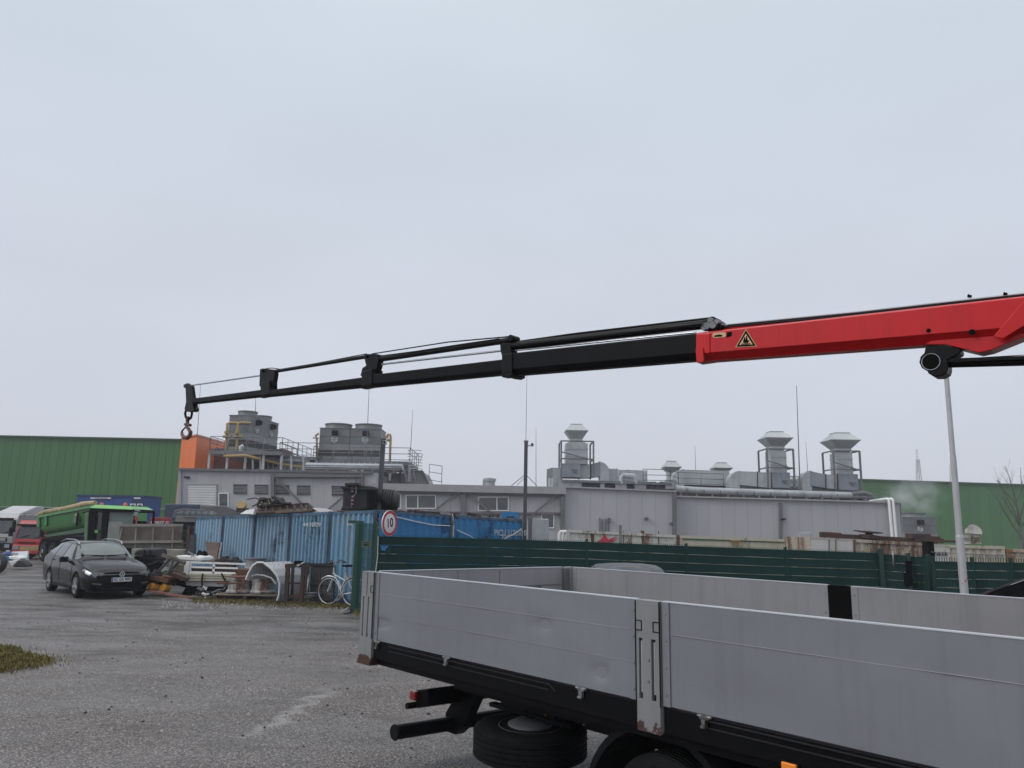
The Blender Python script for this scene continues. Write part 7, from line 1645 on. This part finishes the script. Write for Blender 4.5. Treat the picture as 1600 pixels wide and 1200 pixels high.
mb.build('lock_outline', m_dark, p1_)
for k, a in enumerate((U1 + .07, U2 - .12)): mb = MB(); mb.tube([T(a + .03, -.024, 1.35 - k * .12), T(a + .03, -.028, 1.35 - k * .12)], .008, 10); mb.build('bolt', m_steel, p1_)
p0_ = slot_post(-.005, .198, -.022, .05, .905, ZT + .004, ((.026, .048, 1.125, 1.465), (.105, .130, 1.125, 1.465)))
mb = MB()
for z in (1.51, 1.565): mb.bar(T(.15, -.024, z), T(.195, -.024, z), .005, .004)
mb.bar(T(.15, -.024, 1.51), T(.15, -.024, 1.565), .005); mb.bar(T(.198, -.0235, 1.12), T(.198, -.0235, ZT), .008, .004); mb.bar(T(.085, -.0235, 1.48), T(.085, -.0235, ZT), .003, .003); mb.build('lock_outline', m_dark, p0_)
mb = MB(); tb(mb, -.012, -.006, -.02, .10, .905, ZT); tb(mb, -.012, .198, -.03, .05, .895, .93); mb.build('corner_face', m_postm, p0_)
mb = MB(); tb(mb, .0, .11, W_ - .06, W_ + .02, .95, ZT + .004); mb.build('stake_post', m_boardin, truck)
mb = MB(); tb(mb, .008, .1, W_ - .12, W_ - .065, ZB, ZT - .005); mb.build('corner_gap', m_galvd, truck)
mb = MB(); tb(mb, F1 + .004, F2 - .004, W_ - .03, W_ + .03, .9, ZT + .004); mb.build('stake_post', m_dark, truck)  # plain black box filling the gap between the far boards
for k in range(8):
    pass
# deck, headboard
mb = MB(); tb(mb, .06, 6.4, .03, W_ - .03, 1.05, 1.105); mb.build('deck', M('deck_plywood', (.06, .055, .05), .8, var=.3, vs=2), truck)
mb = MB(); tb(mb, 6.4, 6.46, .0, W_, .95, 2.1); mb.build('headboard', m_board, truck)
# side raves (outer rail under the boards) with hinge clips
mb = MB()
for v0, v1 in ((.0, .05), (W_ - .05, W_)):
    tb(mb, .20, U1 + .0, v0, v1, .955, 1.102); tb(mb, U2, 6.4, v0, v1, .955, 1.102)
tb(mb, .0, .05, .05, W_ - .05, .955, 1.102)
mb.build('side_rave', m_black, truck, bevel=.006)
mb = MB()
for u0, u1 in ((.45, U1 - .75), (U2 + .30, 5.2)):
    for z in (1.082, 1.046): mb.bar(T(u0, -.006, z), T(u1, -.006, z), .012, .006)
    mb.bar(T(u1, -.006, 1.082), T(u1 + .06, -.006, 1.046), .012, .006)
mb.each('rail_groove', M('worn_edge', (.022, .022, .025), .5, spec=.2), truck)
for u in (.28, 1.28, 2.70, 3.62, 5.0, 5.9):
    mb = MB(); tb(mb, u - .028, u + .028, -.024, -.004, 1.088, 1.102); tb(mb, u - .015, u + .015, -.028, -.006, 1.048, 1.088); mb.tube([T(u - .045, -.016, 1.104), T(u + .045, -.016, 1.104)], .008, 8); mb.tube([T(u - .016, -.028, 1.05), T(u + .016, -.028, 1.05)], .009, 8); mb.build('hinge_clip', m_clip, truck, bevel=.003)
# chassis frame rails + crossmembers
mb = MB()
for v in (.78, 1.55): tb(mb, .25, 6.6, v, v + .07, .74, .99)
for u in (.4, 1.2, 2.1, 3.0, 3.9, 4.8): tb(mb, u, u + .06, .05, W_ - .05, .965, 1.05)
tb(mb, .9, 2.75, .34, .38, .78, .97); tb(mb, 2.2, 3.0, .5, .54, .70, .97)  # dark plates added to stand for the black shade under the bed
mb.build('chassis_and_shade_fill', m_black, truck)
mb = MB(); tb(mb, .0, 6.4, .05, .12, .90, .96); tb(mb, .0, 6.4, W_ - .12, W_ - .05, .90, .96); mb.build('subframe', m_black, truck)
# rear lamp beam + lamp
mb = MB(); mb.hexa([T(.12, .50, .47), T(.30, .50, .52), T(.30, 1.90, .52), T(.12, 1.90, .47), T(.08, .50, .62), T(.30, .50, .67), T(.30, 1.90, .67), T(.08, 1.90, .62)]); mb.build('lamp_beam', m_black, truck, bevel=.015)
mb = MB(); tb(mb, .055, .095, .50, .90, .53, .615); mb.build('tail_light', m_lensr, truck, bevel=.01)
mb = MB(); tb(mb, .075, .16, .455, .498, .545, .625); mb.build('tail_light', m_lensr, truck, bevel=.012)
mb = MB(); mb.tube([T(.11, .41, .50), T(.11, .52, .50)], .028, 12); mb.build('lamp_knob', m_rubber, truck)
# underrun tube with brackets
mb = MB(); mb.tube([T(.14, .28, .30), T(.14, 2.12, .30)], .062, 20); ub = mb.build('underrun_bar', m_black, truck)
mb = MB(); mb.lathe([(.064, -.012), (.069, -.004), (.064, .008)], Matrix.Translation(T(.14, .28, .30)) @ Matrix.Rotation(math.pi / 2, 4, 'X') @ Matrix.Rotation(-math.atan2(BX.x, BX.y), 4, 'Y'), 24); mb.build('end_cap', m_rubber, ub)
mb = MB()
for v in (.86, 1.52): mb.prism([T(.06, v, .22), T(.06, v, .38), T(.26, v, .62), T(.26, v, .97), T(.56, v, .97), T(.52, v, .62), T(.32, v, .30), T(.22, v, .22)], BX * .10)
mb.each('bracket', m_black, ub)
# spare wheel lying flat in its carrier
def tw(name, c, M_, r, wdt, parent, rimm):
    mb = MB(); h = wdt / 2
    pr = [(r * .56, -h * .92), (r * .62, -h), (r * .90, -h * .97), (r * .965, -h * .8)]
    for k in range(5):
        z = -h * .8 + k * (1.6 * h) / 5; pr += [(r, z + .004), (r, z + 1.6 * h / 5 - .012), (r * .975, z + 1.6 * h / 5 - .010), (r * .975, z + 1.6 * h / 5 - .002)]
    pr += [(r * .965, h * .8), (r * .90, h * .97), (r * .62, h), (r * .56, h * .92)]
    mb.lathe(pr, M_, 56); o = mb.build(name, m_rubber, parent)
    mb = MB()
    mb.lathe([(r * .56, -h * .9), (r * .58, h * .9), (r * .55, h * .95), (r * .5, h * .7), (r * .46, h * .2), (r * .30, h * .1), (r * .26, h * .45), (r * .05, h * .5)], M_, 40); rm = mb.build('rim', rimm, o)
    mb = MB()
    for k in range(8): an = k * math.pi / 4; mb.tube([M_ @ Vector((r * .34 * math.cos(an), r * .34 * math.sin(an), h * .1)), M_ @ Vector((r * .34 * math.cos(an), r * .34 * math.sin(an), h * .35))], .014, 6)
    mb.build('wheel_nut', m_steel, rm)
    return o
sc_ = T(1.66, .48, .52)
tw('spare_wheel', sc_, Matrix.Translation(sc_) @ Matrix.Rotation(.03, 4, 'X'), .43, .235, truck, M('rim_grey', (.16, .16, .165), .4, .5, var=.15))
mb = MB(); mb.bar(sc_ + Vector((0, 0, .16)), sc_ + Vector((0, 0, .5)), .05); mb.bar(sc_ + AX * -.45 + Vector((0, 0, .18)), sc_ + AX * .45 + Vector((0, 0, .18)), .06, .03); tb(mb, 1.35, 1.95, .45, .8, .72, .80); mb.build('spare_carrier', m_black, truck)
mb = MB(); mb.lathe([(.17, .0), (.17, .04), (.13, .06), (.05, .07)], Matrix.Translation(sc_ + Vector((0, 0, .08))), 24); mb.build('hub_plate', m_galvd, truck)
mb = MB()
for k, (du, dv) in enumerate(((-.05, -.02), (.05, .05), (.12, -.04))): mb.bar(sc_ + AX * du * 3 + BX * dv + Vector((0, 0, .42)), sc_ + AX * (du * 3 - .14) + BX * dv + Vector((0, 0, .22)), .045, .02)
mb.build('rusty_strap', m_rust, truck)
# rear axle: dual wheel with mudguard
for v, s in ((.10, 1), (W_ - .10, -1)):
    for dv in (.12, .40):
        c = T(3.20, v + s * dv, .40); Mx = Matrix.Translation(c) @ Matrix(((AX.x, 0, -BX.x * s, 0), (AX.y, 0, -BX.y * s, 0), (0, 1, 0, 0), (0, 0, 0, 1))); tw('wheel', c, Mx, .40, .23, truck, m_galvd)
    mb = MB(); R1 = .555; arc = [(3.20 + R1 * math.cos(a), .40 + R1 * math.sin(a)) for a in [math.pi * (.02 + .96 * k / 20) for k in range(21)]]
    for (ua, za), (ub_, zb_) in zip(arc[:-1], arc[1:]):
        ka = 1 + .016 / R1; ca = (3.20 + (ua - 3.20) * ka, .4 + (za - .4) * ka); cb = (3.20 + (ub_ - 3.20) * ka, .4 + (zb_ - .4) * ka)
        vv0, vv1 = sorted((v - s * .02, v + s * .54)); mb.hexa([T(ua, vv0, za), T(ub_, vv0, zb_), T(ub_, vv1, zb_), T(ua, vv1, za), T(ca[0], vv0, ca[1]), T(cb[0], vv0, cb[1]), T(cb[0], vv1, cb[1]), T(ca[0], vv1, ca[1])])
        # rolled lip towards the outside
        lv = v - s * .02; mb.hexa([T(ua, lv, za), T(ub_, lv, zb_), T(ub_, lv + s * .012, zb_), T(ua, lv + s * .012, za), T(3.20 + (ua - 3.20) * .955, lv, .4 + (za - .4) * .955), T(3.20 + (ub_ - 3.20) * .955, lv, .4 + (zb_ - .4) * .955), T(3.20 + (ub_ - 3.20) * .955, lv + s * .012, .4 + (zb_ - .4) * .955), T(3.20 + (ua - 3.20) * .955, lv + s * .012, .4 + (za - .4) * .955)])
    mb.build('mudguard', m_blackm, truck)
mb = MB(); mb.tube([T(3.20, .4, .40), T(3.20, 2.0, .40)], .07, 12); mb.lathe([(.05, -.2), (.17, -.08), (.17, .08), (.05, .2)], Matrix.Translation(T(3.20, 1.2, .4)), 20); mb.build('axle', m_black, truck)
mb = MB(); tb(mb, 3.85, 5.3, .12, .6, .45, .88); mb.build('tool_box', m_blackm, truck, bevel=.02)
mb = MB(); tb(mb, 3.9, 6.2, .06, .085, .42, .52); tb(mb, 3.9, 6.2, .06, .085, .62, .72); tb(mb, 4.3, 4.36, .085, .12, .42, .9); tb(mb, 5.6, 5.66, .085, .12, .42, .9); mb.build('side_guard', m_black, truck)
mb = MB(); tb(mb, 4.06, 4.16, -.012, .03, .915, .983); o = mb.build('side_marker', m_black, truck, bevel=.006)
mb = MB(); tb(mb, 4.070, 4.150, -.026, -.011, .921, .978); mb.build('orange_lens', m_orange_lens, o, bevel=.006)
# front axle and simple cab beyond the frame edge
for v, s in ((.12, 1), (W_ - .12, -1)): c = T(7.3, v + s * .14, .42); Mx = Matrix.Translation(c) @ Matrix(((AX.x, 0, -BX.x * s, 0), (AX.y, 0, -BX.y * s, 0), (0, 1, 0, 0), (0, 0, 0, 1))); tw('wheel', c, Mx, .42, .24, truck, m_galvd)
# ================================================================== LOADER CRANE
bp0 = P(1088, 541, 5.2); BD = Vector((-1.15, 1, 0)).normalized(); BN = Vector((BD.y, -BD.x, 0)); BN = -BN if BN.y > 0 else BN
def B_(px, py, off=0.0): return VP(px, py, (bp0.x + BN.x * off, bp0.y + BN.y * off), (BD.x, BD.y))
crane = thing('loader_crane', 'extended truck loader crane with red main boom, black telescopes and hanging hook', 'crane', T(7.0, 1.2, 1.0), 0)
def beam(name, x0, t0, b0, x1, t1, b1, w, mat, parent=crane, ch=.28, bevel=.004):
    """box boom section with chamfered lower edges, silhouette given at both ends"""
    sec = []
    for x, t_, b_ in ((x0, t0, b0), (x1, t1, b1)):
        tn = B_(x, t_, w / 2); m_ = B_(x, t_ + (b_ - t_) * (1 - ch), w / 2); bn = B_(x, b_, w / 2 * .45); h = tn.z - bn.z
        k = lambda p, f: p - BN * (w * f)
        tn2 = tn - Vector((0, 0, h * .04)); 
        sec.append([bn, m_, tn2, tn - BN * (w * .06), k(tn, .94), k(tn2, 1), k(m_, 1), bn - BN * (w * .45)])
    mb = MB(); n = 8; mb.add(sec[0] + sec[1], [tuple(range(n))[::-1], tuple(range(n, 2 * n))] + [(i, (i + 1) % n, n + (i + 1) % n, n + i) for i in range(n)])
    return mb.build(name, mat, parent, bevel=bevel)
m_crred = M('crane_red', (.52, .008, .011), .30, var=.08, vs=2.5, coat=.12, spec=.3, dirt=.33, dirtc=(.30, .010, .012), dscale=2.2, streak=.25); m_crblk = M('crane_black', (.004, .0042, .0055), .45, var=.25, vs=3, spec=.12)
m_crblk2 = M('crane_black_gloss', (.0035, .0035, .004), .38, var=.2, spec=.16)
mb_ = beam('main_boom', 1089, 519.5, 565, 1760, 444, 516, .19, m_crred)
mb = MB()   # lug plate and gusset below the boom
g_ = [(1446, 538), (1478, 538.5), (1530, 551), (1548, 547), (1600, 526), (1700, 500), (1700, 480), (1500, 500)]
mb.prism([B_(x, y, .06) for x, y in g_], BN * -.12); mb.build('gusset', m_crred, mb_, bevel=.004)
mb = MB(); mb.prism([B_(x, y, .100) for x, y in ((1552, 527), (1561, 516), (1600, 471), (1660, 430), (1670, 470), (1600, 510), (1568, 530))], BN * .012); mb.build('side_plate', m_crred, mb_, bevel=.004)
mb = MB()
for x, y, r in ((1451, 516.5, .012), (1519, 519, .016)):
    q = B_(x, y, .094); mb.tube([q, q + BN * .004], r, 16)
mb.build('plug_hole', m_dark, mb_)
col = beam('boom_collar', 1087.5, 520, 566.5, 1109, 519, 563.5, .205, m_crred)
mb = MB(); mb.prism([B_(x, y, .104) for x, y in ((1088, 546), (1099, 544), (1101, 563.5), (1097, 566.5), (1090, 566.5))], BN * .012); mb.build('wear_pad', m_crred, col)
# hoses and top tray
mb = MB(); mb.tube([B_(1125, 510, .0), B_(1350, 489.5, .0), B_(1600, 462.5, .0), B_(1760, 444.5, 0)], .007, 8); mb.tube([B_(1125, 512, .05), B_(1350, 491.5, .05), B_(1600, 464.5, .05), B_(1760, 446.5, .05)], .006, 8); mb.build('hose', m_crblk, crane)
mb = MB(); mb.tube([B_(1128, 508, -.0), B_(1350, 486.5, -.0), B_(1600, 458.8, -.0), B_(1760, 440, -.0)], .006, 10); mb.build('chrome_rod', m_steel, crane)
mb = MB(); mb.prism([B_(x, y, .03) for x, y in ((1128, 512), (1350, 493), (1600, 463), (1600, 466), (1350, 496.5), (1128, 516))], BN * -.06); mb.build('hose_tray', m_crred, crane)
mb = MB()
for x in (1515, 1571): y = 463 - (x - 1515) * .06; mb.bar(B_(x - 3, y, 0), B_(x + 3, y, 0), .02, .012); mb.bar(B_(x - 2, y - 1.5, 0), B_(x - 1, y - 3, 0), .008)
mb.each('clamp', m_dark, crane)
# telescopes
beam('boom_section', 790, 552.5, 587, 1092, 519.8, 562.5, .155, m_crblk)
beam('boom_section', 571, 586.5, 605.8, 800, 559.5, 584, .125, m_crblk)
beam('boom_section', 413, 610.5, 620.5, 580, 587.5, 604, .095, m_crblk, ch=.3)
beam('boom_section', 297, 623, 632.2, 420, 607.5, 619, .072, m_crblk, ch=.3)
for x0, x1, t0, t1, b0, b1, w in ((784, 800, 541, 538, 589.5, 586.5, .175), (565, 581, 572, 566, 607.5, 604.5, .14), (407, 421, 590, 586, 621.8, 619, .105)):
    beam('section_collar', x0, t0 + (b0 - t0) * .25, b0, x1, t1 + (b1 - t1) * .25, b1, w, m_crblk2, ch=.15)
def cyl(name, pts, r, mat, off=0.0, parent=crane, n=16):
    mb = MB(); mb.tube([B_(x, y, off) for x, y in pts], r, n); return mb.build(name, mat, parent)
c1 = cyl('cylinder', [(788, 542), (1115, 504.5)], [.026, .036], m_crblk2) if False else cyl('cylinder', [(788, 542.5), (1114, 505.3)], .034, m_crblk2)
c2_ = cyl('cylinder', [(575, 564.3), (800, 531)], .026, m_crblk2)
c3 = cyl('cylinder', [(413, 583), (573, 557.2)], .020, m_crblk2)
cyl('piston_rod', [(792, 549), (1088, 519)], .007, m_chrome); cyl('piston_rod', [(573, 571.8), (790, 547.2)], .010, m_chrome); cyl('piston_rod', [(293, 603), (412, 586)], .010, m_chrome)
cyl('hose', [(415, 576), (425, 575), (440, 577.2), (500, 566.5), (573, 552.8)], .005, m_crblk, n=8); cyl('hose', [(581, 553), (600, 550), (700, 534.5), (797, 525.8)], .006, m_crblk, n=8); cyl('hose', [(800, 535.5), (900, 521.5), (1000, 510.0), (1110, 497.5)], .010, m_crblk, n=8)
cyl('hose', [(592, 556.5), (650, 549), (720, 538.2), (780, 529.5)], .006, m_crblk, .03, n=8)
def plate(name, pts, th, mat=None, off=None, bevel=.003):
    o_ = th / 2 if off is None else off; mb = MB(); mb.prism([B_(x, y, o_) for x, y in pts], BN * -th); return mb.build(name, mat or m_crblk2, crane, bevel=bevel)
plate('bracket', ((406, 577), (410, 575.5), (428, 577.5), (429, 584), (426, 603), (421, 606), (409, 607), (405, 603)), .055)
plate('bracket', ((568, 556), (575, 553), (589, 553), (591, 562), (589, 573), (583, 588), (571, 590), (563, 587), (566, 575), (572, 571)), .07)
plate('bracket', ((781, 538), (786, 535), (797, 537), (799, 548), (795, 556), (784, 556), (782, 548)), .08)
plate('bracket', ((783, 565), (799, 563), (800, 586), (794, 589), (785, 588)), .17)
plate('boom_tip', ((289.5, 600), (292, 598.5), (299, 603), (302, 625), (303, 632), (290.5, 628)), .045)
plate('tip_knob', ((286.5, 601), (292, 599), (293, 605), (287, 606)), .05)
for x, y, r in ((571, 556, .022), (797, 527.5, .026), (409, 579, .016), (1112, 501, .03)):
    q = B_(x, y, .05); mb = MB(); mb.tube([q, q - BN * .1], r, 14); mb.build('pin', m_crblk2, crane)
# valve block where black meets red
t_ = plate('valve_block', ((1098, 504), (1104, 499), (1119, 497.5), (1126, 503), (1127, 513), (1117, 517), (1104, 517), (1099, 512)), .12, m_crblk2)
mb = MB()
for x, y, r in ((1108, 511, .022), (1117, 509, .026), (1122, 504.5, .018), (1113, 502, .020), (1103, 515, .014)): q = B_(x, y, .06); mb.tube([q, q + BN * .035], r, 12)
mb.tube([B_(1096, 513, .05), B_(1101, 506, .07), B_(1110, 503, .08), B_(1127, 507, .05), B_(1136, 509, .04)], .008, 8); mb.build('hydraulic_fitting', M('fitting_grey', (.14, .14, .15), .35, .6, var=.3, vs=20), t_)
# stickers
m_stk = M('sticker_gold', (.60, .38, .20), .5, var=.04)
so_ = .0965
mb = MB(); pts = []
for k in range(9): an = math.pi / 2 + math.pi * k / 8; pts.append((1116.5 + 3.5 * math.cos(an), 524 - 4 * math.sin(an)))
for k in range(9): an = -math.pi / 2 + math.pi * k / 8; pts.append((1131 + 3.5 * math.cos(an), 522.8 - 4 * math.sin(an)))
mb.prism([B_(x, y, so_) for x, y in pts], BN * .0008); st_ = mb.build('sticker', m_stk, mb_)
mb = MB(); mb.prism([B_(x, y, so_ + .001) for x, y in ((1115, 524.5), (1124, 522.5), (1129, 523.5), (1128, 526), (1116, 526.5))], BN * .0006); mb.prism([B_(x, y, so_) for x, y in ((1136, 519), (1143.5, 518.5), (1143, 525), (1135, 527.5))], BN * .0008); mb.build('sticker_mark', m_dark, st_)
def tri(sc, off, mat, name, par, cx=1165.5, cy=535.0):
    p = [(1165.5, 514.0), (1149, 542.8), (1182.8, 541.2)]; pp = [(cx + (x - cx) * sc, cy + (y - cy) * sc) for x, y in p]; mb = MB(); mb.prism([B_(x, y, off) for x, y in pp], BN * .0008); return mb.build(name, mat, par, bevel=0)
w1 = tri(1.0, so_, m_stk, 'warning_triangle', mb_, 1165.5, 532.7); w2 = tri(.90, so_ + .001, m_dark, 'triangle_border', w1, 1165.5, 532.7); tri(.62, so_ + .002, m_stk, 'triangle_field', w1, 1165.5, 533.2)
mb = MB()
for pts in (((1161, 534), (1163, 526.5), (1164.5, 527), (1165, 532), (1166, 524.5), (1167.5, 525), (1168, 531.5), (1171, 532), (1168.5, 536), (1162, 536)), ((1158, 538.6), (1173, 537.8), (1172, 536.3), (1159, 537.0)), ((1163.5, 538.6), (1167.5, 538.4), (1166.8, 541), (1164.2, 541.2))):
    mb.prism([B_(x, y, so_ + .003) for x, y in pts], BN * .0006)
mb.build('hand_symbol', m_dark, w1)
# luffing cylinder eye and rod
plate('cylinder_eye', ((1446, 541), (1490, 541), (1500, 545), (1500, 551), (1490, 557), (1481, 562), (1481, 576), (1479, 583), (1470, 588), (1458, 588), (1450, 583), (1448, 577), (1440, 575), (1436, 566), (1438, 557), (1444, 551)), .11, m_crblk2, bevel=.006)
q = B_(1455, 565.5, .055); Mq = Matrix(((BD.x, 0, BN.x, q.x), (BD.y, 0, BN.y, q.y), (0, 1, 0, q.z), (0, 0, 0, 1)))
mb = MB(); mb.lathe([(.049, 0), (.049, .006), (.010, .008)], Mq, 28); pn = mb.build('pin', m_dark, crane)
mb = MB(); mb.tube([Mq @ Vector((.046 * math.cos(a), .046 * math.sin(a), .007)) for a in [k * math.pi / 16 for k in range(32)]], .0022, 6, closed=True); mb.build('pin_ring', m_chrome, pn)
cyl('luffing_cylinder', [(1476, 569), (1760, 561)], .021, m_crblk2, 0, n=24); cyl('luffing_rod', [(1478, 564), (1760, 547)], .009, m_chrome, .01)
mb = MB(); mb.prism([B_(x, y, .05) for x, y in ((1482, 560), (1600, 556), (1760, 545), (1760, 551), (1600, 561), (1482, 566))], BN * -.1); mb.build('link_arm', m_crblk, crane)
# column beyond the frame edge
ce = B_(1740, 500); mb = MB(); mb.bar(Vector((ce.x, ce.y, 1.0)), Vector((ce.x, ce.y, ce.z + .25)), .3, .34); mb.build('column', m_crred, crane, bevel=.02)
mb = MB(); mb.bar(Vector((ce.x, ce.y, .75)), Vector((ce.x, ce.y, 1.05)), .8, .7); mb.build('crane_base', m_crblk, crane, bevel=.02)
# hook assembly
m_hook = rust_mat('hook_rust', (.12, .05, .035), (.055, .028, .022), .45, 9, .55)
sH = lambda x, y, o=0.0: B_(x, y, o)
plate('swivel_block', ((291, 626), (300, 626), (301, 634), (303, 640), (300, 643), (290, 643), (288, 639)), .075)
mb = MB(); mb.tube([sH(291, 640, .02), sH(289.3, 646, .02), sH(290.5, 652.5, .01), sH(294.5, 656, 0), sH(298.5, 653, -.01), sH(300, 646, -.02), sH(299, 640, -.02)], .015, 10); mb.build('shackle', m_crblk, crane)
mb = MB(); mb.tube([sH(294.5, 651), sH(292.8, 657), sH(293.3, 664)], [.020, .024, .018], 10); mb.tube([sH(289.5, 663), sH(297.5, 664.5)], .020, 10); mb.build('hook_swivel', m_hook, crane)
mb = MB(); mb.tube([sH(292.5, 662), sH(291.2, 667), sH(295, 670.5), sH(297.8, 675.5), sH(296.6, 681), sH(292.4, 684.2), sH(287.5, 683.2), sH(284.5, 679), sH(284.2, 674.2), sH(285.5, 671.5)], [.018, .018, .021, .026, .028, .028, .025, .021, .015, .008], 12); hk = mb.build('hook', m_hook, crane)
mb = MB(); mb.bar(sH(290.3, 667), sH(284.8, 673), .016, .01); mb.build('safety_latch', m_dark, hk)
# black boom/drawbar lying behind the flatbed at the right edge
t = thing('steel_drawbar', 'black steel drawbar rising to the right edge behind the flatbed', 'drawbar', P(1570, 925, 9.5))
mb = MB(); mb.bar(P(1512, 941, 9.6), P(1640, 895, 9.6), .12, .07); mb.bar(P(1530, 946, 9.6), P(1640, 909, 9.6), .10, .10); mb.build('beam', m_blackm, t)
mb = MB(); mb.bar(P(1512, 939, 9.55), P(1640, 892.5, 9.55), .02, .012); mb.build('worn_edge', m_galv, t)
mb = MB(); q = P(1640, 905, 9.6); mb.bar(q, Vector((q.x, q.y, 0)), .12); mb.build('support_leg', m_blackm, t)
# ================================================================== HAZE
hz = MB(); hz.box(-310, 310, -65, 425, -4, 26)
m_hz = bpy.data.materials.new('haze_air'); m_hz.use_nodes = True; m_hz.node_tree.nodes.clear()
ho = m_hz.node_tree.nodes.new('ShaderNodeOutputMaterial'); hv = m_hz.node_tree.nodes.new('ShaderNodeVolumePrincipled')
hv.inputs['Color'].default_value = (.93, .95, 1, 1); hv.inputs['Density'].default_value = .0008; hv.inputs['Anisotropy'].default_value = .3
m_hz.node_tree.links.new(hv.outputs[0], ho.inputs['Volume'])
struct(hz.build('haze', m_hz), 'stuff')
SC.cycles.volume_bounces = 1
